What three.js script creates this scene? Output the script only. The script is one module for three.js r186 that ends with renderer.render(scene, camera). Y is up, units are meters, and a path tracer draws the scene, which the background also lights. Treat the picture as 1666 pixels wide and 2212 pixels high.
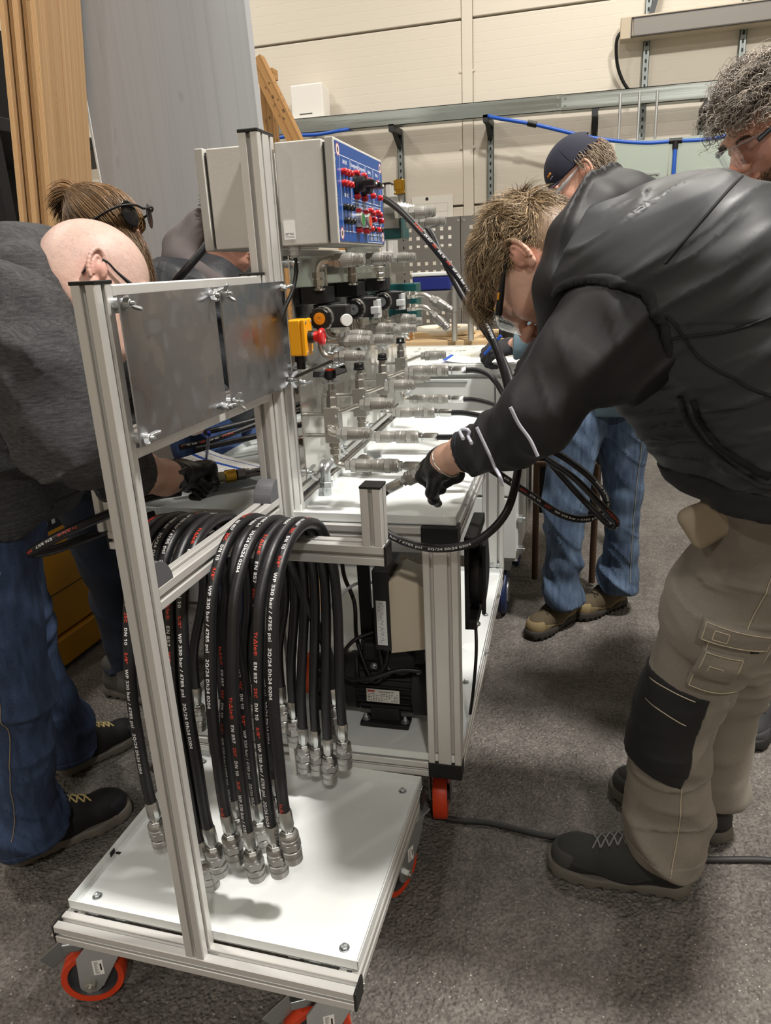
import * as THREE from 'three';
import { mergeGeometries, toCreasedNormals } from 'three/addons/utils/BufferGeometryUtils.js';
import { RoundedBoxGeometry } from 'three/addons/geometries/RoundedBoxGeometry.js';
import { RectAreaLightUniformsLib } from 'three/addons/lights/RectAreaLightUniformsLib.js';

// ---------- camera, lights, exposure ----------
const scene = new THREE.Scene();
scene.background = new THREE.Color(0x0b0b0c);
const camera = new THREE.PerspectiveCamera(69.36, 1666 / 2212, 0.05, 60);
camera.position.set(0, 1.4, 0);
camera.quaternion.setFromRotationMatrix(new THREE.Matrix4().makeBasis(
  new THREE.Vector3(0.963009, -0.046306, -0.26546), new THREE.Vector3(-0.041547, 0.94783, -0.316057), new THREE.Vector3(0.266246, 0.315395, 0.910845)));
const renderer = new THREE.WebGLRenderer({ antialias: true });
renderer.toneMapping = THREE.LinearToneMapping;
renderer.toneMappingExposure = 1.0;
renderer.shadowMap.enabled = true;
RectAreaLightUniformsLib.init();
const HALL_TOP = 5.6;
// high-bay fittings: [x, z, luminance]
const BAYS = [[1.35, -1.25, 235], [-3.1, -1.6, 62], [1.35, 2.9, 95], [-3.1, 2.9, 52], [0.2, -4.6, 60], [-3.6, -4.7, 40], [5.2, -2.2, 45]];
const BAY_SIZE = 0.36, BAY_Y = 5.0, GAIN = 3.25;

// ---------- small helpers ----------
const V = (x, y, z) => new THREE.Vector3(x, y, z);
const used = {};
const numbered = (n) => { const k = used[n] = (used[n] ?? -1) + 1; return k ? n + '_' + String(k).padStart(3, '0') : n; };
let rs = 12345;
const rnd = () => { rs = (rs + 0x6d2b79f5) | 0; let t = Math.imul(rs ^ (rs >>> 15), 1 | rs); t = (t + Math.imul(t ^ (t >>> 7), 61 | t)) ^ t; return ((t ^ (t >>> 14)) >>> 0) / 4294967296; };
const rr = (a, b) => a + (b - a) * rnd();
const clamp = (x, a, b) => Math.min(b, Math.max(a, x));
const smooth = (a, b, x) => { const t = clamp((x - a) / (b - a), 0, 1); return t * t * (3 - 2 * t); };
// value noise
const hash3 = (x, y, z) => { let h = Math.imul(x, 374761393) ^ Math.imul(y, 668265263) ^ Math.imul(z, 2147483647 - 61); h = Math.imul(h ^ (h >>> 13), 1274126177); return ((h ^ (h >>> 16)) >>> 0) / 4294967296; };
function noise3(x, y, z) {
  const X = Math.floor(x), Y = Math.floor(y), Z = Math.floor(z), fx = x - X, fy = y - Y, fz = z - Z;
  const u = fx * fx * (3 - 2 * fx), v = fy * fy * (3 - 2 * fy), w = fz * fz * (3 - 2 * fz);
  const L = (a, b, t) => a + (b - a) * t;
  return L(L(L(hash3(X, Y, Z), hash3(X + 1, Y, Z), u), L(hash3(X, Y + 1, Z), hash3(X + 1, Y + 1, Z), u), v),
    L(L(hash3(X, Y, Z + 1), hash3(X + 1, Y, Z + 1), u), L(hash3(X, Y + 1, Z + 1), hash3(X + 1, Y + 1, Z + 1), u), v), w) * 2 - 1;
}
// the second cart stands slightly turned: its own frame
const TH = 0.035, PV = [-0.263, -1.424];
function toW(x, y, z) { const c = Math.cos(TH), s = Math.sin(TH), a = x - PV[0], b = z - PV[1]; return [PV[0] + a * c + b * s, y, PV[1] - a * s + b * c]; }

function prep(g) { const n = g.index ? g.toNonIndexed() : g; for (const k of Object.keys(n.attributes)) if (!['position', 'normal', 'uv', 'color'].includes(k)) n.deleteAttribute(k); if (!n.attributes.uv) n.setAttribute('uv', new THREE.BufferAttribute(new Float32Array(n.attributes.position.count * 2), 2)); return n; }
const join = (list) => { list = list.flat(9).filter(Boolean).map(prep); return list.length > 1 ? mergeGeometries(list, false) : list[0]; };
function thing(name, label, category, base, o = {}) {
  const g = new THREE.Group(); g.name = numbered(name); g.userData = { label, category };
  if (o.group) g.userData.group = o.group;
  g.position.set(...(o.m ? toW(...base) : base)); if (o.m) g.rotation.y = TH;
  g.base = base; scene.add(g); return g;
}
function part(name, geos, mat, parent, label) {
  const g = join([geos]); let p = parent; while (p && !p.base) p = p.parent;
  if (p) g.translate(-p.base[0], -p.base[1], -p.base[2]);
  const m = new THREE.Mesh(g, mat); m.name = numbered(name); m.castShadow = m.receiveShadow = true;
  if (label) m.userData.label = label;
  parent.add(m); return m;
}
function single(name, label, category, geos, mat, o = {}) {
  const m = new THREE.Mesh(join([geos]), mat); m.name = numbered(name); m.userData = { label, category }; if (o.group) m.userData.group = o.group;
  if (o.m) { m.position.set(...toW(0, 0, 0)); m.rotation.y = TH; }
  m.castShadow = m.receiveShadow = true; scene.add(m); return m;
}
function struct(name, geos, mat) { const m = new THREE.Mesh(join([geos]), mat); m.name = numbered(name); m.userData = { kind: 'structure' }; m.castShadow = m.receiveShadow = true; scene.add(m); return m; }
// ---------- geometry helpers ----------
const bx = (x0, x1, y0, y1, z0, z1, r = 0) => { const w = Math.abs(x1 - x0), h = Math.abs(y1 - y0), d = Math.abs(z1 - z0); const g = r ? new RoundedBoxGeometry(w, h, d, 2, Math.min(r, w / 2.01, h / 2.01, d / 2.01)) : new THREE.BoxGeometry(w, h, d); return g.translate((x0 + x1) / 2, (y0 + y1) / 2, (z0 + z1) / 2); };
const UP = V(0, 1, 0);
function along(g, a, b) { const d = b.clone().sub(a); return g.applyQuaternion(new THREE.Quaternion().setFromUnitVectors(UP, d.clone().normalize())).translate(a.x, a.y, a.z); }
// cylinder from a to b
function rod(a, b, r0, r1 = r0, seg = 16, open = false) { const L = a.distanceTo(b); return along(new THREE.CylinderGeometry(r1, r0, L, seg, 1, open).translate(0, L / 2, 0), a, b); }
// lathe profile [[radius, height]...] placed from a towards direction
function lathe(pts, a, dir, seg = 24) { const g = toCreasedNormals(new THREE.LatheGeometry(pts.map((p) => new THREE.Vector2(Math.max(p[0], 1e-5), p[1])), seg), 0.6); return along(g, a, a.clone().add(dir)); }
const hexa = (a, b, r) => { const L = a.distanceTo(b), c = L * 0.08; return toCreasedNormals(along(new THREE.LatheGeometry([[0, 0], [r * 0.93, 0], [r, c], [r, L - c], [r * 0.93, L], [0, L]].map((p) => new THREE.Vector2(Math.max(p[0], 1e-5), p[1])), 6), a, b), 0.3); };
const curve = (pts) => new THREE.CatmullRomCurve3(pts.map((p) => Array.isArray(p) ? V(...p) : p), false, 'centripetal');
// tube with uv = (metres along, 0..1 around); v = 0.5 faces `face`
function tube(c, r, o = {}) {
  const n = o.n ?? Math.max(8, Math.ceil(c.getLength() / 0.012)), m = o.m ?? 14, pos = [], nor = [], uv = [], idx = [];
  const P = c.getSpacedPoints(n); let nrm = null, len = 0; const rad = typeof r === 'function' ? r : () => r;
  for (let i = 0; i <= n; i++) {
    const t = P[Math.min(i + 1, n)].clone().sub(P[Math.max(i - 1, 0)]).normalize();
    if (i) len += P[i].distanceTo(P[i - 1]);
    if (!nrm || o.lock) { nrm = (o.face ?? V(0.27, 0.3, 0.9)).clone(); } nrm.addScaledVector(t, -nrm.dot(t)).normalize();
    const bi = t.clone().cross(nrm), R = rad(i / n);
    for (let j = 0; j <= m; j++) {
      const a = (j / m - 0.5) * Math.PI * 2, cx = Math.cos(a), sx = -Math.sin(a);
      const nx = nrm.x * cx + bi.x * sx, ny = nrm.y * cx + bi.y * sx, nz = nrm.z * cx + bi.z * sx;
      pos.push(P[i].x + nx * R, P[i].y + ny * R, P[i].z + nz * R); nor.push(nx, ny, nz); uv.push(len + (o.u0 ?? 0), j / m);
    }
  }
  const w = m + 1;
  for (let i = 0; i < n; i++) for (let j = 0; j < m; j++) { const a = i * w + j, b = a + w; idx.push(a, b, a + 1, a + 1, b, b + 1); }
  if (!o.open) for (const [i, s] of [[0, -1], [n, 1]]) {
    const t = s > 0 ? P[n].clone().sub(P[n - 1]).normalize() : P[0].clone().sub(P[1]).normalize(), k = pos.length / 3;
    pos.push(P[i].x, P[i].y, P[i].z); nor.push(t.x, t.y, t.z); uv.push(0, 0);
    for (let j = 0; j <= m; j++) { const q = (i * w + j) * 3; pos.push(pos[q], pos[q + 1], pos[q + 2]); nor.push(t.x, t.y, t.z); uv.push(0, 0); }
    for (let j = 0; j < m; j++) (s > 0) ? idx.push(k, k + 2 + j, k + 1 + j) : idx.push(k, k + 1 + j, k + 2 + j);
  }
  const g = new THREE.BufferGeometry();
  g.setAttribute('position', new THREE.Float32BufferAttribute(pos, 3)); g.setAttribute('normal', new THREE.Float32BufferAttribute(nor, 3)); g.setAttribute('uv', new THREE.Float32BufferAttribute(uv, 2)); g.setIndex(idx); return g;
}
// T-slot profile, cross section w x d (multiples of 40 mm slots), from y0 to y1 on axis
function slotShape(w, d) {
  const s = new THREE.Shape(), side = (n, len) => { const out = []; const k = Math.round(len / 0.04); for (let i = 0; i < k; i++) { const c = (i + 0.5) * len / k; out.push([c - 0.0052, 0], [c - 0.0041, 0.0013], [c - 0.0041, 0.005], [c - 0.0085, 0.005], [c - 0.0085, 0.0075], [c - 0.0045, 0.0115], [c + 0.0045, 0.0115], [c + 0.0085, 0.0075], [c + 0.0085, 0.005], [c + 0.0041, 0.005], [c + 0.0041, 0.0013], [c + 0.0052, 0]); } return out; };
  const hw = w / 2, hd = d / 2, c = 0.0018, P = [];
  P.push([-hw + c, -hd]); for (const [a, b] of side(0, w)) P.push([-hw + a, -hd + b]); P.push([hw - c, -hd], [hw, -hd + c]);
  for (const [a, b] of side(0, d)) P.push([hw - b, -hd + a]); P.push([hw, hd - c], [hw - c, hd]);
  for (const [a, b] of side(0, w)) P.push([hw - a, hd - b]); P.push([-hw + c, hd], [-hw, hd - c]);
  for (const [a, b] of side(0, d)) P.push([-hw + b, hd - a]); P.push([-hw, -hd + c]);
  P.forEach((p, i) => i ? s.lineTo(...p) : s.moveTo(...p)); return s;
}
function profile(x0, x1, y0, y1, z0, z1, axis) {
  const w = x1 - x0, h = y1 - y0, d = z1 - z0; let g;
  const ext = (sx, sy, L) => toCreasedNormals(new THREE.ExtrudeGeometry(slotShape(sx, sy), { depth: L, bevelEnabled: false, steps: 1 }).translate(0, 0, -L / 2), 0.5);
  if (axis === 'y') g = ext(w, d, h).rotateX(Math.PI / 2); else if (axis === 'x') g = ext(d, h, w).rotateY(Math.PI / 2); else g = ext(w, h, d);
  return g.translate((x0 + x1) / 2, (y0 + y1) / 2, (z0 + z1) / 2);
}
// bolt head / nut dome
const bolt = (p, d, r = 0.0065, h = 0.006) => [lathe([[0, 0], [r * 1.5, 0], [r * 1.5, 0.0015], [r * 1.1, 0.0015]], p, d, 16), hexa(p.clone().addScaledVector(d, 0.0012), p.clone().addScaledVector(d, h), r), lathe([[r * 0.8, 0], [r * 0.62, r * 0.45], [0, r * 0.7]], p.clone().addScaledVector(d, h), d, 12)];
// wing nut standing on p, axis d, wings turned by ang
function wingnut(p, d, ang, s = 1) {
  const q = new THREE.Quaternion().setFromUnitVectors(UP, d), out = [];
  out.push(new THREE.CylinderGeometry(0.0085 * s, 0.0085 * s, 0.0015 * s, 18).translate(0, 0.0008 * s, 0), new THREE.LatheGeometry([[0.0068, 0.0015], [0.006, 0.009], [0.0035, 0.0095]].map((a) => new THREE.Vector2(a[0] * s, a[1] * s)), 14), new THREE.CylinderGeometry(0.003 * s, 0.003 * s, 0.017 * s, 10).translate(0, 0.0085 * s, 0));
  for (const k of [1, -1]) {
    const sh = new THREE.Shape(); sh.moveTo(0.004 * s, 0.001 * s); sh.lineTo(0.013 * s, 0.006 * s); sh.quadraticCurveTo(0.0205 * s, 0.011 * s, 0.0185 * s, 0.0175 * s); sh.quadraticCurveTo(0.015 * s, 0.0185 * s, 0.0125 * s, 0.0145 * s); sh.quadraticCurveTo(0.009 * s, 0.01 * s, 0.004 * s, 0.0085 * s);
    const g = new THREE.ExtrudeGeometry(sh, { depth: 0.003 * s, bevelEnabled: true, bevelSize: 0.0006 * s, bevelThickness: 0.0006 * s, bevelSegments: 1, curveSegments: 6 }).translate(0, 0, -0.0015 * s); if (k < 0) g.rotateY(Math.PI); out.push(g);
  }
  return out.map((g) => prep(g).rotateY(ang).applyQuaternion(q).translate(p.x, p.y, p.z));
}
// ---------- textures & materials ----------
function tex(w, h, draw, o = {}) {
  const c = document.createElement('canvas'); c.width = w; c.height = h; const x = c.getContext('2d'); draw(x, w, h);
  const t = new THREE.CanvasTexture(c); t.wrapS = t.wrapT = THREE.RepeatWrapping; if (!o.data) t.colorSpace = THREE.SRGBColorSpace; if (o.rep) t.repeat.set(...o.rep); t.anisotropy = 8; return t;
}
function grain(w, h, f, o = {}) { // f(u,v) -> [r,g,b] or grey 0..255
  return tex(w, h, (x) => { const im = x.createImageData(w, h), d = im.data; for (let j = 0, k = 0; j < h; j++) for (let i = 0; i < w; i++, k += 4) { const c = f(i, j); if (c.length) { d[k] = c[0]; d[k + 1] = c[1]; d[k + 2] = c[2]; } else d[k] = d[k + 1] = d[k + 2] = c; d[k + 3] = 255; } x.putImageData(im, 0, 0); }, o);
}
// periodic noise on a tile
function pnoise(i, j, w, h, cx, cy, s) { const x = i / w * cx, y = j / h * cy, X = Math.floor(x), Y = Math.floor(y), fx = x - X, fy = y - Y, u = fx * fx * (3 - 2 * fx), v = fy * fy * (3 - 2 * fy), H = (a, b) => hash3(((a % cx) + cx) % cx, ((b % cy) + cy) % cy, s); return (H(X, Y) * (1 - u) + H(X + 1, Y) * u) * (1 - v) + (H(X, Y + 1) * (1 - u) + H(X + 1, Y + 1) * u) * v; }
const std = (color, roughness, metalness = 0, o = {}) => new THREE.MeshStandardMaterial({ color, roughness, metalness, ...o });
const phys = (color, roughness, metalness = 0, o = {}) => new THREE.MeshPhysicalMaterial({ color, roughness, metalness, ...o });
const fineBump = grain(256, 256, (i, j) => 255 * hash3(i, j, 5), { data: true });
const cloud = grain(256, 256, (i, j) => 255 * (0.5 * pnoise(i, j, 256, 256, 6, 6, 1) + 0.3 * pnoise(i, j, 256, 256, 17, 17, 2) + 0.2 * pnoise(i, j, 256, 256, 60, 60, 3)), { data: true });
const orange = grain(256, 256, (i, j) => 255 * (0.7 * pnoise(i, j, 256, 256, 64, 64, 11) + 0.3 * pnoise(i, j, 256, 256, 128, 128, 12)), { data: true });
const rep = (t, a, b) => { const k = t.clone(); k.repeat.set(a, b); k.needsUpdate = true; return k; };
const MT = {
  alu: std(0xd6d5d2, 0.42, 0.5), aluDark: std(0x9b9994, 0.45, 0.7), zinc: std(0xc6cacc, 0.3, 0.85), steel: std(0xb4b2ac, 0.35, 0.85),
  nickel: std(0xa3a19c, 0.42, 0.6), nickelShiny: std(0xc9c6be, 0.28, 0.85), blackPl: std(0x0d0d0e, 0.42), blackMatt: std(0x101113, 0.7), greyPl: std(0x55565a, 0.45),
  white: phys(0xe2e6e5, 0.35, 0, { clearcoat: 0.25, clearcoatRoughness: 0.25 }), boxGrey: std(0xcfcdc6, 0.5, 0, { bumpMap: rep(orange, 6, 6), bumpScale: 0.0006 }),
  red: std(0xc81e22, 0.3), orangeRed: std(0xd43c16, 0.42), teal: std(0x0b4a4b, 0.35), gold: std(0xc59a3e, 0.25, 1), yellow: std(0xf2a70c, 0.35),
  rubber: std(0x17171a, 0.5), blue: std(0x0c4fb0, 0.4), cream: std(0xc9bda9, 0.45),
};
// ---------- hall ----------
{
  const W = 1024, sp = new Uint8Array(W * W); // floor speckle
  for (let k = 0; k < 3600; k++) { const x = rnd() * W | 0, y = rnd() * W | 0, s = rnd() < 0.1 ? 3 : rnd() < 0.4 ? 2 : 1, v = 60 + rnd() * 150; for (let a = 0; a < s; a++) for (let b = 0; b < s; b++) sp[((y + a) % W) * W + (x + b) % W] = v; }
  const col = grain(W, W, (i, j) => { const n = 0.3 * pnoise(i, j, W, W, 5, 5, 21) + 0.25 * pnoise(i, j, W, W, 40, 40, 22) + 0.6 * pnoise(i, j, W, W, 230, 230, 23); const s = sp[j * W + i]; const b = 66 + 58 * n + s * 0.45; return [b * 1.03, b * 0.985, b * 0.935]; }, { rep: [0.9, 0.9] });
  const bmp = grain(W, W, (i, j) => 255 * (0.55 * pnoise(i, j, W, W, 190, 190, 24) + 0.25 * pnoise(i, j, W, W, 70, 70, 25) + 0.2 * pnoise(i, j, W, W, 420, 420, 26)), { data: true, rep: [0.9, 0.9] });
  const fl = new THREE.BoxGeometry(13, 0.2, 13.5); const uv = fl.attributes.uv; for (let i = 0; i < uv.count; i++) uv.setXY(i, uv.getX(i) * 13, uv.getY(i) * 13.5);
  struct('floor', fl.translate(0.5, -0.1, 0.25), std(0xffffff, 0.82, 0, { map: col, bumpMap: bmp, bumpScale: 0.008 }));
}
const wallMat = std(0xd8d0c1, 0.7, 0, { bumpMap: grain(16, 64, (i, j) => (j % 32) < 3 ? 90 : 160, { data: true, rep: [1, 8] }), bumpScale: 0.0012 });
const wallSide = std(0xcfc4b0, 0.8);
const wb = struct('wall_back', bx(-6, 7, 0, HALL_TOP, -6.3, -6.06), wallSide);
{ // sandwich panels of the back wall, each a piece, with recessed joints
  const rows = [[0, 0.58], [0.59, 1.8], [1.81, 3.02], [3.03, 4.24], [4.25, 5.5]], cols = [[-5.9, -1.02], [-0.94, 2.9], [2.98, 6.9]];
  for (const [x0, x1] of cols) for (const [y0, y1] of rows) { const g = bx(x0, x1, y0 + 0.002, y1 - 0.002, -6.06, -6.0, 0.006), uv = g.attributes.uv; for (let i = 0; i < uv.count; i++) uv.setY(i, uv.getY(i) * (y1 - y0)); part('wall_panel', g, wallMat, wb); }
  for (const x of [-0.98, 2.94]) { part('joint_strip', [bx(x - 0.038, x + 0.038, 0, 5.5, -6.04, -5.99, 0.004)], wallMat, wb); }
  const sc = []; for (const x of [-1.03, -0.935]) for (let y = 1.2; y < 3.3; y += 0.5) sc.push(lathe([[0.012, 0], [0.01, 0.006], [0, 0.008]], V(x, y, -6.0), V(0, 0, 1), 10)); part('screw_heads', sc, wallMat, wb);
}
struct('wall_left', bx(-6.2, -6, 0, HALL_TOP, -6.3, 7), wallSide); struct('wall_right', bx(7, 7.2, 0, HALL_TOP, -6.3, 7), wallSide); struct('wall_front', bx(-6, 7, 0, HALL_TOP, 6.8, 7), wallSide);
struct('ceiling', bx(-6.2, 7.2, HALL_TOP, HALL_TOP + 0.2, -6.3, 7), std(0xd8d4cc, 0.85));
// high-bay lamps (above the frame)
{
  const face = std(0xffffff, 0.5, 0, { emissive: 0xfff7ee, emissiveIntensity: 4 }), body = std(0x2b2c2e, 0.5, 0.4);
  BAYS.forEach(([x, z, I], i) => {
    const t = thing('ceiling_lamp', ['round high-bay ceiling lamp above the red-booted tool cart', 'high-bay lamp over the plywood stack', 'high-bay lamp behind the camera on the right', 'high-bay lamp behind the camera on the left', 'high-bay lamp nearest the wall heater', 'high-bay lamp in the far left corner', 'high-bay lamp far out on the right'][i], 'lamp', [x, BAY_Y, z], { group: 'high-bay ceiling lamps' });
    const p = V(x, BAY_Y, z);
    part('lamp_housing', [lathe([[BAY_SIZE * 0.62, 0], [BAY_SIZE * 0.64, 0.02], [BAY_SIZE * 0.5, 0.07], [0.1, 0.1], [0.08, 0.2], [0, 0.21]], p, UP, 32), rod(V(x, BAY_Y + 0.2, z), V(x, HALL_TOP, z), 0.012)], body, t);
    part('diffuser', [lathe([[0, 0], [BAY_SIZE * 0.56, 0], [BAY_SIZE * 0.56, 0.02], [0, 0.02]], V(x, BAY_Y - 0.012, z), UP, 32)], face, t);
    const L = new THREE.RectAreaLight(0xfffaf3, I * GAIN, BAY_SIZE, BAY_SIZE); L.position.set(x, BAY_Y - 0.02, z); L.lookAt(x, 0, z); L.castShadow = true; scene.add(L);
  });
}
// ---------- things on and near the back wall ----------
{
  const galv = std(0xaeb6b2, 0.42, 0.75, { roughnessMap: rep(cloud, 0.5, 0.5) }), strutM = std(0x8f9694, 0.45, 0.8);
  const slotM = std(0xffffff, 0.5, 0.6, { map: tex(32, 64, (x) => { x.fillStyle = '#8f9694'; x.fillRect(0, 0, 32, 64); x.fillStyle = '#2a2c2d'; x.beginPath(); x.roundRect(8, 16, 16, 32, 8); x.fill(); }) });
  // slotted struts
  const struts = [[-1.49, 0.3, 2.36, 'slotted steel strut left of the wall joint under the beam'], [-0.81, 0.3, 2.36, 'slotted steel strut right of the wall joint under the beam'], [-0.08, 0.3, 2.33, 'slotted steel strut behind the navy cap'], [0.62, 0.3, 2.31, 'slotted steel strut beside the curly grey hair'], [0.235, 0.3, 4.4, 'long slotted strut passing behind the left half of the heater'], [0.83, 0.3, 4.4, 'long slotted strut passing behind the right end of the heater']];
  struts.forEach(([x, y0, y1, lab], i) => {
    const t = thing('wall_strut', lab, 'strut', [x, y0, -6]);
    const w = 0.021; part('channel', [bx(x - w, x - w + 0.003, y0, y1, -6, -5.96), bx(x + w - 0.003, x + w, y0, y1, -6, -5.96), bx(x - w, x + w, y0, y1, -6, -5.996), bx(x - w, x - 0.009, y0, y1, -5.963, -5.96), bx(x + 0.009, x + w, y0, y1, -5.963, -5.96)], strutM, t);
    const fg = bx(x - 0.012, x + 0.012, y0, y1, -5.9635, -5.9605), fu = fg.attributes.uv; for (let k = 0; k < fu.count; k++) fu.setXY(k, fu.getX(k), fu.getY(k) * (y1 - y0) / 0.05); part('slotted_web', fg, slotM, t);
    if (i < 4) part('bracket_arm', [bx(x - 0.02, x + 0.02, y1 - 0.045, y1, -5.96, -5.72), bx(x - 0.022, x + 0.022, y1 - 0.1, y1 - 0.02, -5.965, -5.945), along(new THREE.BoxGeometry(0.03, 0.2, 0.008).translate(0, 0.1, 0), V(x, y1 - 0.13, -5.95), V(x, y1 - 0.03, -5.78))], std(0x3b3d3f, 0.5, 0.6), t);
  });
  // beam (galvanised cable channel)
  const b = thing('channel_beam', 'long galvanised channel beam running along the back wall', 'beam', [-1, 2.4, -5.74]);
  const rr2 = (g) => g.applyMatrix4(new THREE.Matrix4().makeTranslation(1, -2.4, 5.74)).applyMatrix4(new THREE.Matrix4().makeRotationZ(-0.012)).translate(-1, 2.4, -5.74);
  part('beam_web', [bx(-4.2, -0.3, 2.345, 2.445, -5.73, -5.72), bx(-4.2, -0.3, 2.345, 2.349, -5.83, -5.72), bx(-4.2, -0.3, 2.441, 2.445, -5.83, -5.72)].map(rr2), galv, b);
  part('beam_web', [bx(-0.3, 4.2, 2.343, 2.443, -5.732, -5.722), bx(-0.3, 4.2, 2.343, 2.347, -5.83, -5.722), bx(-0.3, 4.2, 2.439, 2.443, -5.83, -5.722)].map(rr2), galv, b);
  const rv = []; for (const dx of [-0.025, 0.025]) for (const y of [2.375, 2.42]) rv.push(lathe([[0.008, 0], [0.006, 0.003], [0, 0.004]], V(-0.3 + dx, y, -5.72), V(0, 0, 1), 8)); part('rivets', rv.map(rr2), galv, b);
  // junction box
  const jb = thing('junction_box', 'white square junction box sitting on the channel beam', 'box', [-2.13, 2.49, -5.8]);
  part('box_body', bx(-2.255, -2.02, 2.47, 2.68, -5.95, -5.8, 0.008), std(0xe9e6df, 0.45), jb); part('box_lid', bx(-2.262, -2.013, 2.462, 2.69, -5.8, -5.77, 0.01), std(0xeeebe4, 0.45), jb);
  part('print_mark', bx(-2.2, -2.1, 2.49, 2.498, -5.772, -5.769), std(0x555555, 0.6), jb);
  // radiant heater
  const h = thing('wall_heater', 'long grey radiant strip heater high on the wall', 'heater', [0.5, 2.7, -5.9]);
  part('heater_case', [bx(0.06, 1.36, 2.74, 2.87, -5.95, -5.84, 0.006)], std(0xb7aa95, 0.55, 0.2), h); part('radiant_panel', bx(0.14, 1.32, 2.752, 2.853, -5.845, -5.832, 0.003), std(0x85817c, 0.6, 0.3), h);
  part('panel_frame', [bx(0.13, 1.33, 2.747, 2.752, -5.84, -5.828), bx(0.13, 1.33, 2.853, 2.858, -5.84, -5.828), bx(0.128, 0.134, 2.747, 2.858, -5.84, -5.828), bx(1.326, 1.332, 2.747, 2.858, -5.84, -5.828)], std(0x3a3733, 0.5), h);
  part('mount_arm', [along(new THREE.BoxGeometry(0.03, 0.33, 0.03).translate(0, 0.165, 0), V(0.25, 2.87, -5.9), V(0.33, 3.18, -5.95))], std(0x3c3e40, 0.5, 0.6), h); part('mount_arm', [along(new THREE.BoxGeometry(0.03, 0.3, 0.03).translate(0, 0.15, 0), V(0.84, 2.87, -5.9), V(0.95, 3.15, -5.95))], std(0x3c3e40, 0.5, 0.6), h);
  single('heater_cable', 'black cable hanging from the left end of the heater', 'cable', tube(curve([[0.08, 2.8, -5.86], [0.045, 2.76, -5.86], [0.05, 2.62, -5.9], [0.09, 2.52, -5.93], [0.14, 2.45, -5.95]]), 0.011), MT.blackPl);
  // air hose
  single('air_hose', 'blue compressed-air hose sagging below the channel beam', 'hose', [tube(curve([[-0.8, 2.355, -5.74], [-0.758, 2.335, -5.70], [-0.49, 2.27, -5.70], [-0.06, 2.145, -5.70], [0.25, 2.092, -5.70], [0.41, 2.088, -5.70], [0.69, 2.085, -5.70], [1.4, 2.2, -5.70]]), 0.0125), tube(curve([[0.44, 2.088, -5.69], [0.44, 1.9, -5.68], [0.44, 1.4, -5.68]]), 0.0125)], std(0x1b55b8, 0.4));
  single('air_hose', 'short visible length of blue air hose under the beam behind the timber', 'hose', tube(curve([[-2.7, 2.3, -5.7], [-2.3, 2.345, -5.7], [-2.03, 2.338, -5.7], [-1.85, 2.35, -5.7], [-1.75, 2.38, -5.85]]), 0.0125), std(0x1b55b8, 0.4));
  const ft = thing('hose_fitting', 'black tee fitting joining the two blue air hoses', 'fitting', [0.44, 2.09, -5.7]); part('tee', [rod(V(0.4, 2.089, -5.7), V(0.48, 2.088, -5.7), 0.018), rod(V(0.44, 2.09, -5.69), V(0.44, 2.04, -5.69), 0.018)], MT.blackPl, ft);
  const f2 = thing('hose_fitting', 'black straight fitting on the blue hose right of the wall joint', 'fitting', [-0.5, 2.28, -5.74]); part('coupler', rod(V(-0.52, 2.279, -5.7), V(-0.46, 2.262, -5.7), 0.02), MT.blackPl, f2);
  // grey-green sheet screen with rods
  const s = thing('sheet_screen', 'pale green sheet metal screen held by thin rods', 'screen', [0.8, 1.2, -5.7]);
  for (const [x0, x1] of [[0.06, 0.4], [0.405, 0.9], [0.905, 1.6]]) part('screen_sheet', bx(x0, x1, 0.9, 2.11, -5.7, -5.695), std(0xa9b5aa, 0.5, 0.35), s);
  for (const x of [0.08, 0.2, 0.31, 0.625, 0.735, 0.86]) { const r = part('hanger_rod', rod(V(x, 1.0, -5.68), V(x, 2.4, -5.72), 0.009, 0.009, 10), MT.zinc, s); part('clamp', [lathe([[0.012, 0], [0.009, 0.012], [0, 0.014]], V(x - 0.03, 1.9, -5.694), V(0, 0, 1), 10), lathe([[0.012, 0], [0.009, 0.012], [0, 0.014]], V(x + 0.03, 1.9, -5.694), V(0, 0, 1), 10), bx(x - 0.03, x + 0.03, 1.895, 1.905, -5.69, -5.685)], MT.zinc, r); }
}
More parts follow.
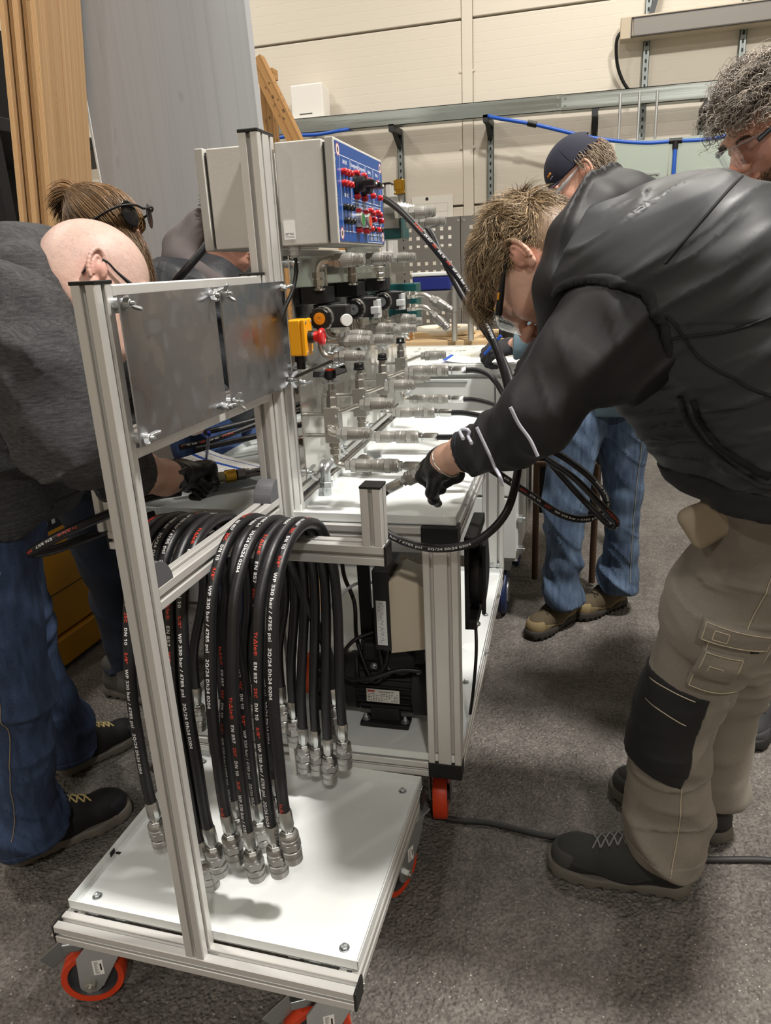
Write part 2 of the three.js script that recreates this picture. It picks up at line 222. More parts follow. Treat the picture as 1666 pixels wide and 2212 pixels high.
// ---------- big boards on the left ----------
{
  const t = thing('grey_board', 'tall pale grey board leaning behind the carts', 'board', [-1.45, 0, -2.68]);
  const m = std(0xa4a6a9, 0.6, 0, { map: tex(256, 512, (x, w, h) => { x.fillStyle = '#fdfdfd'; x.fillRect(0, 0, w, h); for (let k = 0; k < 26; k++) { x.fillStyle = `rgba(${120 + rnd() * 30},${115 + rnd() * 25},${100 + rnd() * 20},${0.04 + rnd() * 0.1})`; x.beginPath(); x.ellipse(rnd() < 0.6 ? rnd() * 40 : rnd() * w, rnd() * h, 1 + rnd() * 3, 2 + rnd() * 6, rnd(), 0, 7); x.fill(); } for (let k = 0; k < 40; k++) { x.fillStyle = `rgba(150,150,150,${0.02 + rnd() * 0.04})`; x.fillRect(rnd() * w, 0, 1 + rnd() * 5, h); } }) });
  const lean = (g) => g.rotateZ(0.03).translate(-1.447, 0.02, -2.68);
  const a = part('board_sheet', lean(bx(-0.335, 0.335, 0, 3.6, -0.02, 0.02, 0.004)), m, t); part('edge_strip', lean(bx(-0.343, -0.333, 0, 3.6, -0.024, 0.022, 0.002)), std(0xd8d8d6, 0.5), a);
  // plywood sheets standing on edge
  const ply = std(0xffffff, 0.6, 0, { map: tex(512, 1024, (x, w, h) => { x.fillStyle = '#a98b68'; x.fillRect(0, 0, w, h); for (let k = 0; k < 260; k++) { const X = rnd() * w, a = 0.05 + rnd() * 0.12; x.strokeStyle = rnd() < 0.55 ? `rgba(150,105,60,${a})` : `rgba(226,190,140,${a})`; x.lineWidth = 1 + rnd() * 9; x.beginPath(); x.moveTo(X, 0); x.bezierCurveTo(X + rr(-30, 30), h * 0.3, X + rr(-40, 40), h * 0.6, X + rr(-20, 20), h); x.stroke(); } for (let k = 0; k < 3; k++) { x.strokeStyle = 'rgba(120,80,45,.5)'; const X = rnd() * w, Y = rnd() * h; for (let q = 1; q < 4; q++) { x.lineWidth = 1.5; x.beginPath(); x.ellipse(X, Y, q * 5, q * 13, 0, 0, 7); x.stroke(); } } }) });
  const edge = std(0xffffff, 0.75, 0, { map: tex(64, 512, (x, w, h) => { for (let k = 0; k < 9; k++) { x.fillStyle = k % 2 ? '#b98a58' : '#dcb98a'; x.fillRect(k * w / 9, 0, w / 9 + 1, h); } for (let k = 0; k < 60; k++) { x.fillStyle = `rgba(90,60,30,${rnd() * 0.25})`; x.fillRect(rnd() * w, rnd() * h, 2, 8 + rnd() * 30); } }) });
  const labs = ['plywood sheet nearest the grey board, broad face showing', 'second plywood sheet of the stack from the grey board', 'third plywood sheet of the stack from the grey board', 'fourth plywood sheet of the stack from the grey board', 'fifth plywood sheet of the stack from the grey board', 'sixth plywood sheet, outermost on the left of the stack'];
  for (let i = 0; i < 6; i++) {
    const x = -2.07 - i * 0.0245, z0 = -2.4 - (i * 37 % 5) * 0.006, g0 = thing('plywood_sheet', labs[i], 'plywood', [x, 0, -2.5], { group: 'plywood sheets stacked on edge' });
    const tilt = (g) => g.rotateZ(-0.116).translate(x, 0.01, 0);
    part('face_veneer', tilt(bx(-0.0085, 0.0085, 0.79, 2.95, -2.64, z0 - 0.0005)), ply, g0); const e = bx(-0.009, 0.009, 0.79, 2.95, z0 - 0.001, z0); part('edge_plies', tilt(e), edge, g0);
    if (i < 2) part('sticker', tilt(bx(-0.007, 0.007, 2.28, 2.36, z0, z0 + 0.001)), std(0xe4e2da, 0.5), g0);
  }
  // timber lattice behind
  const wood = std(0xffffff, 0.7, 0, { map: tex(128, 512, (x, w, h) => { x.fillStyle = '#b0844f'; x.fillRect(0, 0, w, h); for (let k = 0; k < 90; k++) { x.fillStyle = rnd() < 0.5 ? `rgba(110,75,38,${rnd() * 0.3})` : `rgba(205,165,110,${rnd() * 0.3})`; x.fillRect(rnd() * w, 0, 1 + rnd() * 4, h); } x.fillStyle = 'rgba(50,35,20,.6)'; for (let k = 0; k < 26; k++) x.fillRect(30 + rnd() * 60, 40 + rnd() * 440, 6 + rnd() * 16, 2 + rnd() * 5); }) });
  const beam = (a, b, w, d) => along(new THREE.BoxGeometry(w, a.distanceTo(b), d).translate(0, a.distanceTo(b) / 2, 0), a, b);
  const f = thing('wooden_trestle', 'rough timber frame standing behind the grey board', 'frame', [-1.8, 0, -4.2]);
  part('post', beam(V(-1.775, 0, -4.2), V(-1.775, 2.43, -4.2), 0.062, 0.07), wood, f); part('post', beam(V(-1.9, 0, -4.28), V(-1.93, 2.42, -4.3), 0.06, 0.07), wood, f); part('brace', beam(V(-1.2, 1.16, -4.14), V(-1.79, 2.46, -4.12), 0.075, 0.06), wood, f); part('top_rail', beam(V(-1.9, 2.41, -4.24), V(-1.74, 2.41, -4.24), 0.05, 0.07), wood, f);
}
// dark rack at the far left
{
  const t = thing('storage_rack', 'dark steel storage rack beyond the plywood stack', 'rack', [-2.6, 0, -3]);
  for (const [x, z] of [[-2.25, -2.6], [-2.75, -2.6], [-2.25, -3.6]]) part('upright', bx(x - 0.03, x + 0.03, 0, 2.6, z - 0.03, z + 0.03, 0.003), std(0x1c1f26, 0.5, 0.3), t);
  for (const y of [0.5, 1.25, 1.95]) part('shelf', bx(-2.9, -2.2, y, y + 0.05, -3.7, -2.55, 0.004), std(0x20232a, 0.55, 0.3), t);
  part('mesh_back', bx(-2.95, -2.93, 0, 2.6, -3.7, -2.5), std(0x0e0f12, 0.8), t);
}
// ---------- front rack cart (base tray, mast with panels, hose arms) ----------
const wheelMat = std(0xd0401c, 0.45), hubMat = std(0x33353a, 0.55);
const printLabel = (w, h, f, a = '#efefec') => tex(w, h, (x) => { x.fillStyle = a; x.fillRect(0, 0, w, h); f(x, w, h); });
const barcode = printLabel(64, 128, (x) => { x.fillStyle = '#111'; for (let k = 0; k < 22; k++) x.fillRect(10, 10 + k * 5, 30 * (0.4 + 0.6 * hash3(k, 1, 1)), 2); x.fillRect(44, 30, 10, 60); });
// swivel castor: wheel centre under plate, axle direction given by yaw, trail behind
function castor(parent, px, pz, top, yaw, R, brake) {
  const c = new THREE.Group(); c.name = numbered('castor'); c.position.set(px - parent.base[0], 0, pz - parent.base[2]); c.rotation.y = yaw; parent.add(c); c.base = [0, 0, 0];
  const cx = -0.04, cy = R; // wheel trails along local -x
  part('wheel', [lathe([[R * 0.78, -0.017], [R * 0.97, -0.0185], [R, -0.013], [R * 1.0, 0.013], [R * 0.97, 0.0185], [R * 0.78, 0.017], [R * 0.78, -0.017]], V(cx, cy, 0), V(0, 0, 1), 40)], wheelMat, c);
  part('hub', [lathe([[0, -0.022], [0.02, -0.022], [0.022, -0.012], [R * 0.7, -0.01], [R * 0.79, -0.0165], [R * 0.79, 0.0165], [R * 0.7, 0.01], [0.022, 0.012], [0.02, 0.022], [0, 0.022]], V(cx, cy, 0), V(0, 0, 1), 36)], hubMat, c);
  const fork = []; for (const s of [1, -1]) { const sh = new THREE.Shape(); sh.moveTo(-0.03, top - 0.025); sh.lineTo(0.035, top - 0.025); sh.lineTo(0.03, top - 0.05); sh.lineTo(cx + 0.022, cy - 0.01); sh.absarc(cx, cy, 0.022, -0.4, -Math.PI + 0.2, true); sh.lineTo(-0.03 - 0.028, top - 0.06); sh.closePath(); fork.push(new THREE.ExtrudeGeometry(sh, { depth: 0.004, bevelEnabled: true, bevelSize: 0.001, bevelThickness: 0.001, bevelSegments: 1, curveSegments: 8 }).translate(0, 0, s > 0 ? 0.026 : -0.03)); }
  fork.push(bx(-0.035, 0.04, top - 0.032, top - 0.022, -0.032, 0.032, 0.004), lathe([[0.034, 0], [0.036, 0.008], [0.03, 0.014], [0, 0.015]], V(0, top - 0.022, 0), UP, 24), bx(-0.05, 0.05, top - 0.007, top, -0.042, 0.042, 0.002));
  part('fork', fork, MT.zinc, c);
  part('axle_bolt', [hexa(V(cx, cy, 0.03), V(cx, cy, 0.041), 0.0115), rod(V(cx, cy, -0.041), V(cx, cy, 0.046), 0.006), hexa(V(cx, cy, -0.041), V(cx, cy, -0.03), 0.0115)], MT.steel, c);
  part('label_plate', bx(cx + 0.01, cx + 0.03, cy + 0.022, cy + 0.058, 0.0312, 0.0317), std(0xffffff, 0.5, 0, { map: barcode }), c);
  if (brake) part('brake_lever', [along(new RoundedBoxGeometry(0.036, 0.075, 0.006, 2, 0.002).translate(0, 0.037, 0), V(cx - 0.03, top - 0.04, 0), V(cx - 0.085, top - 0.085, 0)), bx(cx - 0.045, cx, top - 0.05, top - 0.03, -0.02, 0.02, 0.003)], std(0x9a9da0, 0.35, 1), c);
  return c;
}
const X0 = -0.959, X1 = -0.354, RY0 = 0.188, RY1 = 0.228;
const rack = thing('hose_rack_cart', 'low tool cart with white tray, aluminium mast and hose arms in front', 'cart', [-0.656, 0, -1.15]);
{
  part('base_rail', profile(X0, X1, RY0, RY1, -0.912, -0.872, 'x'), MT.alu, rack); part('base_rail', profile(X0, X1, RY0, RY1, -1.418, -1.378, 'x'), MT.alu, rack);
  part('base_rail', profile(X0, X0 + 0.04, RY0, RY1, -1.378, -0.912, 'z'), MT.alu, rack); part('base_rail', profile(X1 - 0.04, X1, RY0, RY1, -1.378, -0.912, 'z'), MT.alu, rack);
  for (const [a, b] of [[X0 - 0.005, X0], [X1, X1 + 0.005]]) for (const z of [-0.892, -1.398]) part('end_cap', bx(a, b, RY0 - 0.0005, RY1 + 0.0005, z - 0.0205, z + 0.0205, 0.002), MT.blackPl, rack);
  // tray with folded lip
  const ty = 0.2315, tt = 0.2535; const tx0 = -0.953, tx1 = -0.357, tz0 = -1.416, tz1 = -0.9135;
  const lip = (x0, x1, z0, z1) => bx(x0, x1, ty, tt, z0, z1, 0.0007), spacer = [];
  const tray = part('tray', [bx(tx0, tx1, ty, ty + 0.002, tz0, tz1), lip(tx0, tx1, tz1 - 0.002, tz1), lip(tx0, tx1, tz0, tz0 + 0.002), lip(tx0, tx0 + 0.002, tz0, tz1), lip(tx1 - 0.002, tx1, tz0, tz1)], MT.white, rack);
  for (const [x, z] of [[-0.915, -0.95], [-0.395, -0.95], [-0.915, -1.38], [-0.395, -1.38]]) part('dome_nut', [bolt(V(x, ty + 0.002, z), UP)], MT.zinc, tray);
  for (const x of [-0.94, -0.9, -0.84, -0.48, -0.44, -0.38]) part('spacer', bx(x - 0.01, x + 0.012, RY1, ty, -0.935, -0.914), MT.zinc, rack);
  part('scratch_mark', [bx(-0.9505, -0.9495, 0.236, 0.247, -1.06, -1.045), bx(-0.949, -0.938, 0.2336, 0.2338, -1.065, -1.058)], MT.blackMatt, tray);
  // mast posts
  const mx0 = -0.675, mx1 = -0.637;
  part('mast_post', profile(mx0, mx1, RY1, 1.394, -0.912, -0.873, 'y'), MT.alu, rack); part('mast_post', profile(mx0, mx1, RY1, 1.394, -1.418, -1.379, 'y'), MT.alu, rack);
  part('post_cap', bx(mx0 - 0.001, mx1 + 0.001, 1.394, 1.3995, -0.913, -0.872, 0.0015), MT.blackPl, rack); part('post_cap', bx(mx0 - 0.001, mx1 + 0.001, 1.394, 1.3995, -1.419, -1.378, 0.0015), MT.blackPl, rack);
  part('panel_rail', profile(mx0, mx1, 1.355, 1.393, -1.379, -0.912, 'z'), MT.alu, rack); part('panel_rail', profile(mx0, mx1, 1.15, 1.189, -1.379, -0.912, 'z'), MT.alu, rack);
  part('long_rail', profile(mx0, mx1, 0.905, 0.944, -1.379, -0.912, 'z'), MT.alu, rack);
  // hose arm across, with two uprights at its ends
  const az0 = -1.27, az1 = -1.23, ay0 = 0.865, ay1 = 0.905;
  part('hose_arm', profile(-0.962, -0.367, ay0, ay1, az0, az1, 'x'), MT.alu, rack);
  part('end_cap', bx(-0.367, -0.362, ay0 - 0.0005, ay1 + 0.0005, az0 - 0.0005, az1 + 0.0005, 0.0015), MT.blackPl, rack); part('end_cap', bx(-0.967, -0.962, ay0, ay1, az0, az1, 0.0015), MT.blackPl, rack);
  for (const [x0, x1] of [[-0.408, -0.368], [-0.985, -0.945]]) { part('arm_stop', profile(x0, x1, ay1, 1.016, az0, az1, 'y'), MT.alu, rack); part('stop_cap', bx(x0 - 0.0005, x1 + 0.0005, 1.016, 1.0215, az0 - 0.0005, az1 + 0.0005, 0.0015), MT.blackPl, rack); }
  // quarter-round corner covers on the long rail
  const cover = (z, s) => { const sh = new THREE.Shape(); sh.moveTo(0, 0); sh.lineTo(s * 0.041, 0); sh.bezierCurveTo(s * 0.041, 0.018, s * 0.022, 0.041, 0, 0.041); sh.closePath(); return new THREE.ExtrudeGeometry(sh, { depth: 0.037, bevelEnabled: true, bevelSize: 0.0008, bevelThickness: 0.0008, bevelSegments: 1, curveSegments: 10 }).rotateY(-Math.PI / 2).translate(-0.638, 0.944, z); };
  part('corner_cover', cover(-1.378, 1), MT.greyPl, rack, 'grey moulded corner bracket cover'); part('corner_cover', cover(-0.913, -1), MT.greyPl, rack, 'grey moulded corner bracket cover');
  // corner screws
  part('screw', bolt(V(-0.944, 0.945, -1.25), V(1, 0, 0), 0.005, 0.004), MT.zinc, rack);
  // two brushed plates held by wing nuts
  const smudge = grain(512, 512, (i, j) => { const n = pnoise(i, j, 512, 512, 5, 6, 31) * 0.6 + pnoise(i, j, 512, 512, 14, 16, 32) * 0.4, m = pnoise(i, j, 512, 512, 90, 10, 33); let v = 92 + 70 * smooth(0.42, 0.68, n) * (0.75 + 0.25 * m) + 40 * smooth(0.6, 0.72, pnoise(i, j, 512, 512, 22, 13, 35)); v += 16 * hash3(i, j, 3); return clamp(v, 0, 255); }, { data: true });
  const plateMat = std(0xa4a4a8, 0.62, 1, { roughnessMap: smudge });
  for (const [z0, z1] of [[-1.166, -0.899], [-1.468, -1.187]]) {
    const g = bx(-0.6235, -0.6205, 1.17, 1.38, z0, z1, 0.0006), uv = g.attributes.uv, p = g.attributes.position; for (let i = 0; i < uv.count; i++) uv.setXY(i, -p.getZ(i) * 3, p.getY(i) * 3);
    const pl = part('blank_plate', g, plateMat, rack, z0 > -1.3 ? 'smudged aluminium blank plate' : 'cleaner aluminium blank plate');
    for (const z of [z0 + 0.012, z1 - 0.012]) for (const y of [1.182, 1.368]) { part('spacer_nut', [rod(V(-0.637, y, z), V(-0.6235, y, z), 0.0085, 0.0085, 16)], MT.zinc, pl); part('wing_nut', wingnut(V(-0.6205, y, z), V(1, 0, 0), rr(0, 3.1), 0.95), MT.zinc, pl); }
  }
  castor(rack, -0.9, -0.94, RY0, 0.42, 0.0625, true); castor(rack, -0.415, -0.94, RY0, 0.5, 0.0625, true); castor(rack, -0.39, -1.36, RY0, 1.2, 0.0625, false); castor(rack, -0.91, -1.37, RY0, 0.4, 0.0625, false);
}
// ---------- test bench cart behind it ----------
const bench = thing('test_bench_cart', 'aluminium test bench cart with white worktop behind the hose rack', 'cart', [-0.647, 0, -2.0], { m: true });
const BX0 = -1.031, BX1 = -0.263, BZ0 = -2.6, BZ1 = -1.424;
{
  const A = (n, x0, x1, y0, y1, z0, z1, ax) => part(n, profile(x0, x1, y0, y1, z0, z1, ax), MT.alu, bench);
  for (const x of [BX0, BX1 - 0.077]) { A('corner_post', x, x + 0.077, 0.292, 0.838, BZ1 - 0.04, BZ1, 'y'); A('corner_post', x, x + 0.077, 0.292, 0.838, BZ0, BZ0 + 0.04, 'y'); for (const z of [BZ1 - 0.04, BZ0]) { part('corner_block', bx(x - 0.001, x + 0.078, 0.838, 0.878, z - 0.001, z + 0.041, 0.003), MT.blackPl, bench); part('corner_block', bx(x - 0.001, x + 0.078, 0.25, 0.292, z - 0.001, z + 0.041, 0.003), MT.blackPl, bench); } }
  for (const [y0, y1] of [[0.838, 0.877], [0.251, 0.291]]) { for (const z of [BZ1 - 0.04, BZ0]) A('cross_rail', BX0 + 0.078, BX1 - 0.078, y0, y1, z, z + 0.04, 'x'); for (const x of [BX0, BX1 - 0.039]) A('side_rail', x, x + 0.039, y0, y1, BZ0 + 0.041, BZ1 - 0.041, 'z'); }
  A('middle_rail', -0.67, -0.632, 0.838, 0.877, BZ0 + 0.041, BZ1 - 0.041, 'z');
  // shallow trays: worktop halves and floor
  const trayG = (x0, x1, y, h, z0, z1) => [bx(x0, x1, y, y + 0.002, z0, z1), bx(x0, x1, y, y + h, z1 - 0.002, z1), bx(x0, x1, y, y + h, z0, z0 + 0.002), bx(x0, x0 + 0.002, y, y + h, z0, z1), bx(x1 - 0.002, x1, y, y + h, z0, z1)];
  part('worktop_tray', trayG(-0.628, BX1 - 0.004, 0.879, 0.019, BZ0 + 0.01, BZ1 - 0.012), MT.white, bench); part('worktop_tray', trayG(BX0 + 0.004, -0.674, 0.879, 0.019, BZ0 + 0.01, BZ1 - 0.012), std(0xb4b9b8, 0.4), bench);
  const fl = part('floor_tray', trayG(BX0 + 0.004, BX1 - 0.002, 0.293, 0.02, BZ0 + 0.044, BZ1 - 0.006), MT.white, bench);
  for (const [x, z] of [[-0.3, -1.78], [-0.29, -2.2], [-0.36, -2.5], [-0.3, -1.52], [-0.93, -1.49]]) part('dome_nut', bolt(V(x, 0.295, z), UP), MT.zinc, fl);
  for (const x of [-0.33, -0.305, -0.28]) part('screw', bolt(V(x, 0.325, BZ0 + 0.041), V(0, 0, 1), 0.006, 0.005), MT.zinc, bench);
  for (const z of [-1.95, -2.35]) part('screw', bolt(V(BX1, 0.3, z), V(1, 0, 0), 0.006, 0.006), MT.zinc, bench);
  part('dome_nut', bolt(V(-0.3, 0.881, -1.47), UP, 0.005, 0.004), MT.zinc, bench);
  // masts
  const mast = (z) => { part('mast', profile(-0.665, -0.625, 0.879, 1.648, z - 0.08, z, 'y'), MT.alu, bench); part('mast_cap', bx(-0.666, -0.624, 1.648, 1.6545, z - 0.081, z + 0.001, 0.002), MT.blackPl, bench); };
  mast(-1.4245); mast(-2.52);
  for (const [y0, y1] of [[1.405, 1.443], [1.16, 1.198], [0.92, 0.958]]) A('plate_rail', -0.664, -0.626, y0, y1, -2.519, -1.506, 'z');
  // floor cable coming out behind the casters is a thing of its own; castors
  for (const [x, z, yw] of [[-0.34, -1.56, -1.45], [-0.98, -1.5, 0.6], [-0.4, -2.5, 0.4], [-0.98, -2.53, 0.5]]) castor(bench, x, z, 0.25, yw, 0.07, z > -2);
  part('white_chip', [new THREE.CylinderGeometry(0.022, 0.028, 0.0008, 5).translate(-0.315, 0.2958, -1.98)], std(0xeeeeea, 0.6), fl);
}
// ---------- wall of plates, enclosures, valves on the test bench (bench frame coordinates) ----------
const brushed = grain(512, 512, (i, j) => { const n = pnoise(i, j, 512, 512, 4, 5, 41) * 0.55 + pnoise(i, j, 512, 512, 11, 13, 42) * 0.45; return clamp(50 + 140 * smooth(0.38, 0.7, n) + 22 * pnoise(i, j, 512, 512, 256, 12, 43), 0, 255); }, { data: true });
const plateShiny = std(0xc4c2bd, 0.62, 1, { roughnessMap: brushed });
{
  const labs = ['upper', 'lower']; const strips = [[-1.735, -1.497], [-1.985, -1.742], [-2.245, -1.992], [-2.6, -2.252]];
  strips.forEach(([z0, z1], i) => [[1.19, 1.428], [0.955, 1.182]].forEach(([y0, y1], j) => {
    const t = thing('backing_plate', `${labs[j]} polished aluminium backing plate, ${['nearest the mast', 'second from the mast', 'third from the mast', 'farthest from the mast'][i]}`, 'plate', [-0.612, y0, (z0 + z1) / 2], { m: true, group: 'aluminium backing plates' });
    const g = bx(-0.613, -0.61, y0, y1, z0, z1, 0.0006), uv = g.attributes.uv, p = g.attributes.position; for (let k = 0; k < uv.count; k++) uv.setXY(k, -p.getZ(k) * 3.1 + i * 0.3, p.getY(k) * 3.1 + j * 0.4);
    part('plate_sheet', g, plateShiny, t);
    for (const [z, y] of [[z1 - 0.013, y0 + 0.013], [z1 - 0.013, y1 - 0.013], [z0 + 0.013, y0 + 0.013], [z0 + 0.013, y1 - 0.013]]) { part('stud', rod(V(-0.626, y, z), V(-0.613, y, z), 0.0075), MT.zinc, t); part('wing_nut', wingnut(V(-0.61, y, z), V(1, 0, 0), rr(0, 3), 1.05), MT.zinc, t); }
  }));
  const t = thing('nameplate_bracket', 'folded aluminium plate under the control box', 'plate', [-0.56, 1.4, -2.0], { m: true });
  part('bracket_sheet', bx(-0.575, -0.572, 1.385, 1.452, -2.12, -1.79, 0.0006), plateShiny, t); for (const z of [-1.815, -1.96, -2.1]) part('wing_nut', wingnut(V(-0.572, 1.415, z), V(1, 0, 0), 0.8, 1), MT.zinc, t);
}
// control box, seen from its left side, blue front to +x
function enclosure(side) { // side +1 faces +x
  const s = side, cx = s > 0 ? -0.62 : -0.668; const X = (d) => cx + s * d, b = (d0, d1, ...r) => bx(Math.min(X(d0), X(d1)), Math.max(X(d0), X(d1)), ...r);
  const y0 = 1.447, y1 = 1.637, z1 = -1.49, z0 = -1.876;
  const t = thing('control_box', s > 0 ? 'grey steel control box with blue front panel and switches' : 'grey steel control box back to back with it, facing away left', 'control box', [X(0.06), y0, -1.68], { m: true });
  part('box_body', b(0, 0.097, y0, y1, z0, z1, 0.003), MT.boxGrey, t); part('door_gasket', b(0.095, 0.104, y0 + 0.006, y1 - 0.006, z0 + 0.006, z1 - 0.006), std(0x3a3a39, 0.7), t);
  const door = part('door', [b(0.103, 0.121, y0 - 0.002, y1 + 0.002, z0 - 0.002, z1 + 0.002, 0.003)], MT.boxGrey, t);
  return [t, door];
}
enclosure(-1);
{
  const [t, door] = enclosure(1), W = 1120, H = 560; // panel print
  const face = tex(W, H, (x) => {
    x.fillStyle = '#134b98'; x.fillRect(0, 0, W, H); x.strokeStyle = '#f4f6fa'; x.lineWidth = 4; x.fillStyle = '#f4f6fa'; x.font = 'bold 30px sans-serif'; x.textAlign = 'center';
    const R = (a, b, c, d) => x.strokeRect(a, b, c - a, d - b);
    R(70, 70, 290, 500); x.clearRect; R(310, 70, 470, 300); R(490, 70, 650, 300); R(310, 320, 470, 500); R(490, 320, 650, 500); R(670, 70, 850, 300); R(870, 70, 1050, 300); R(670, 320, 850, 420); R(870, 320, 1050, 420); R(670, 430, 850, 500); R(870, 430, 1050, 500);
    x.fillText('24V DC', 180, 112); x.fillText('0V DC', 180, 300); x.fillText('Changeover', 390, 112); x.fillText('Changeover', 570, 112); x.fillText('Relay', 760, 112); x.fillText('Relay', 960, 112); x.font = 'bold 24px sans-serif'; x.fillText('Push to Start', 390, 352); x.fillText('Push to Stop', 570, 352);
    R(640, 508, 1050, 556); x.font = '34px sans-serif'; x.fillText('DOBBIE HYDRAULICS', 845, 544);
    for (const [a, b] of [[45, 45], [W - 45, 45], [45, H - 45], [W - 45, H - 45]]) { x.beginPath(); x.arc(a, b, 34, 0, 7); x.fillStyle = '#e9d5d2'; x.fill(); x.lineWidth = 5; x.strokeStyle = '#b5283a'; x.stroke(); x.fillStyle = '#444'; x.beginPath(); x.arc(a, b, 15, 0, 7); x.fill(); }
  });
  const g = new THREE.BoxGeometry(0.0016, 0.182, 0.374).translate(-0.4982, 1.542, -1.683); part('front_panel', g, std(0xffffff, 0.32, 0, { map: face }), door, 'blue printed front panel');
  // panel coordinates (u along, v down) -> metres
  const pt = (u, v) => V(-0.4974, 1.633 - v / H * 0.182, -1.496 - u / W * 0.374), X = V(1, 0, 0);
  const socket = (u, v, m) => part('socket', lathe([[0.0062, 0], [0.0062, 0.009], [0.0048, 0.011], [0.0026, 0.011], [0.0024, 0.006], [0, 0.006]], pt(u, v), X, 14), m, t);
  for (const v of [160, 225]) for (const u of [110, 180, 250]) socket(u, v, MT.red); for (const v of [360, 440]) for (const u of [110, 180, 250]) socket(u, v, MT.blackPl);
  for (const u of [390, 570]) for (const v of [142, 282, 372, 486]) socket(u, v, MT.red);
  for (const u of [700, 900]) for (const [du, v] of [[0, 160], [60, 175], [90, 250], [0, 352], [60, 366], [90, 405]]) socket(u + du, v, MT.red); for (const u of [700, 900]) { socket(u, 468, MT.red); socket(u + 75, 468, MT.blackPl); }
  for (const u of [390, 570]) { const p = pt(u, 208); part('rotary_switch', [lathe([[0.0185, 0], [0.0185, 0.007], [0.016, 0.009], [0.0155, 0.02], [0, 0.021]], p, X, 28), bx(p.x + 0.018, p.x + 0.044, p.y - 0.0055, p.y + 0.0055, p.z - 0.017, p.z + 0.014, 0.002)], MT.blackPl, t, 'black rotary switch'); part('pointer', bx(p.x + 0.0435, p.x + 0.0445, p.y - 0.002, p.y + 0.002, p.z - 0.014, p.z - 0.002), std(0xeeeeee, 0.5), t); }
  for (const [u, m, n] of [[390, std(0x1f7f3a, 0.4), 'green start button'], [570, std(0xdb3a16, 0.4), 'red stop button']]) { const p = pt(u, 425); const q = part('push_button', lathe([[0.0165, 0], [0.0165, 0.012], [0.0145, 0.0145], [0.0128, 0.0148], [0.012, 0.0105], [0, 0.0105]], p, X, 28), MT.nickelShiny, t, n); part('button_face', lathe([[0, 0.011], [0.012, 0.011], [0.0118, 0.0145], [0, 0.0148]], p, X, 24), m, q); }
  // maker's label on the side (text only)
  part('side_label', bx(-0.613, -0.589, 1.459, 1.495, -1.4897, -1.4892), std(0xffffff, 0.5, 0, { map: printLabel(128, 192, (x) => { x.fillStyle = '#f4f4f2'; x.fillRect(0, 0, 128, 192); x.fillStyle = '#161616'; x.font = 'italic bold 30px sans-serif'; x.fillText('RITTAL', 10, 150); x.fillRect(12, 162, 104, 3); x.fillRect(12, 170, 104, 3); }) }), t);
  const gl = part('cable_gland', [hexa(V(-0.6, 1.447, -1.507), V(-0.6, 1.437, -1.507), 0.0125), lathe([[0.0105, 0], [0.0105, 0.008], [0.007, 0.013], [0, 0.013]], V(-0.6, 1.437, -1.507), V(0, -1, 0), 18)], std(0xa7a7a4, 0.5), t);
  single('control_cable', 'black cable from the grey gland under the blue-fronted control box', 'cable', tube(curve([toW(-0.6, 1.43, -1.507), toW(-0.601, 1.395, -1.507), toW(-0.606, 1.36, -1.49), toW(-0.617, 1.325, -1.465), toW(-0.628, 1.28, -1.45), toW(-0.632, 1.2, -1.45)]), 0.0042), MT.blackPl);
}
// ---------- hydraulic fittings ----------
const K = 0.95; // size of the bench fittings
// male quick coupling from a along dir; returns pieces
function nipple(a, dir, k = K) {
  const d = dir.clone().normalize(), P = (t) => a.clone().addScaledVector(d, t * k);
  return [hexa(P(0), P(0.013), 0.0125 * k), hexa(P(0.0135), P(0.028), 0.0165 * k), lathe([[0.0125, 0.027], [0.0155, 0.029], [0.0155, 0.05], [0.0148, 0.052], [0.0148, 0.056], [0.0132, 0.058], [0.0132, 0.064], [0.0115, 0.065], [0.0115, 0.067], [0.0132, 0.068], [0.0132, 0.074], [0.0118, 0.0755], [0.0118, 0.079], [0.0105, 0.08], [0, 0.08]].map((q) => [q[0] * k, q[1] * k]), a, d, 22)];
}
// female coupling with crimped ferrule, from its mouth a along dir (towards the hose); length 0.105 * k
function female(a, dir, k = K) {
  const d = dir.clone().normalize(), P = (t) => a.clone().addScaledVector(d, t * k), L = (l) => lathe(l.map((q) => [q[0] * k, q[1] * k]), a, d, 24);
  return [L([[0, 0], [0.0145, 0], [0.0165, 0.001], [0.0168, 0.013], [0.0158, 0.0145], [0.0158, 0.0165], [0.017, 0.0175], [0.017, 0.026], [0.0158, 0.027], [0.0158, 0.0285]]), hexa(P(0.0285), P(0.044), 0.0178 * k), L([[0.0162, 0.0435], [0.0162, 0.046], [0.0168, 0.0465], [0.0168, 0.05], [0.0158, 0.051], [0.0158, 0.0525], [0.0168, 0.0535], [0.0166, 0.058], [0.0145, 0.061], [0, 0.061]])];
}
function ferrule(a, dir, k = K) { // nut and crimp, starting at the coupling's end; length .052k
  const d = dir.clone().normalize(), P = (t) => a.clone().addScaledVector(d, t * k);
  return [hexa(P(-0.001), P(0.01), 0.0122 * k), rod(P(0.01), P(0.016), 0.0085 * k), lathe([[0.0085, 0.014], [0.011, 0.0155], [0.0118, 0.02], [0.0116, 0.05], [0.0106, 0.052], [0, 0.052]].map((q) => [q[0] * k, q[1] * k]), a, d, 9)];
}
const elbow = (pts, r = 0.0068) => tube(curve(pts), r, { m: 12 });
const swivel = (a, dir, k = K) => { const d = dir.clone().normalize(), P = (t) => a.clone().addScaledVector(d, t * k); return [hexa(P(0), P(0.012), 0.0135 * k), rod(P(0.012), P(0.016), 0.0105 * k), hexa(P(0.016), P(0.03), 0.0125 * k), rod(P(0.03), P(0.038), 0.0095 * k, 0.008 * k)]; };
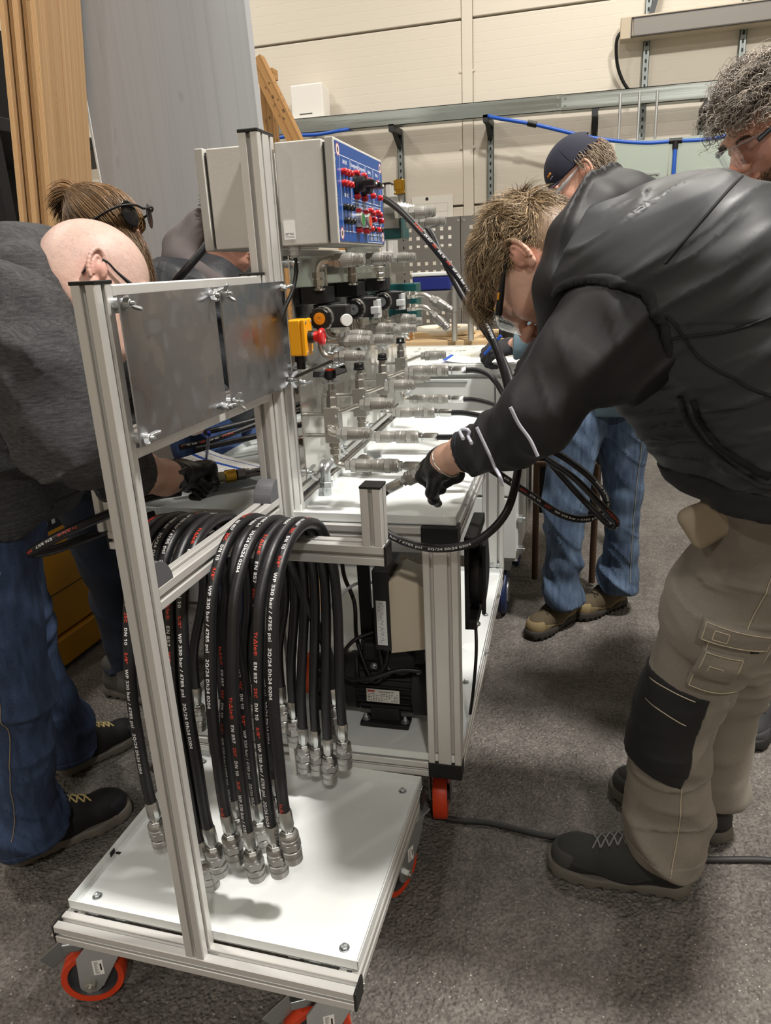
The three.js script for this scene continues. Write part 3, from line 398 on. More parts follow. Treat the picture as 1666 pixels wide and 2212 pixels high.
const X = V(1, 0, 0), DN = V(0, -1, 0), ZP = V(0, 0, 1);
// four needle-valve stations along the lower plates
const knobLabs = ['with broad two-winged black handle and red cap', 'second from the mast, with round black knob', 'third from the mast, with round black knob', 'farthest from the mast, black knob with white dot'];
[[-1.535, 1.0], [-1.768, 1.02], [-2.01, 1.03], [-2.25, 1.045]].forEach(([z, yb], i) => {
  const x = -0.552, t = thing('needle_valve', 'steel needle valve block ' + knobLabs[i], 'valve', [x, yb, z], { m: true, group: 'needle valves along the lower plates' });
  const blk = [[1.033, 1.112], [1.045, 1.115], [1.06, 1.118], [1.055, 1.13]][i], kt = [1.193, 1.172, 1.165, 1.185][i];
  part('valve_body', bx(x - 0.0165, x + 0.0165, blk[0], blk[1], z - 0.0165, z + 0.0165, 0.0015), std(0xbcbab5, 0.35, 0.9), t);
  part('stem', [hexa(V(x, blk[1], z), V(x, blk[1] + 0.022, z), 0.0125), hexa(V(x, blk[1] + 0.022, z), V(x, blk[1] + 0.036, z), 0.0105), rod(V(x, blk[1] + 0.036, z), V(x, kt - 0.014, z), 0.006)], MT.steel, t);
  if (i === 0) { part('knob', [lathe([[0.0085, 0], [0.013, 0.004], [0.013, 0.012], [0.0125, 0.02], [0, 0.02]], V(x, kt - 0.022, z), UP, 20), along(new RoundedBoxGeometry(0.017, 0.034, 0.005, 2, 0.002).translate(0, 0.02, 0), V(x, kt - 0.01, z), V(x - 0.02, kt - 0.008, z + 0.011)), along(new RoundedBoxGeometry(0.017, 0.034, 0.005, 2, 0.002).translate(0, 0.02, 0), V(x, kt - 0.01, z), V(x + 0.02, kt - 0.004, z - 0.008))], MT.blackPl, t); part('knob_cap', lathe([[0.0095, 0], [0.0095, 0.003], [0, 0.0035]], V(x, kt - 0.002, z), UP, 18), MT.orangeRed, t); part('stop_washer', lathe([[0, 0], [0.019, 0], [0.019, 0.003], [0, 0.003]], V(x, kt - 0.029, z), UP, 24), MT.zinc, t); }
  else { part('knob', [lathe([[0.0135, 0], [0.0138, 0.004], [0.0122, 0.0055], [0.0122, 0.0145], [0.0105, 0.017], [0, 0.0172]], V(x, kt - 0.012, z), UP, 24)], MT.blackPl, t); if (i === 3) part('white_dot', lathe([[0, 0], [0.003, 0], [0.0028, 0.0006], [0, 0.0006]], V(x + 0.003, kt - 0.003, z + 0.0119), ZP, 12), std(0xffffff, 0.4), t); }
  for (const y of [blk[0] + 0.014, blk[1] - 0.018]) part('mount_rod', rod(V(-0.61, y, z), V(x - 0.016, y, z), 0.0048), MT.steel, t);
  const bs = []; part('body_screw', [bolt(V(x + 0.012, blk[1] - 0.02, z + 0.0165), ZP, 0.0035, 0.004)], MT.zinc, t);
  // lower swivel, bend, coupling
  part('fitting', [swivel(V(x, blk[0], z), DN), elbow([[x, blk[0] - 0.028, z], [x, blk[0] - 0.04, z], [x + 0.004, blk[0] - 0.05, z], [x + 0.014, blk[0] - 0.054, z], [x + 0.03, blk[0] - 0.054, z]])], MT.nickelShiny, t);
  part('coupling', nipple(V(x + 0.022, blk[0] - 0.054, z), X), MT.nickel, t);
  // side pipe high on the block
  part('fitting', [elbow([[x + 0.014, blk[1] - 0.012, z - 0.006], [x + 0.03, blk[1] - 0.008, z - 0.006], [x + 0.05, blk[1], z - 0.006], [x + 0.07, blk[1] + 0.004, z - 0.006]], 0.005)], MT.nickelShiny, t);
  part('coupling', nipple(V(x + 0.062, blk[1] + 0.003, z - 0.006), V(1, 0.02, 0)), MT.nickel, t);
  if (i === 0 || i === 3) { const ye = i ? blk[0] + 0.016 : blk[0] + 0.026; part('fitting', [elbow([[x, ye + 0.006, z + 0.014], [x - 0.001, ye + 0.006, z + 0.027], [x + 0.005, ye + 0.002, z + 0.034], [x + 0.016, ye, z + 0.034], [x + 0.028, ye, z + 0.034]], 0.0075), lathe([[0.011, 0], [0.011, 0.008], [0.009, 0.01], [0, 0.01]], V(x, ye + 0.006, z + 0.014), ZP, 16)], MT.nickelShiny, t); part('coupling', nipple(V(x + 0.018, ye, z + 0.034), X), MT.nickel, t); }
});
// three solenoid valves on the upper plates
[[-1.515, 1.302, 'with orange-centred knob nearest the mast'], [-1.775, 1.304, 'with grey-centred knob, middle of the row'], [-2.06, 1.306, 'farthest from the mast']].forEach(([z, y, lab], i) => {
  const x = -0.556, t = thing('solenoid_valve', 'black solenoid valve ' + lab, 'valve', [x, y, z], { m: true, group: 'solenoid valves along the upper plates' });
  part('manifold', bx(-0.609, x - 0.0, y + 0.028, y + 0.062, z - 0.105, z - 0.03, 0.002), MT.blackMatt, t); part('valve_body', bx(x - 0.03, x + 0.018, y - 0.02, y + 0.026, z - 0.12, z - 0.04, 0.002), MT.blackMatt, t);
  part('coil', [lathe([[0, -0.05], [0.024, -0.05], [0.0245, -0.004], [0.023, 0], [0, 0]], V(x, y, z), ZP, 30)], MT.nickelShiny, t);
  const kn = part('adjuster_knob', [lathe([[0.0215, 0], [0.0225, 0.002], [0.0225, 0.011], [0.02, 0.0135], [0.0135, 0.0135], [0.013, 0.012], [0, 0.012]], V(x, y, z), ZP, 28), Array.from({ length: 14 }, (_, k) => { const a = k / 14 * 6.283; return rod(V(x + 0.0222 * Math.cos(a), y + 0.0222 * Math.sin(a), z + 0.001), V(x + 0.0218 * Math.cos(a), y + 0.0218 * Math.sin(a), z + 0.012), 0.0021, 0.0021, 6); })], MT.blackPl, t);
  part('knob_centre', [lathe([[0, 0], [0.0125, 0], [0.0125, 0.002], [0.004, 0.0024], [0.0036, 0.0012], [0, 0.0012]], V(x, y, z + 0.0122), ZP, 24)], i === 0 ? std(0xe08a12, 0.4) : std(0x85898c, 0.35, 0.5), kn);
  part('plug_housing', bx(x - 0.006, x + 0.052, y - 0.021, y + 0.024, z - 0.05, z - 0.012, 0.003), MT.blackMatt, t);
  part('rating_plate', bx(x + 0.016, x + 0.05, y + 0.0245, y + 0.025, z - 0.046, z - 0.018), std(0xffffff, 0.3, 0.4, { map: printLabel(96, 64, (c) => { c.fillStyle = '#c8c9ca'; c.fillRect(0, 0, 96, 64); c.fillStyle = '#b03030'; c.fillRect(52, 10, 22, 14); c.fillStyle = '#222'; for (let k = 0; k < 5; k++) c.fillRect(8, 10 + k * 10, 36, 3); }) }), t);
  if (i === 0) part('plug_cap', [lathe([[0.0105, 0], [0.0125, 0.001], [0.0125, 0.017], [0.0115, 0.019], [0, 0.0195]], V(x + 0.045, y - 0.006, z - 0.024), V(0.45, 0, 0.9), 24)], std(0xdfe0de, 0.4), t, 'white plastic blanking cap'); else part('clear_plug', [bx(x + 0.042, x + 0.056, y - 0.024, y + 0.02, z - 0.045, z - 0.012, 0.002), bx(x + 0.036, x + 0.058, y - 0.014, y + 0.004, z - 0.03, z - 0.009, 0.003)], std(0xc4c8c8, 0.3), t, 'white clip-on plug');
  // upper coupling on a swan neck
  part('fitting', [swivel(V(x - 0.01, y + 0.092, z - 0.03), DN), lathe([[0.011, 0], [0.0135, 0.004], [0, 0.005]], V(x - 0.01, y + 0.055, z - 0.03), UP, 16), elbow([[x - 0.01, y + 0.062, z - 0.03], [x - 0.01, y + 0.086, z - 0.03], [x - 0.006, y + 0.104, z - 0.03], [x + 0.006, y + 0.113, z - 0.03], [x + 0.024, y + 0.113, z - 0.03]], 0.0085)], MT.nickelShiny, t);
  part('coupling', nipple(V(x + 0.016, y + 0.113, z - 0.03), X, 0.95), MT.nickel, t);
  // lower couplings on bends
  const lo = i === 0 ? [[-0.035, -0.052, 0.05], [-0.02, -0.082, 0.035], [-0.075, -0.045, 0.035]] : [[-0.04, -0.05, 0.03], [-0.09, -0.062, 0.045], [-0.015, -0.075, 0.04]];
  for (const [dz, dy, dx] of lo) { part('fitting', [elbow([[x - 0.012, y - 0.016, z + dz], [x - 0.012, y + dy + 0.02, z + dz], [x - 0.006, y + dy + 0.005, z + dz], [x + 0.006, y + dy, z + dz], [x + dx * 0.5 + 0.01, y + dy, z + dz]], 0.0066)], MT.nickelShiny, t); part('coupling', nipple(V(x + dx * 0.5, y + dy, z + dz), X, 0.88), MT.nickel, t); }
});
// emergency stop
{
  const t = thing('emergency_stop', 'yellow emergency stop box with red mushroom button', 'emergency stop', [-0.615, 1.28, -1.465], { m: true }), x = -0.6, y = 1.27, z = -1.442;
  part('station_box', [bx(x, x + 0.026, y - 0.036, y + 0.036, z - 0.032, z + 0.012, 0.004)], MT.yellow, t); part('box_lid', [bx(x + 0.0265, x + 0.036, y - 0.0365, y + 0.0365, z - 0.0325, z + 0.0125, 0.003)], MT.yellow, t);
  for (const dy of [-0.03, 0.03]) for (const dz of [-0.026, 0.006]) part('lid_screw', lathe([[0.0032, 0], [0.003, 0.0012], [0, 0.0012]], V(x + 0.036, y + dy, z + dz), X, 10), MT.zinc, t);
  part('button_collar', lathe([[0.0125, 0], [0.0125, 0.008], [0.0105, 0.012], [0, 0.012]], V(x + 0.036, y, z - 0.01), X, 20), MT.blackPl, t);
  part('mushroom_button', lathe([[0.0105, 0.011], [0.0115, 0.02], [0.0165, 0.024], [0.0178, 0.028], [0.0165, 0.031], [0.012, 0.0325], [0.011, 0.031], [0, 0.031]], V(x + 0.036, y, z - 0.01), X, 28), MT.red, t, 'red mushroom push button');
  part('cable_gland', [hexa(V(x + 0.014, y - 0.036, z - 0.01), V(x + 0.014, y - 0.05, z - 0.01), 0.012), rod(V(x + 0.014, y - 0.05, z - 0.01), V(x + 0.014, y - 0.064, z - 0.01), 0.009)], MT.blackPl, t);
}
// pump valve blocks (teal) at the far end
{
  let t = thing('valve_block', 'teal valve block behind the solenoid valves', 'valve block', [-0.56, 1.24, -2.35], { m: true });
  part('block_body', bx(-0.61, -0.515, 1.236, 1.345, -2.42, -2.34, 0.004), MT.teal, t); part('end_plate', [bx(-0.57, -0.535, 1.27, 1.322, -2.34, -2.27, 0.003)], std(0x77787a, 0.4, 0.9), t); part('solenoid_end', [lathe([[0.013, 0], [0.013, 0.03], [0.01, 0.036], [0, 0.036]], V(-0.552, 1.296, -2.27), ZP, 20), lathe([[0.017, 0.004], [0.017, 0.02], [0, 0.021]], V(-0.552, 1.296, -2.27), ZP, 20)], MT.blackPl, t);
  for (const y of [1.312, 1.276]) { part('fitting', [swivel(V(-0.535, y, -2.29), X), elbow([[-0.505, y, -2.29], [-0.485, y - 0.001, -2.29], [-0.468, y - 0.008, -2.29], [-0.452, y - 0.02, -2.29]], 0.008)], MT.nickelShiny, t); part('coupling', nipple(V(-0.462, y - 0.012, -2.29), y > 1.3 ? V(0.85, -0.5, 0.1) : V(0.7, -0.72, 0.1), 0.95), MT.nickel, t); }
  t = thing('pressure_block', 'teal pressure block with gold-coloured pressure gauge cap', 'valve block', [-0.56, 1.47, -2.3], { m: true });
  part('block_body', bx(-0.62, -0.527, 1.472, 1.545, -2.32, -2.2, 0.004), MT.teal, t); part('cover_plate', bx(-0.6, -0.53, 1.5, 1.585, -2.2, -2.194, 0.002), MT.aluDark, t);
  part('brass_cap', [lathe([[0.0165, 0], [0.0165, 0.004], [0.0145, 0.006], [0.0145, 0.01], [0.0165, 0.012], [0.0165, 0.036], [0.0145, 0.038], [0, 0.0385]], V(-0.528, 1.59, -2.21), UP, 24)], MT.gold, t); part('cap_stem', rod(V(-0.528, 1.56, -2.21), V(-0.528, 1.59, -2.21), 0.0075), MT.nickel, t);
  part('tee_pipe', [tube(curve([[-0.565, 1.553, -2.18], [-0.53, 1.552, -2.18], [-0.49, 1.542, -2.2]]), (q) => 0.0165 + 0.002 * Math.sin(q * 60), { n: 40 })], MT.nickel, t);
  for (const [y, z, l] of [[1.535, -2.15, 0], [1.512, -2.2, 0.02]]) { part('fitting', swivel(V(-0.53 + l, y, z), X, 1), MT.nickelShiny, t); part('coupling', nipple(V(-0.505 + l, y, z), X, 1.1), MT.nickel, t); }
}
// loose parts on the worktop
{
  let t = thing('pipe_elbow', 'zinc elbow fitting standing on the white worktop', 'fitting', [-0.6, 0.881, -1.6], { m: true });
  part('elbow_body', [rod(V(-0.608, 0.881, -1.62), V(-0.608, 0.9, -1.62), 0.011), hexa(V(-0.608, 0.9, -1.62), V(-0.608, 0.916, -1.62), 0.0165), rod(V(-0.608, 0.916, -1.62), V(-0.608, 0.935, -1.62), 0.0125), tube(curve([[-0.608, 0.93, -1.62], [-0.608, 0.942, -1.62], [-0.606, 0.95, -1.628], [-0.603, 0.952, -1.645]]), 0.0125), hexa(V(-0.603, 0.952, -1.645), V(-0.6, 0.952, -1.66), 0.0145)], MT.zinc, t);
  t = thing('pressure_gauge', 'small round pressure gauge lying behind the couplings', 'gauge', [-0.53, 0.89, -1.83], { m: true });
  const a = V(-0.548, 0.908, -1.80), d = V(0.9, -0.12, 0.35).normalize(); part('gauge_case', lathe([[0, -0.03], [0.021, -0.03], [0.024, -0.026], [0.024, 0], [0.0225, 0.003], [0.02, 0.003], [0.02, 0.001]], a, d, 32), MT.steel, t); part('gauge_face', lathe([[0, 0.0005], [0.02, 0.0005], [0.02, 0.0012], [0, 0.0012]], a, d, 28), std(0xefe9e6, 0.4), t); part('needle', along(bx(-0.001, 0.001, 0, 0.015, -0.0004, 0.0004), a.clone().addScaledVector(d, 0.002), a.clone().addScaledVector(d, 0.002).add(V(0, 0.02, -0.008))), MT.blackPl, t);
  part('gauge_bracket', [bx(-0.57, -0.53, 0.88, 0.93, -1.87, -1.86, 0.002), rod(V(-0.53, 0.91, -1.85), V(-0.555, 0.9, -1.82), 0.009)], MT.zinc, t);
}
// ---------- hydraulic hoses ----------
const hoseTex = tex(2048, 256, (x, w, h) => {
  x.fillStyle = '#131316'; x.fillRect(0, 0, w, h);
  x.strokeStyle = 'rgba(60,60,66,.55)'; x.lineWidth = 2; for (let k = -1; k < 7; k++) { x.beginPath(); x.moveTo(k * 340, h); x.lineTo(k * 340 + 170, 0); x.stroke(); }
  x.font = 'bold 33px sans-serif'; x.textBaseline = 'middle'; let p = 20;
  const put = (s, c, gap) => { x.save(); x.translate(p, h / 2); x.scale(1.12, 1); x.fillStyle = c; x.fillText(s, 0, 0); p += x.measureText(s).width * 1.12 + gap; x.restore(); };
  const R = '#d8412c', Wt = '#dcdcdc';
  put('Tr', R, 2); x.strokeStyle = R; x.lineWidth = 5; x.beginPath(); x.moveTo(p + 3, h / 2 + 11); x.lineTo(p + 16, h / 2 - 11); x.lineTo(p + 29, h / 2 + 11); x.closePath(); x.stroke(); p += 33; put('le®', R, 32); put('EN 857', Wt, 26); put('2SC', R, 26); put('DN 10', Wt, 40); put('3/8"', R, 30); put('WP 330 bar / 4785 psi', Wt, 34); put('2Q/24 Dh24 0204', Wt, 0);
}, { rep: [1 / 0.62, 1] });
const hoseMat = std(0xffffff, 0.42, 0, { map: hoseTex, bumpMap: rep(cloud, 40, 1), bumpScale: 0.0002 }), plainHose = std(0x141416, 0.45);
const ferM = std(0xc4c6c4, 0.25, 1), cplM = std(0xa3a19e, 0.4, 0.9);
// hose hung over an arm: x at arm, front end, back end (coupling mouths), hump height
function hung(label, xa, xf, yf, zf, xb, yb, zb, hump, u0, group) {
  const t = thing('hydraulic_hose', label, 'hose', [xa, hump, -1.25], { group }), k = 1.06;
  const F = V(xf, yf, zf), B = V(xb, yb, zb), dF = V((xa - xf) * 0.35 - 0.012, 0.3, 0.012).normalize(), dB = V((xa - xb) * 0.3, 0.3, -0.005).normalize();
  const Fe = F.clone().addScaledVector(dF, 0.105), Be = B.clone().addScaledVector(dB, 0.105), zq = -1.25;
  const dz = zf + 1.0, X = (q) => xa + (xf - xa) * q;
  const c = curve([Be.clone().addScaledVector(dB, -0.02), Be, Be.clone().addScaledVector(dB, 0.1), V(xa * 0.75 + xb * 0.25, 0.72, -1.35), V(xa, hump - 0.13, -1.335), V(xa, hump - 0.04, -1.288), V(xa, hump - 0.006, -1.225), V(xa, hump, -1.17), V(X(0.1), hump - 0.018, -1.105 + dz * 0.1), V(X(0.25), hump - 0.075, -1.045 + dz * 0.4), V(X(0.45), 0.79, -1.012 + dz * 0.7), V(X(0.6), 0.69, -0.992 + dz), V(X(0.8), 0.575, -0.986 + dz), Fe.clone().addScaledVector(dF, 0.03), Fe, Fe.clone().addScaledVector(dF, -0.02)]);
  part('hose_body', tube(c, 0.0108, { face: V(0, 0, -1), u0, m: 16 }), hoseMat, t);
  for (const [p, d] of [[F, dF], [B, dB]]) { part('coupling', female(p, d, k), cplM, t); part('ferrule', ferrule(p.clone().addScaledVector(d, 0.06), d, k), ferM, t); }
}
const GR = 'hydraulic hoses over the right arm', GL = 'hydraulic hoses over the left arm';
[[-0.624, -0.623, 0.335, -1.0, -0.66, 0.40, -1.33, 0.957, 0.10], [-0.601, -0.604, 0.30, -1.08, -0.635, 0.36, -1.335, 0.951, 0.42], [-0.579, -0.582, 0.306, -1.0, -0.612, 0.30, -1.325, 0.956, 0.24], [-0.556, -0.563, 0.36, -1.09, -0.583, 0.295, -1.33, 0.951, 0.54], [-0.533, -0.533, 0.327, -1.0, -0.552, 0.28, -1.325, 0.955, 0.34], [-0.511, -0.502, 0.365, -1.0, -0.515, 0.32, -1.33, 0.953, 0.06], [-0.6, -0.66, 0.30, -1.08, -0.535, 0.39, -1.36, 0.935, 0.45]].forEach((a, i) => hung(['left-most', 'second', 'third', 'fourth', 'fifth', 'right-most', 'hindmost'][i] + ' black hose draped over the right hose arm', ...a, GR));
[[-0.688, -0.662, 0.298, -1.0, -0.72, 0.40, -1.33, 0.955, 0.02], [-0.711, -0.685, 0.262, -1.0, -0.75, 0.36, -1.335, 0.953, 0.47], [-0.737, -0.73, 0.33, -1.03, -0.78, 0.33, -1.33, 0.955, 0.2], [-0.762, -0.752, 0.36, -1.06, -0.81, 0.35, -1.33, 0.952, 0.28], [-0.788, -0.781, 0.335, -1.0, -0.84, 0.31, -1.33, 0.953, 0.48], [-0.814, -0.79, 0.39, -1.07, -0.88, 0.37, -1.33, 0.948, 0.05]].forEach((a, i) => hung(['right-most', 'second from right', 'third from right', 'fourth from right', 'fifth from right', 'left-most'][i] + ' black hose draped over the left hose arm', ...a, GL));
// hoses in use
function hoseRun(label, pts, r, o = {}) { const t = thing('hydraulic_hose', label, 'hose', pts[Math.floor(pts.length / 2)]); part('hose_body', tube(curve(pts), r, { face: o.face, u0: o.u0 ?? 0, m: 14 }), o.plain ? plainHose : hoseMat, t); if (o.end) { const a = V(...o.end[0]), d = V(...o.end[1]).normalize(), k = o.k ?? K; part('coupling', female(a, d, k), MT.nickel, t); part('ferrule', ferrule(a.clone().addScaledVector(d, 0.06 * k), d, k), ferM, t); } return t; }
hoseRun('thick black hose sweeping down from the control box past the blond head', [[-0.62, 1.57, -2.1], [-0.58, 1.573, -2.05], [-0.546, 1.562, -2.02], [-0.503, 1.535, -1.98], [-0.445, 1.488, -1.92], [-0.374, 1.421, -1.85], [-0.307, 1.353, -1.78], [-0.258, 1.285, -1.73], [-0.222, 1.22, -1.7], [-0.192, 1.135, -1.68], [-0.176, 1.033, -1.66], [-0.17, 0.95, -1.66]], 0.0088, { u0: 0.36, face: V(0.3, 0.5, 0.8) });
hoseRun('second black hose behind it running from the rear couplings', [[-0.53, 1.535, -2.3], [-0.481, 1.488, -2.25], [-0.422, 1.405, -2.15], [-0.362, 1.31, -2.1], [-0.304, 1.235, -2.05], [-0.254, 1.175, -2.0], [-0.222, 1.13, -1.95], [-0.2, 1.08, -1.9], [-0.183, 1.0, -1.85]], 0.0088, { plain: true });
hoseRun('black hose held in the gloved hand, looping below the worktop edge', [[-0.405, 0.958, -1.43], [-0.422, 0.945, -1.42], [-0.432, 0.922, -1.40], [-0.42, 0.89, -1.385], [-0.375, 0.865, -1.375], [-0.3, 0.85, -1.375], [-0.22, 0.866, -1.385], [-0.165, 0.915, -1.41], [-0.145, 0.985, -1.45], [-0.146, 1.05, -1.5]], 0.0083, { u0: 0.118, face: V(-0.6, 0.3, 0.7), end: [[-0.318, 1.004, -1.435], [-0.078, -0.040, 0.005]], k: 0.95 });
hoseRun('black hose from the third needle valve arching to the right', [[-0.345, 1.121, -2.008], [-0.31, 1.121, -2.005], [-0.275, 1.11, -1.99], [-0.24, 1.075, -1.96], [-0.2, 1.01, -1.9], [-0.17, 0.95, -1.86]], 0.0075, { plain: true, end: [[-0.446, 1.121, -2.01], [1, 0, 0]] });
hoseRun('black hose from the far lower coupling running level to the right', [[-0.384, 1.006, -2.0], [-0.35, 1.006, -2.0], [-0.28, 1.0, -1.97], [-0.22, 0.99, -1.9], [-0.16, 0.97, -1.82]], 0.0075, { plain: true, end: [[-0.486, 1.006, -2.003], [1, 0, 0]] });
hoseRun('black hose from the second valve lower coupling crossing to the right', [[-0.376, 0.992, -1.757], [-0.34, 0.993, -1.757], [-0.28, 1.003, -1.75], [-0.22, 1.02, -1.73], [-0.17, 1.03, -1.72]], 0.0068, { plain: true, end: [[-0.477, 0.991, -1.761], [1, 0.01, 0]] });
hoseRun('black hose from the farthest needle valve lower coupling, running right', [[-0.394, 1.001, -2.24], [-0.36, 1.0, -2.24], [-0.3, 0.995, -2.2], [-0.24, 0.99, -2.1], [-0.2, 0.99, -2.0]], 0.0075, { plain: true, end: [[-0.494, 1.001, -2.243], [1, 0, 0]] });
hoseRun('black hose whose coupling sits just above the gloved hand', [[-0.368, 0.98, -1.525], [-0.34, 0.981, -1.525], [-0.28, 0.99, -1.53], [-0.24, 1.0, -1.54]], 0.0075, { plain: true, end: [[-0.469, 0.979, -1.528], [1, 0.01, 0]] });
hoseRun('loop of black hose hanging in front of the blue jeans', [[-0.22, 0.96, -1.6], [-0.14, 0.9, -1.62], [-0.06, 0.836, -1.66], [-0.01, 0.822, -1.68], [0.03, 0.834, -1.7], [0.036, 0.86, -1.71], [-0.0, 0.905, -1.73], [-0.06, 0.955, -1.72], [-0.1, 0.985, -1.7]], 0.0085, { u0: 0.02 });
hoseRun('second loop of black hose hanging farther right', [[-0.1, 0.975, -1.64], [-0.04, 0.94, -1.62], [0.02, 0.88, -1.62], [0.058, 0.835, -1.63], [0.05, 0.818, -1.645], [0.02, 0.838, -1.66], [-0.03, 0.88, -1.69], [-0.1, 0.95, -1.72]], 0.0075, { u0: 0.45 });
hoseRun('black hose loop sticking out to the left of the mast', [[-0.86, 0.955, -1.36], [-0.9, 0.96, -1.3], [-0.95, 0.945, -1.22], [-1.02, 0.918, -1.16], [-1.07, 0.892, -1.14], [-1.088, 0.88, -1.15], [-1.07, 0.876, -1.175], [-1.0, 0.885, -1.3], [-0.93, 0.9, -1.36]], 0.0097, { u0: 0.4, face: V(0.3, 0.5, 0.8) });
// adaptor lying on the left worktop
{
  const t = thing('hose_coupling', 'long coupling with a brass ring lying on the left worktop', 'coupling', [-0.9, 0.92, -1.6]);
  const a = V(-1.0, 0.915, -1.53), d = V(0.155, 0.002, -0.115).normalize(), P = (q) => a.clone().addScaledVector(d, q);
  part('ferrule', ferrule(P(0.05), d.clone().negate(), 1), ferM, t); part('coupling', female(P(0.1), d.clone().negate(), 0.95), std(0x77736a, 0.32, 1), t);
  part('adaptor', [hexa(P(0.1), P(0.115), 0.0165), lathe([[0.012, 0], [0.0135, 0.004], [0.0135, 0.03], [0, 0.03]], P(0.113), d)], std(0x8f8b76, 0.3, 1), t);
  part('brass_ring', [lathe([[0.014, 0], [0.0165, 0.002], [0.0165, 0.028], [0.0135, 0.03], [0, 0.03]], P(0.14), d, 12)], MT.gold, t); part('end_coupling', [lathe([[0.0145, 0], [0.0145, 0.02], [0.0125, 0.022], [0.0125, 0.03], [0.0105, 0.034], [0.0105, 0.06], [0, 0.06]], P(0.172), d, 22)], std(0x6e6a66, 0.35, 1), t);
  hoseRun('short black hose end curling behind the brass-ringed coupling', [P(0.225).toArray(), P(0.24).toArray(), [-0.805, 0.925, -1.68], [-0.79, 0.925, -1.71], [-0.8, 0.92, -1.76], [-0.86, 0.905, -1.8]], 0.0088, { plain: true });
  for (const [i, pts] of [[[-0.79, 0.985, -2.25], [-0.85, 0.985, -2.2], [-0.98, 0.96, -2.1], [-1.08, 0.935, -1.95], [-1.15, 0.93, -1.85]], [[-0.8, 0.94, -2.2], [-0.88, 0.945, -2.1], [-1.0, 0.93, -1.97], [-1.1, 0.925, -1.85]], [[-0.75, 1.02, -2.4], [-0.9, 0.99, -2.3], [-1.05, 0.95, -2.15], [-1.15, 0.94, -2.0]]].entries()) hoseRun(['upper', 'lower', 'hindmost'][i] + ' black hose lying across the left worktop under the blank plates', pts, 0.0088, { u0: 0.25, plain: i > 0 });
  const f = thing('hose_coupling', 'bright hose ferrule behind the mast on the left worktop', 'coupling', [-0.76, 0.98, -2.26]); part('ferrule', rod(V(-0.8, 0.986, -2.245), V(-0.7, 0.99, -2.3), 0.0125), ferM, f);
  const n2 = thing('hose_coupling', 'grey male coupling over the left worktop beside the braided cable', 'coupling', [-0.72, 0.97, -1.75], {}); part('coupling', nipple(V(-0.665, 0.985, -1.72), V(-1, 0.05, 0), 0.9), std(0x7b7069, 0.38, 1), n2);
  const n3 = thing('hose_coupling', 'nickel coupling under the bottom corner of the second blank plate', 'coupling', [-0.7, 1.13, -1.62], {}); part('coupling', female(V(-0.665, 1.14, -1.6), V(-1, 0, 0), 0.85), MT.nickel, n3);
  const bc = thing('cable_bundle', 'black and grey braided cable bundle running down beside the mast', 'cable', [-0.69, 0.95, -1.44]);
  const br = std(0x8a8b86, 0.6, 0.3, { bumpMap: rep(fineBump, 60, 1), bumpScale: 0.001 });
  part('braided_cable', tube(curve([[-0.678, 1.2, -1.47], [-0.69, 1.05, -1.45], [-0.692, 0.95, -1.44], [-0.676, 0.82, -1.45]]), 0.0085), br, bc); part('black_cable', tube(curve([[-0.695, 1.2, -1.47], [-0.684, 1.05, -1.435], [-0.675, 0.95, -1.43], [-0.668, 0.83, -1.44]]), 0.0065), MT.blackPl, bc); part('cable_tie', bx(-0.705, -0.66, 0.985, 0.991, -1.452, -1.424, 0.002), MT.blackPl, bc);
}
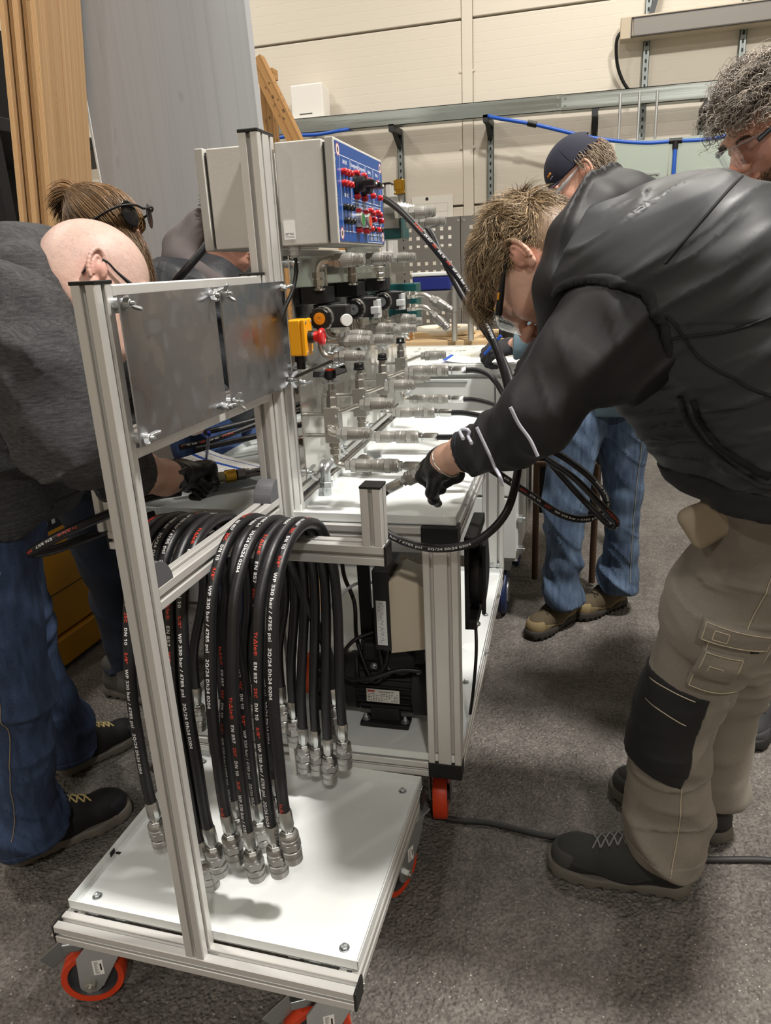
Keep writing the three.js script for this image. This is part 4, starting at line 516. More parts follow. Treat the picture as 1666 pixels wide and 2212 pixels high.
// ---------- pump set on the floor tray of the bench ----------
{
  const fin = MT.blackMatt;
  let t = thing('electric_motor', 'black finned electric motor with silver nameplate on the lower tray', 'motor', [-0.47, 0.297, -1.6], { m: true });
  const y = 0.385, z = -1.61, x0 = -0.545, x1 = -0.4;
  part('stator', lathe([[0, 0], [0.062, 0], [0.062, x1 - x0], [0, x1 - x0]], V(x0, y, z), X, 36), fin, t);
  for (let k = 0; k < 22; k++) { const a = k / 22 * Math.PI * 2 + 0.1; const g = bx(x0 + 0.006, x1 - 0.004, 0.058, 0.0745, -0.0016, 0.0016).rotateX(a).translate(0, y, z); part('cooling_fin', g, fin, t); }
  part('end_bell', lathe([[0, -0.04], [0.045, -0.04], [0.06, -0.034], [0.072, -0.03], [0.074, -0.004], [0.07, 0], [0, 0]], V(x0, y, z), X, 36), fin, t); part('flange_ring', lathe([[0.05, -0.058], [0.082, -0.058], [0.082, -0.04], [0.05, -0.04]], V(x0, y, z), X, 40), std(0xa7a49b, 0.4, 0.8), t, 'bare aluminium flange ring');
  part('fan_cowl', lathe([[0, 0.06], [0.06, 0.06], [0.076, 0.05], [0.078, 0], [0, 0]], V(x1, y, z), X, 36), fin, t); part('cowl_screw', lathe([[0.005, 0], [0.005, 0.002], [0, 0.003]], V(x1 + 0.014, y + 0.06, z + 0.05), V(0, 0.75, 0.65), 12), MT.zinc, t);
  part('foot', [bx(x0 + 0.01, x1 - 0.01, 0.298, 0.309, z + 0.035, z + 0.08, 0.002), bx(x0 + 0.035, x1 - 0.035, 0.309, 0.345, z + 0.045, z + 0.065, 0.003)], fin, t); part('foot', [bx(x0 + 0.01, x1 - 0.01, 0.298, 0.309, z - 0.08, z - 0.035, 0.002)], fin, t);
  for (const x of [x0 + 0.022, x1 - 0.022]) part('foot_bolt', [bolt(V(x, 0.309, z + 0.062), UP, 0.007, 0.008), rod(V(x, 0.315, z + 0.062), V(x, 0.327, z + 0.062), 0.004)], MT.zinc, t);
  part('nameplate', bx(-0.042, 0.042, -0.017, 0.017, 0, 0.0015).rotateX(-0.1).translate(-0.472, y + 0.004, z + 0.0765), std(0xffffff, 0.35, 0.3, { map: printLabel(256, 104, (c) => { c.fillStyle = '#c9c6bf'; c.fillRect(0, 0, 256, 104); c.fillStyle = '#a53a3a'; c.fillRect(8, 8, 56, 16); c.fillStyle = '#222'; c.font = 'bold 18px sans-serif'; c.fillText('ekomop® CE', 100, 24); c.fillStyle = '#555'; for (let r = 0; r < 5; r++) for (let k = 0; k < 12; k++) if (hash3(r, k, 9) > 0.25) c.fillRect(12 + k * 20, 36 + r * 13, 8 + 9 * hash3(r, k, 2), 5); }) }), t);
  part('saddle', bx(-0.53, -0.42, y + 0.055, y + 0.085, z - 0.03, z + 0.045, 0.004), fin, t); for (const x of [-0.5, -0.455]) part('green_bolt', bolt(V(x, y + 0.068, z + 0.045), ZP, 0.006, 0.005), MT.zinc, t);
  part('terminal_box', [bx(-0.525, -0.37, y + 0.085, y + 0.135, z - 0.05, z + 0.055, 0.008), rod(V(-0.425, y + 0.1, z + 0.05), V(-0.425, y + 0.1, z + 0.075), 0.036, 0.034, 28)], fin, t);
  part('lid', along(bx(-0.085, 0.085, -0.006, 0.006, -0.055, 0.055, 0.003).rotateX(0), V(-0.448, y + 0.15, z), V(-0.448, y + 0.25, z + 0.07)), fin, t);
  part('warning_label', bx(-0.014, 0.014, -0.024, 0.024, 0, 0.001).rotateZ(-0.2).rotateX(-0.75).translate(-0.39, y + 0.2, z + 0.035), std(0xffffff, 0.45, 0, { map: printLabel(64, 112, (c) => { c.fillStyle = '#e7e2d2'; c.fillRect(0, 0, 64, 112); c.fillStyle = '#e3b714'; c.fillRect(4, 4, 56, 70); c.fillStyle = '#111'; c.save(); c.translate(40, 10); c.rotate(1.57); c.font = 'bold 14px sans-serif'; c.fillText('Danger', 0, 6); c.fillText('500V DC', 0, 26); c.restore(); c.beginPath(); c.moveTo(32, 78); c.lineTo(52, 108); c.lineTo(12, 108); c.closePath(); c.fillStyle = '#e3b714'; c.fill(); c.lineWidth = 3; c.stroke(); }) }), t);
  t = thing('pump_body', 'black cylindrical pump housing left of the motor', 'pump', [-0.72, 0.297, -1.62], { m: true });
  part('housing', lathe([[0, 0], [0.05, 0], [0.054, 0.006], [0.054, 0.2], [0.04, 0.206], [0.03, 0.225], [0, 0.225]], V(-0.83, 0.385, -1.62), X, 36), std(0x1b1b1d, 0.3, 0.3), t); part('coupling_neck', lathe([[0.03, 0], [0.04, 0.01], [0.045, 0.05], [0, 0.05]], V(-0.64, 0.385, -1.62), X, 28), std(0xa7a49b, 0.4, 0.8), t); part('info_label', lathe([[0.0546, 0], [0.0546, 0.06]], V(-0.73, 0.385, -1.62), X, 36), std(0xffffff, 0.5, 0, { map: printLabel(128, 64, (c) => { c.fillStyle = '#eceae4'; c.fillRect(0, 0, 128, 64); c.fillStyle = '#d9541e'; c.fillRect(0, 8, 128, 20); }) }), t); for (const x of [-0.8, -0.68]) part('cradle', bx(x, x + 0.04, 0.297, 0.34, -1.66, -1.58, 0.003), MT.blackMatt, t);
  t = thing('yellow_valve_box', 'yellow box behind the hanging hoses under the worktop', 'box', [-0.67, 0.6, -1.6], { m: true }); part('box_body', bx(-0.7, -0.645, 0.565, 0.67, -1.64, -1.57, 0.006), MT.yellow, t); part('back_plate', bx(-0.705, -0.64, 0.56, 0.835, -1.66, -1.65, 0.002), std(0x7c7e80, 0.5, 0.4), t);
  t = thing('drive_unit', 'beige and black motor drive box under the worktop edge', 'drive', [-0.42, 0.55, -1.56], { m: true });
  part('drive_case', bx(-0.475, -0.435, 0.535, 0.74, -1.62, -1.5, 0.003), MT.blackPl, t); const sh = new THREE.Shape(); sh.moveTo(0, 0.012); sh.lineTo(0.088, 0.03); sh.lineTo(0.088, 0.178); sh.lineTo(0.02, 0.205); sh.lineTo(0, 0.19); sh.closePath();
  part('beige_cover', [toCreasedNormals(new THREE.ExtrudeGeometry(sh, { depth: 0.1, bevelEnabled: true, bevelSize: 0.004, bevelThickness: 0.004, bevelSegments: 2 }), 0.5).translate(-0.434, 0.52, -1.605)], MT.cream, t);
  part('rating_label', bx(-0.468, -0.444, 0.55, 0.665, -1.4998, -1.4992), std(0xffffff, 0.5, 0, { map: printLabel(64, 256, (c) => { c.fillStyle = '#dfe2e6'; c.fillRect(0, 0, 64, 256); c.fillStyle = '#222'; c.font = '9px sans-serif'; c.fillText('CE', 40, 36); for (let k = 0; k < 34; k++) c.fillRect(8 + 24 * hash3(k, 4, 1), 10 + k * 7, 4 + 22 * hash3(k, 3, 2), 1.6); }) }), t);
  part('support_strut', bx(-0.535, -0.505, 0.47, 0.838, -1.6, -1.585, 0.002), MT.blackMatt, t); part('cable_gland', rod(V(-0.455, 0.535, -1.54), V(-0.455, 0.515, -1.54), 0.01), MT.blackPl, t);
  t = thing('oil_cooler', 'black oil cooler fan mounted on the right side of the bench', 'cooler', [-0.24, 0.7, -1.62], { m: true });
  part('fan_shroud', [lathe([[0.04, 0], [0.082, 0], [0.086, 0.01], [0.086, 0.03], [0.08, 0.038], [0.05, 0.042], [0, 0.042]], V(-0.262, 0.71, -1.6), X, 40)], std(0x0c0c0e, 0.35, 0.2), t); part('cooler_frame', [bx(-0.262, -0.235, 0.6, 0.625, -1.69, -1.51, 0.003), bx(-0.262, -0.235, 0.8, 0.825, -1.69, -1.51, 0.003), bx(-0.262, -0.252, 0.6, 0.825, -1.522, -1.51, 0.002), bx(-0.226, -0.217, 0.63, 0.8, -1.545, -1.53, 0.003)], MT.blackMatt, t);
  for (const [yy, zz] of [[0.812, -1.52], [0.612, -1.52]]) part('screw', bolt(V(-0.235, yy, zz), X, 0.006, 0.004), MT.zinc, t);
  // loose cables between them
  const C = (lab, pts, r) => single('power_cable', lab, 'cable', tube(curve(pts.map((p) => toW(...p))), r), MT.blackPl);
  C('black cable looping in front of the motor terminal box', [[-0.37, 0.47, -1.53], [-0.42, 0.475, -1.52], [-0.5, 0.455, -1.5], [-0.56, 0.45, -1.51], [-0.575, 0.48, -1.54], [-0.55, 0.52, -1.56], [-0.5, 0.54, -1.58]], 0.005);
  C('black cable drooping from the drive unit gland', [[-0.455, 0.515, -1.54], [-0.46, 0.48, -1.53], [-0.5, 0.44, -1.515], [-0.53, 0.435, -1.53], [-0.545, 0.47, -1.57]], 0.005);
  C('black cable coil beside the motor support strut', [[-0.6, 0.8, -1.7], [-0.6, 0.65, -1.68], [-0.57, 0.58, -1.66], [-0.55, 0.5, -1.6], [-0.49, 0.43, -1.53], [-0.47, 0.45, -1.53], [-0.48, 0.52, -1.55]], 0.0055);
  C('thin black cable behind the oil cooler reaching the floor tray', [[-0.258, 0.6, -1.65], [-0.245, 0.52, -1.58], [-0.25, 0.42, -1.56], [-0.262, 0.33, -1.58]], 0.004);
  const wm = std(0xbfc2c4, 0.5); single('grey_cable', 'light grey cable between the hanging hoses and the motor', 'cable', tube(curve([[-0.6, 0.74, -1.62], [-0.585, 0.6, -1.56], [-0.58, 0.64, -1.52], [-0.55, 0.655, -1.6], [-0.52, 0.62, -1.7]].map((p) => toW(...p))), 0.004), wm);
  single('floor_cable', 'black mains cable lying on the floor towards the right', 'cable', tube(curve([[-0.47, 0.008, -1.6], [-0.376, 0.008, -1.574], [-0.3, 0.008, -1.568], [-0.228, 0.008, -1.575], [-0.05, 0.008, -1.56], [0.1, 0.008, -1.575], [0.264, 0.008, -1.56], [0.452, 0.008, -1.595], [0.7, 0.008, -1.6], [1.2, 0.008, -1.5]]), 0.0075), std(0x2a2a2a, 0.6));
}
// ---------- white drawer cabinet, papers, workbench ----------
{
  const wm = std(0xd4d7d4, 0.4), t = thing('drawer_cabinet', 'white wheeled drawer cabinet behind the bench cart', 'cabinet', [-0.58, 0, -3.05]);
  const x0 = -0.9, x1 = -0.272, z0 = -3.42, z1 = -2.76;
  part('cabinet_body', bx(x0, x1, 0.25, 1.0, z0, z1 - 0.02, 0.004), wm, t); part('cabinet_top', bx(x0 - 0.004, x1 + 0.006, 1.0, 1.04, z0, z1 + 0.006, 0.004), wm, t);
  for (const [a, b] of [[x0 + 0.01, -0.362], [-0.356, x1 - 0.006]]) for (const [y0, y1] of [[0.79, 0.985], [0.53, 0.78], [0.27, 0.52]]) { const d = part('drawer', bx(a, b, y0, y1, z1 - 0.02, z1, 0.003), wm, t); if (b - a > 0.2) part('handle', bx(a + 0.1, b - 0.1, y1 - 0.012, y1 - 0.004, z1, z1 + 0.008, 0.002), MT.zinc, d); }
  for (const y of [0.29, 0.42]) part('corner_bracket', [bx(x1, x1 + 0.02, y, y + 0.022, z1 - 0.05, z1 - 0.01, 0.003), rod(V(x1 + 0.006, y + 0.01, z1 - 0.03), V(x1 + 0.028, y + 0.01, z1 - 0.03), 0.007)], MT.zinc, t);
  const bl = std(0x1c2c55, 0.5); for (const [x, z] of [[x1 - 0.06, z1 - 0.07], [x0 + 0.06, z1 - 0.07], [x1 - 0.06, z0 + 0.07]]) { const c = part('castor', [bx(x - 0.03, x + 0.03, 0.2, 0.25, z - 0.03, z + 0.03, 0.004)], MT.zinc, t); part('wheel', lathe([[0, -0.016], [0.08, -0.018], [0.095, -0.014], [0.1, 0], [0.095, 0.014], [0.08, 0.018], [0, 0.016]], V(x, 0.1, z), X, 30), bl, c); part('hub_cap', lathe([[0.05, 0.017], [0.048, 0.022], [0, 0.023]], V(x, 0.1, z), X, 24), MT.zinc, c); }
  const draw = printLabel(256, 192, (c) => { c.fillStyle = '#d9d9d2'; c.fillRect(0, 0, 256, 192); for (let k = 0; k < 46; k++) { c.strokeStyle = hash3(k, 1, 7) > 0.8 ? '#9aa23a' : '#5c5e60'; c.lineWidth = 1.3; const X = 250 * hash3(k, 2, 7), Y = 180 * hash3(k, 3, 7), w = 50 * hash3(k, 4, 7), h = 26 * hash3(k, 5, 7); hash3(k, 6, 7) > 0.4 ? c.strokeRect(X, Y, w, h) : (c.beginPath(), c.moveTo(X, Y), c.lineTo(X + w, Y), c.lineTo(X + w, Y + h), c.stroke()); } });
  single('drawing_sheet', 'large grey diagram sheet covering the cabinet top', 'paper', bx(-0.86, -0.32, 1.0405, 1.0415, -3.36, -2.9), std(0xffffff, 0.7, 0, { map: draw }));
  const form = printLabel(256, 200, (c) => { c.fillStyle = '#f4f4f2'; c.fillRect(0, 0, 256, 200); c.fillStyle = '#1d4fa8'; c.fillRect(0, 0, 14, 200); c.strokeStyle = '#98a0ad'; for (let k = 0; k < 12; k++) { c.beginPath(); c.moveTo(30, 20 + k * 14); c.lineTo(246, 20 + k * 14); c.stroke(); } });
  const sheet = (x0, x1, y, z0, z1, curl, n = 12) => { const g = new THREE.PlaneGeometry(x1 - x0, z1 - z0, n, 4).rotateX(-Math.PI / 2), p = g.attributes.position; for (let i = 0; i < p.count; i++) p.setY(i, curl * Math.max(0, -p.getX(i) / (x1 - x0) * 2 - 0.2) ** 2); g.translate((x0 + x1) / 2, y, (z0 + z1) / 2); g.computeVertexNormals(); return g; };
  single('form_sheet', 'white form with a blue edge curling at the cabinet front', 'paper', [sheet(-0.56, -0.29, 1.0425, -2.95, -2.77, 0.018)], std(0xffffff, 0.6, 0, { map: form, side: THREE.DoubleSide }));
  single('form_sheet', 'second white form lying under the curled one', 'paper', [bx(-0.6, -0.3, 1.0415, 1.0423, -2.94, -2.765)], std(0xe9e9e6, 0.6));
  // clipboard papers on the left worktop under the gloved hand
  const grid = printLabel(256, 256, (c) => { c.fillStyle = '#f2f2f0'; c.fillRect(0, 0, 256, 256); c.fillStyle = '#2456b8'; c.fillRect(0, 60, 256, 14); c.fillRect(0, 20, 256, 4); c.strokeStyle = '#8a8d92'; for (let k = 0; k < 12; k++) { c.strokeRect(10 + k * 20, 90, 20, 150); c.beginPath(); c.moveTo(10, 90 + k * 14); c.lineTo(250, 90 + k * 14); c.stroke(); } });
  const g = sheet(-0.14, 0.14, 0, -0.1, 0.1, 0.012); g.rotateX(0.07).rotateY(-0.5).translate(-0.985, 0.91, -1.7); single('test_form', 'white form with blue bands under the black gloved hand', 'paper', g, std(0xffffff, 0.6, 0, { map: grid, side: THREE.DoubleSide }));
  // small card under the pipe couplings
  single('swing_tag', 'white swing tag with a red mark on the hoses', 'tag', bx(-0.035, 0.035, -0.0004, 0.0004, -0.014, 0.014).rotateY(0.25).rotateX(0.5).translate(-0.278, 0.985, -1.66), std(0xffffff, 0.5, 0, { map: printLabel(128, 56, (c) => { c.fillStyle = '#eeeeec'; c.fillRect(0, 0, 128, 56); c.fillStyle = '#b8323a'; c.fillRect(10, 14, 26, 28); c.fillStyle = '#666'; for (let k = 0; k < 4; k++) c.fillRect(50 + k * 18, 16, 8, 3 + 18 * hash3(k, 1, 1)); }) }));
}
{ // workbench with perforated panel
  const t = thing('workbench', 'steel workbench with timber top in front of the perforated panel', 'workbench', [-0.5, 0, -3.7]);
  part('bench_top', bx(-1.5, 0.24, 1.02, 1.06, -3.95, -3.44, 0.004), std(0xffffff, 0.6, 0, { map: tex(256, 64, (x, w, h) => { x.fillStyle = '#d8bd93'; x.fillRect(0, 0, w, h); for (let k = 0; k < 60; k++) { x.fillStyle = `rgba(150,110,70,${rnd() * 0.2})`; x.fillRect(0, rnd() * h, w, 1 + rnd() * 2); } }) }), t);
  for (const x of [-1.45, 0.2]) for (const z of [-3.9, -3.5]) part('leg', bx(x - 0.025, x + 0.025, 0, 1.02, z - 0.025, z + 0.025, 0.003), MT.aluDark, t);
  // perforated panels: punched square holes
  const pm = std(0x6c6a66, 0.55, 0.25);
  const p = thing('perforated_panel', 'dark grey perforated tool panel behind the workbench', 'panel', [-0.5, 1.0, -3.97]);
  for (const [x0, x1] of [[-1.255, -0.692], [-0.688, -0.1]]) { const s = new THREE.Shape(); s.moveTo(x0, 1.03); s.lineTo(x1, 1.03); s.lineTo(x1, 1.62); s.lineTo(x0, 1.62); s.closePath(); for (let x = x0 + 0.05; x < x1 - 0.03; x += 0.0415) for (let y = 1.11; y < 1.6; y += 0.0415) { if (Math.round((y - 1.11) / 0.0415) === 8 || (y > 1.17 && y < 1.3 && x < -0.6)) continue; const q = new THREE.Path(), a = 0.0085; q.moveTo(x - a, y - a); q.lineTo(x - a, y + a); q.lineTo(x + a, y + a); q.lineTo(x + a, y - a); q.closePath(); s.holes.push(q); } part('panel_sheet', new THREE.ExtrudeGeometry(s, { depth: 0.002, bevelEnabled: false }).translate(0, 0, -3.975), pm, p); part('return_edge', [bx(x0, x0 + 0.002, 1.03, 1.62, -3.99, -3.973), bx(x1 - 0.002, x1, 1.03, 1.62, -3.99, -3.973)], pm, p); }
  for (const x of [-0.705, -0.675]) part('rivet', lathe([[0.007, 0], [0.005, 0.003], [0, 0.004]], V(x, 1.6, -3.973), ZP, 10), MT.zinc, p);
  const n = thing('wall_notice', 'white paper notice pinned to the back wall above the perforated panel', 'notice', [-1.3, 1.75, -5.99]); part('notice_sheet', bx(-1.42, -1.1, 1.52, 1.89, -5.995, -5.993), std(0xffffff, 0.6, 0, { map: printLabel(128, 160, (c) => { c.fillStyle = '#e6e2d8'; c.fillRect(0, 0, 128, 160); c.strokeStyle = '#b9b4aa'; for (let k = 0; k < 5; k++) { c.strokeRect(16, 24 + k * 26, 96, 26); } }) }), n); part('pin', lathe([[0.012, 0], [0.01, 0.008], [0, 0.01]], V(-1.3, 1.87, -5.993), ZP, 10), MT.blackPl, n);
  const bbx = thing('storage_bin', 'blue plastic bin with a white lid on the shelf under the panel', 'bin', [-0.72, 1.3, -3.5]); part('bin_body', bx(-0.83, -0.655, 1.283, 1.345, -3.6, -3.46, 0.008), std(0x16246e, 0.45), bbx); part('bin_lid', bx(-0.835, -0.65, 1.346, 1.363, -3.605, -3.455, 0.006), std(0xd5d8d6, 0.4), bbx);
  const sh = thing('shelf_bar', 'grey steel shelf bar across the two upright steel posts', 'shelf', [-0.7, 1.24, -3.46]); part('bar', bx(-0.9, -0.5, 1.2, 1.278, -3.5, -3.44, 0.004), std(0x8d8a86, 0.45, 0.6), sh); part('ledge', bx(-0.9, -0.5, 1.276, 1.281, -3.62, -3.44, 0.001), std(0x8d8a86, 0.45, 0.6), sh);
  for (const [x, l] of [[-0.63, 'left'], [-0.555, 'right']]) { const u = thing('press_post', l + ' upright steel post rising from the workbench', 'post', [x, 1.06, -3.42]); part('post', rod(V(x, 1.06, -3.42), V(x, 1.3, -3.42), 0.0135, 0.0135, 20), MT.steel, u); part('sleeve', rod(V(x, 1.19, -3.42), V(x, 1.28, -3.42), 0.017, 0.017, 20), MT.aluDark, u); }
  const wd = std(0xdcc499, 0.6); [[-0.86, -0.68, 1.06, 1.083, -3.78, -3.6, 'pale timber offcut lying left of the upright posts'], [-0.76, -0.66, 1.083, 1.1, -3.74, -3.62, 'small dark-topped block on the pale offcut'], [-0.52, -0.3, 1.06, 1.08, -3.75, -3.55, 'pale timber offcut lying right of the upright posts']].forEach(([a, b, c, d, e, f, l]) => single('timber_offcut', l, 'offcut', bx(a, b, c, d, e, f, 0.003), wd));
  const cb = single('plaster_ring', 'cream curved tray on the workbench behind the offcuts', 'tray', new THREE.TorusGeometry(0.14, 0.02, 10, 30).rotateX(Math.PI / 2).translate(-0.74, 1.08, -3.75), std(0xe2dccb, 0.6));
  const oh = thing('hand_saw', 'saw with an orange handle standing beside the teal block', 'saw', [-0.86, 1.13, -3.5]); part('handle', [new THREE.TorusGeometry(0.035, 0.009, 8, 16, 3.6).translate(-0.86, 1.17, -3.5)], std(0xd67a1c, 0.5), oh); part('blade', bx(-0.92, -0.87, 1.06, 1.18, -3.505, -3.503), MT.aluDark, oh);
  const bd = single('brown_block', 'brown wooden block on the workbench below the saw', 'block', bx(-0.89, -0.85, 1.06, 1.16, -3.52, -3.46, 0.003), std(0x9a6a34, 0.6));
  const pt = thing('power_tool', 'yellow and black power tool on the workbench', 'power tool', [-0.42, 1.06, -3.5]); part('tool_body', [bx(-0.47, -0.38, 1.18, 1.245, -3.58, -3.46, 0.015)], std(0xe0b50f, 0.45), pt); part('tool_grip', [bx(-0.44, -0.4, 1.06, 1.185, -3.55, -3.5, 0.01), rod(V(-0.36, 1.06, -3.52), V(-0.36, 1.17, -3.52), 0.06, 0.06, 24)], MT.blackMatt, pt); part('vents', [0, 1, 2].map((k) => bx(-0.46 + k * 0.025, -0.447 + k * 0.025, 1.2, 1.23, -3.4615, -3.458)), MT.blackMatt, pt);
  const rm = thing('trolley_jack', 'red topped dark trolley on the floor behind the hose loops', 'trolley', [-0.1, 0, -3.4]); part('red_cover', bx(-0.25, 0.06, 0.66, 0.74, -3.6, -3.2, 0.01), MT.orangeRed, rm); part('dark_body', bx(-0.25, 0.04, 0.3, 0.66, -3.55, -3.25, 0.01), MT.blackMatt, rm); part('push_bar', [rod(V(-0.24, 0.56, -3.15), V(0.02, 0.56, -3.15), 0.013), rod(V(0.02, 0.02, -3.15), V(0.02, 0.56, -3.15), 0.014), rod(V(-0.23, 0.02, -3.15), V(-0.23, 0.56, -3.15), 0.014)], std(0x5a4636, 0.5, 0.5), rm);
}
{ // yellow cabinet, face to +x
  const t = thing('yellow_cabinet', 'yellow steel site cabinet with black and white lettering', 'cabinet', [-2.2, 0, -2.3]), ym = std(0xb9820a, 0.5);
  part('cabinet_body', bx(-2.19, -1.9, 0.14, 0.79, -2.75, -1.75, 0.006), ym, t); part('plinth', bx(-2.19, -1.885, 0.02, 0.13, -2.76, -1.74, 0.006), ym, t);
  const logo = tex(768, 384, (x, w, h) => { x.fillStyle = '#c98d0e'; x.fillRect(0, 0, w, h); x.strokeStyle = '#10131c'; x.lineWidth = 10; x.strokeRect(12, 12, w - 24, h - 24); x.fillStyle = '#10131c'; x.fillRect(34, 34, w - 68, 222); x.fillStyle = '#d3d4d2'; x.font = 'bold 210px sans-serif'; x.textAlign = 'right'; x.fillText('TouGH', w - 56, 220); x.fillStyle = '#10131c'; x.font = '64px sans-serif'; x.fillText('I N D U S T R I A L', w - 150, 330); x.fillRect(w - 130, 290, 90, 8); x.fillRect(w - 130, 314, 90, 8); });
  const g = new THREE.BoxGeometry(0.44, 0.22, 0.002).rotateY(Math.PI / 2).translate(-1.8985, 0.575, -2.02); part('lettering_panel', g, std(0xffffff, 0.5, 0, { map: logo }), t);
  part('screw', lathe([[0.008, 0], [0.006, 0.003], [0, 0.004]], V(-1.9, 0.56, -2.29), X, 10), MT.zinc, t); part('bottom_seam', bx(-1.9005, -1.899, 0.3, 0.303, -2.74, -1.76), MT.blackMatt, t);
}
// ---------- people: blended distance fields meshed once per garment or body ----------
const smin = (a, b, k) => { const h = Math.max(k - Math.abs(a - b), 0) / k; return Math.min(a, b) - h * h * k * 0.25; };
const smax = (a, b, k) => -smin(-a, -b, k);
class Field {
  constructor(k = 0.03) { this.k = k; this.p = []; this.mod = null; this.clip = null; this.off = 0; }
  cap(a, b, ra, rb = ra, k, sub) { const [ax, ay, az] = a, dx = b[0] - ax, dy = b[1] - ay, dz = b[2] - az, q = 1 / Math.max(dx * dx + dy * dy + dz * dz, 1e-12), R = Math.max(ra, rb);
    this.p.push({ f: (x, y, z) => { const px = x - ax, py = y - ay, pz = z - az; let t = (px * dx + py * dy + pz * dz) * q; t = t < 0 ? 0 : t > 1 ? 1 : t; const ex = px - dx * t, ey = py - dy * t, ez = pz - dz * t; return Math.sqrt(ex * ex + ey * ey + ez * ez) - (ra + (rb - ra) * t); }, k: k ?? this.k, sub, lo: [Math.min(ax, b[0]) - R, Math.min(ay, b[1]) - R, Math.min(az, b[2]) - R], hi: [Math.max(ax, b[0]) + R, Math.max(ay, b[1]) + R, Math.max(az, b[2]) + R], src: [a, b, ra, rb] }); return this; }
  chain(pts, k) { for (let i = 0; i + 1 < pts.length; i++) this.cap(pts[i].slice(0, 3), pts[i + 1].slice(0, 3), pts[i][3], pts[i + 1][3], k); return this; }
  // ellipsoid: centre, radii, axes (three vectors as arrays)
  ell(c, r, ax = [[1, 0, 0], [0, 1, 0], [0, 0, 1]], k, sub) { const [A, B, C] = ax, R = Math.max(...r), mn = Math.min(...r);
    this.p.push({ f: (x, y, z) => { const px = x - c[0], py = y - c[1], pz = z - c[2], u = (px * A[0] + py * A[1] + pz * A[2]) / r[0], v = (px * B[0] + py * B[1] + pz * B[2]) / r[1], w = (px * C[0] + py * C[1] + pz * C[2]) / r[2]; const k0 = Math.sqrt(u * u + v * v + w * w); if (k0 < 1e-4) return -mn; const a = u / r[0], b = v / r[1], d = w / r[2]; return k0 * (k0 - 1) / Math.sqrt(a * a + b * b + d * d); }, k: k ?? this.k, sub, lo: c.map((q) => q - R), hi: c.map((q) => q + R) }); return this; }
  box(c, h, ax, r = 0.005, k, sub) { const [A, B, C] = ax, R = Math.hypot(...h);
    this.p.push({ f: (x, y, z) => { const px = x - c[0], py = y - c[1], pz = z - c[2], u = Math.abs(px * A[0] + py * A[1] + pz * A[2]) - h[0] + r, v = Math.abs(px * B[0] + py * B[1] + pz * B[2]) - h[1] + r, w = Math.abs(px * C[0] + py * C[1] + pz * C[2]) - h[2] + r; return Math.hypot(Math.max(u, 0), Math.max(v, 0), Math.max(w, 0)) + Math.min(Math.max(u, v, w), 0) - r; }, k: k ?? this.k, sub, lo: c.map((q) => q - R), hi: c.map((q) => q + R) }); return this; }
  ev(x, y, z, L = this.p) { let d = 1e3; for (let i = 0; i < L.length; i++) { const p = L[i], v = p.f(x, y, z); if (p.sub) d = smax(d, -v, p.k); else d = d > 900 ? v : smin(d, v, p.k); } if (this.mod) d += this.mod(x, y, z, d); if (this.off) d -= this.off; if (this.clip) d = smax(d, this.clip(x, y, z), 0.004); return d; }
  shell(off, clip) { const s = new Field(this.k); s.p = this.p; s.mod = this.mod; s.off = off; s.clip = clip; return s; }
  // surface nets
  mesh(cell, o = {}) {
    let lo = [1e9, 1e9, 1e9], hi = [-1e9, -1e9, -1e9]; for (const p of this.p) if (!p.sub) for (let i = 0; i < 3; i++) { lo[i] = Math.min(lo[i], p.lo[i]); hi[i] = Math.max(hi[i], p.hi[i]); }
    if (o.lo) lo = lo.map((v, i) => Math.max(v, o.lo[i])); if (o.hi) hi = hi.map((v, i) => Math.min(v, o.hi[i]));
    const pad = 3 * cell + (o.pad ?? 0.02), BL = 6; lo = lo.map((v) => v - pad); const N = hi.map((v, i) => Math.ceil((v + pad - lo[i]) / cell / BL) * BL), [nx, ny, nz] = N;
    const D = new Float32Array(nx * ny * nz), bN = [nx / BL, ny / BL, nz / BL], LL = new Array(bN[0] * bN[1] * bN[2]), half = BL * cell * 0.87, slack = o.slack ?? 0.03;
    for (let bz = 0, bi = 0; bz < bN[2]; bz++) for (let by = 0; by < bN[1]; by++) for (let bX = 0; bX < bN[0]; bX++, bi++) {
      const cx = lo[0] + (bX + 0.5) * BL * cell, cy = lo[1] + (by + 0.5) * BL * cell, cz = lo[2] + (bz + 0.5) * BL * cell;
      let mn = 1e9; const vs = this.p.map((p) => { const v = p.f(cx, cy, cz); if (!p.sub && v < mn) mn = v; return v; });
      let skip = mn > half + slack + this.off, act = this.p; let cv = mn;
      if (!skip) { act = this.p.filter((p, i) => vs[i] < (p.sub ? half + p.k : Math.max(mn, -half) + 2 * half + p.k)); cv = this.ev(cx, cy, cz, act); if (cv < -(half * 1.6 + slack)) skip = true; if (this.clip && this.clip(cx, cy, cz) > half * 1.6 + 0.01) { skip = true; cv = 1; } }
      LL[bi] = act;
      for (let k = bz * BL; k < bz * BL + BL; k++) for (let j = by * BL; j < by * BL + BL; j++) { let q = (k * ny + j) * nx + bX * BL; for (let i = bX * BL; i < bX * BL + BL; i++, q++) D[q] = skip ? cv : this.ev(lo[0] + i * cell, lo[1] + j * cell, lo[2] + k * cell, act); }
    }
    const id = new Int32Array(nx * ny * nz).fill(-1), P = [], Nn = [], sx = 1, sy = nx, sz = nx * ny, off8 = [0, sx, sy, sx + sy, sz, sx + sz, sy + sz, sx + sy + sz];
    const E = [[0, 1], [2, 3], [4, 5], [6, 7], [0, 2], [1, 3], [4, 6], [5, 7], [0, 4], [1, 5], [2, 6], [3, 7]];
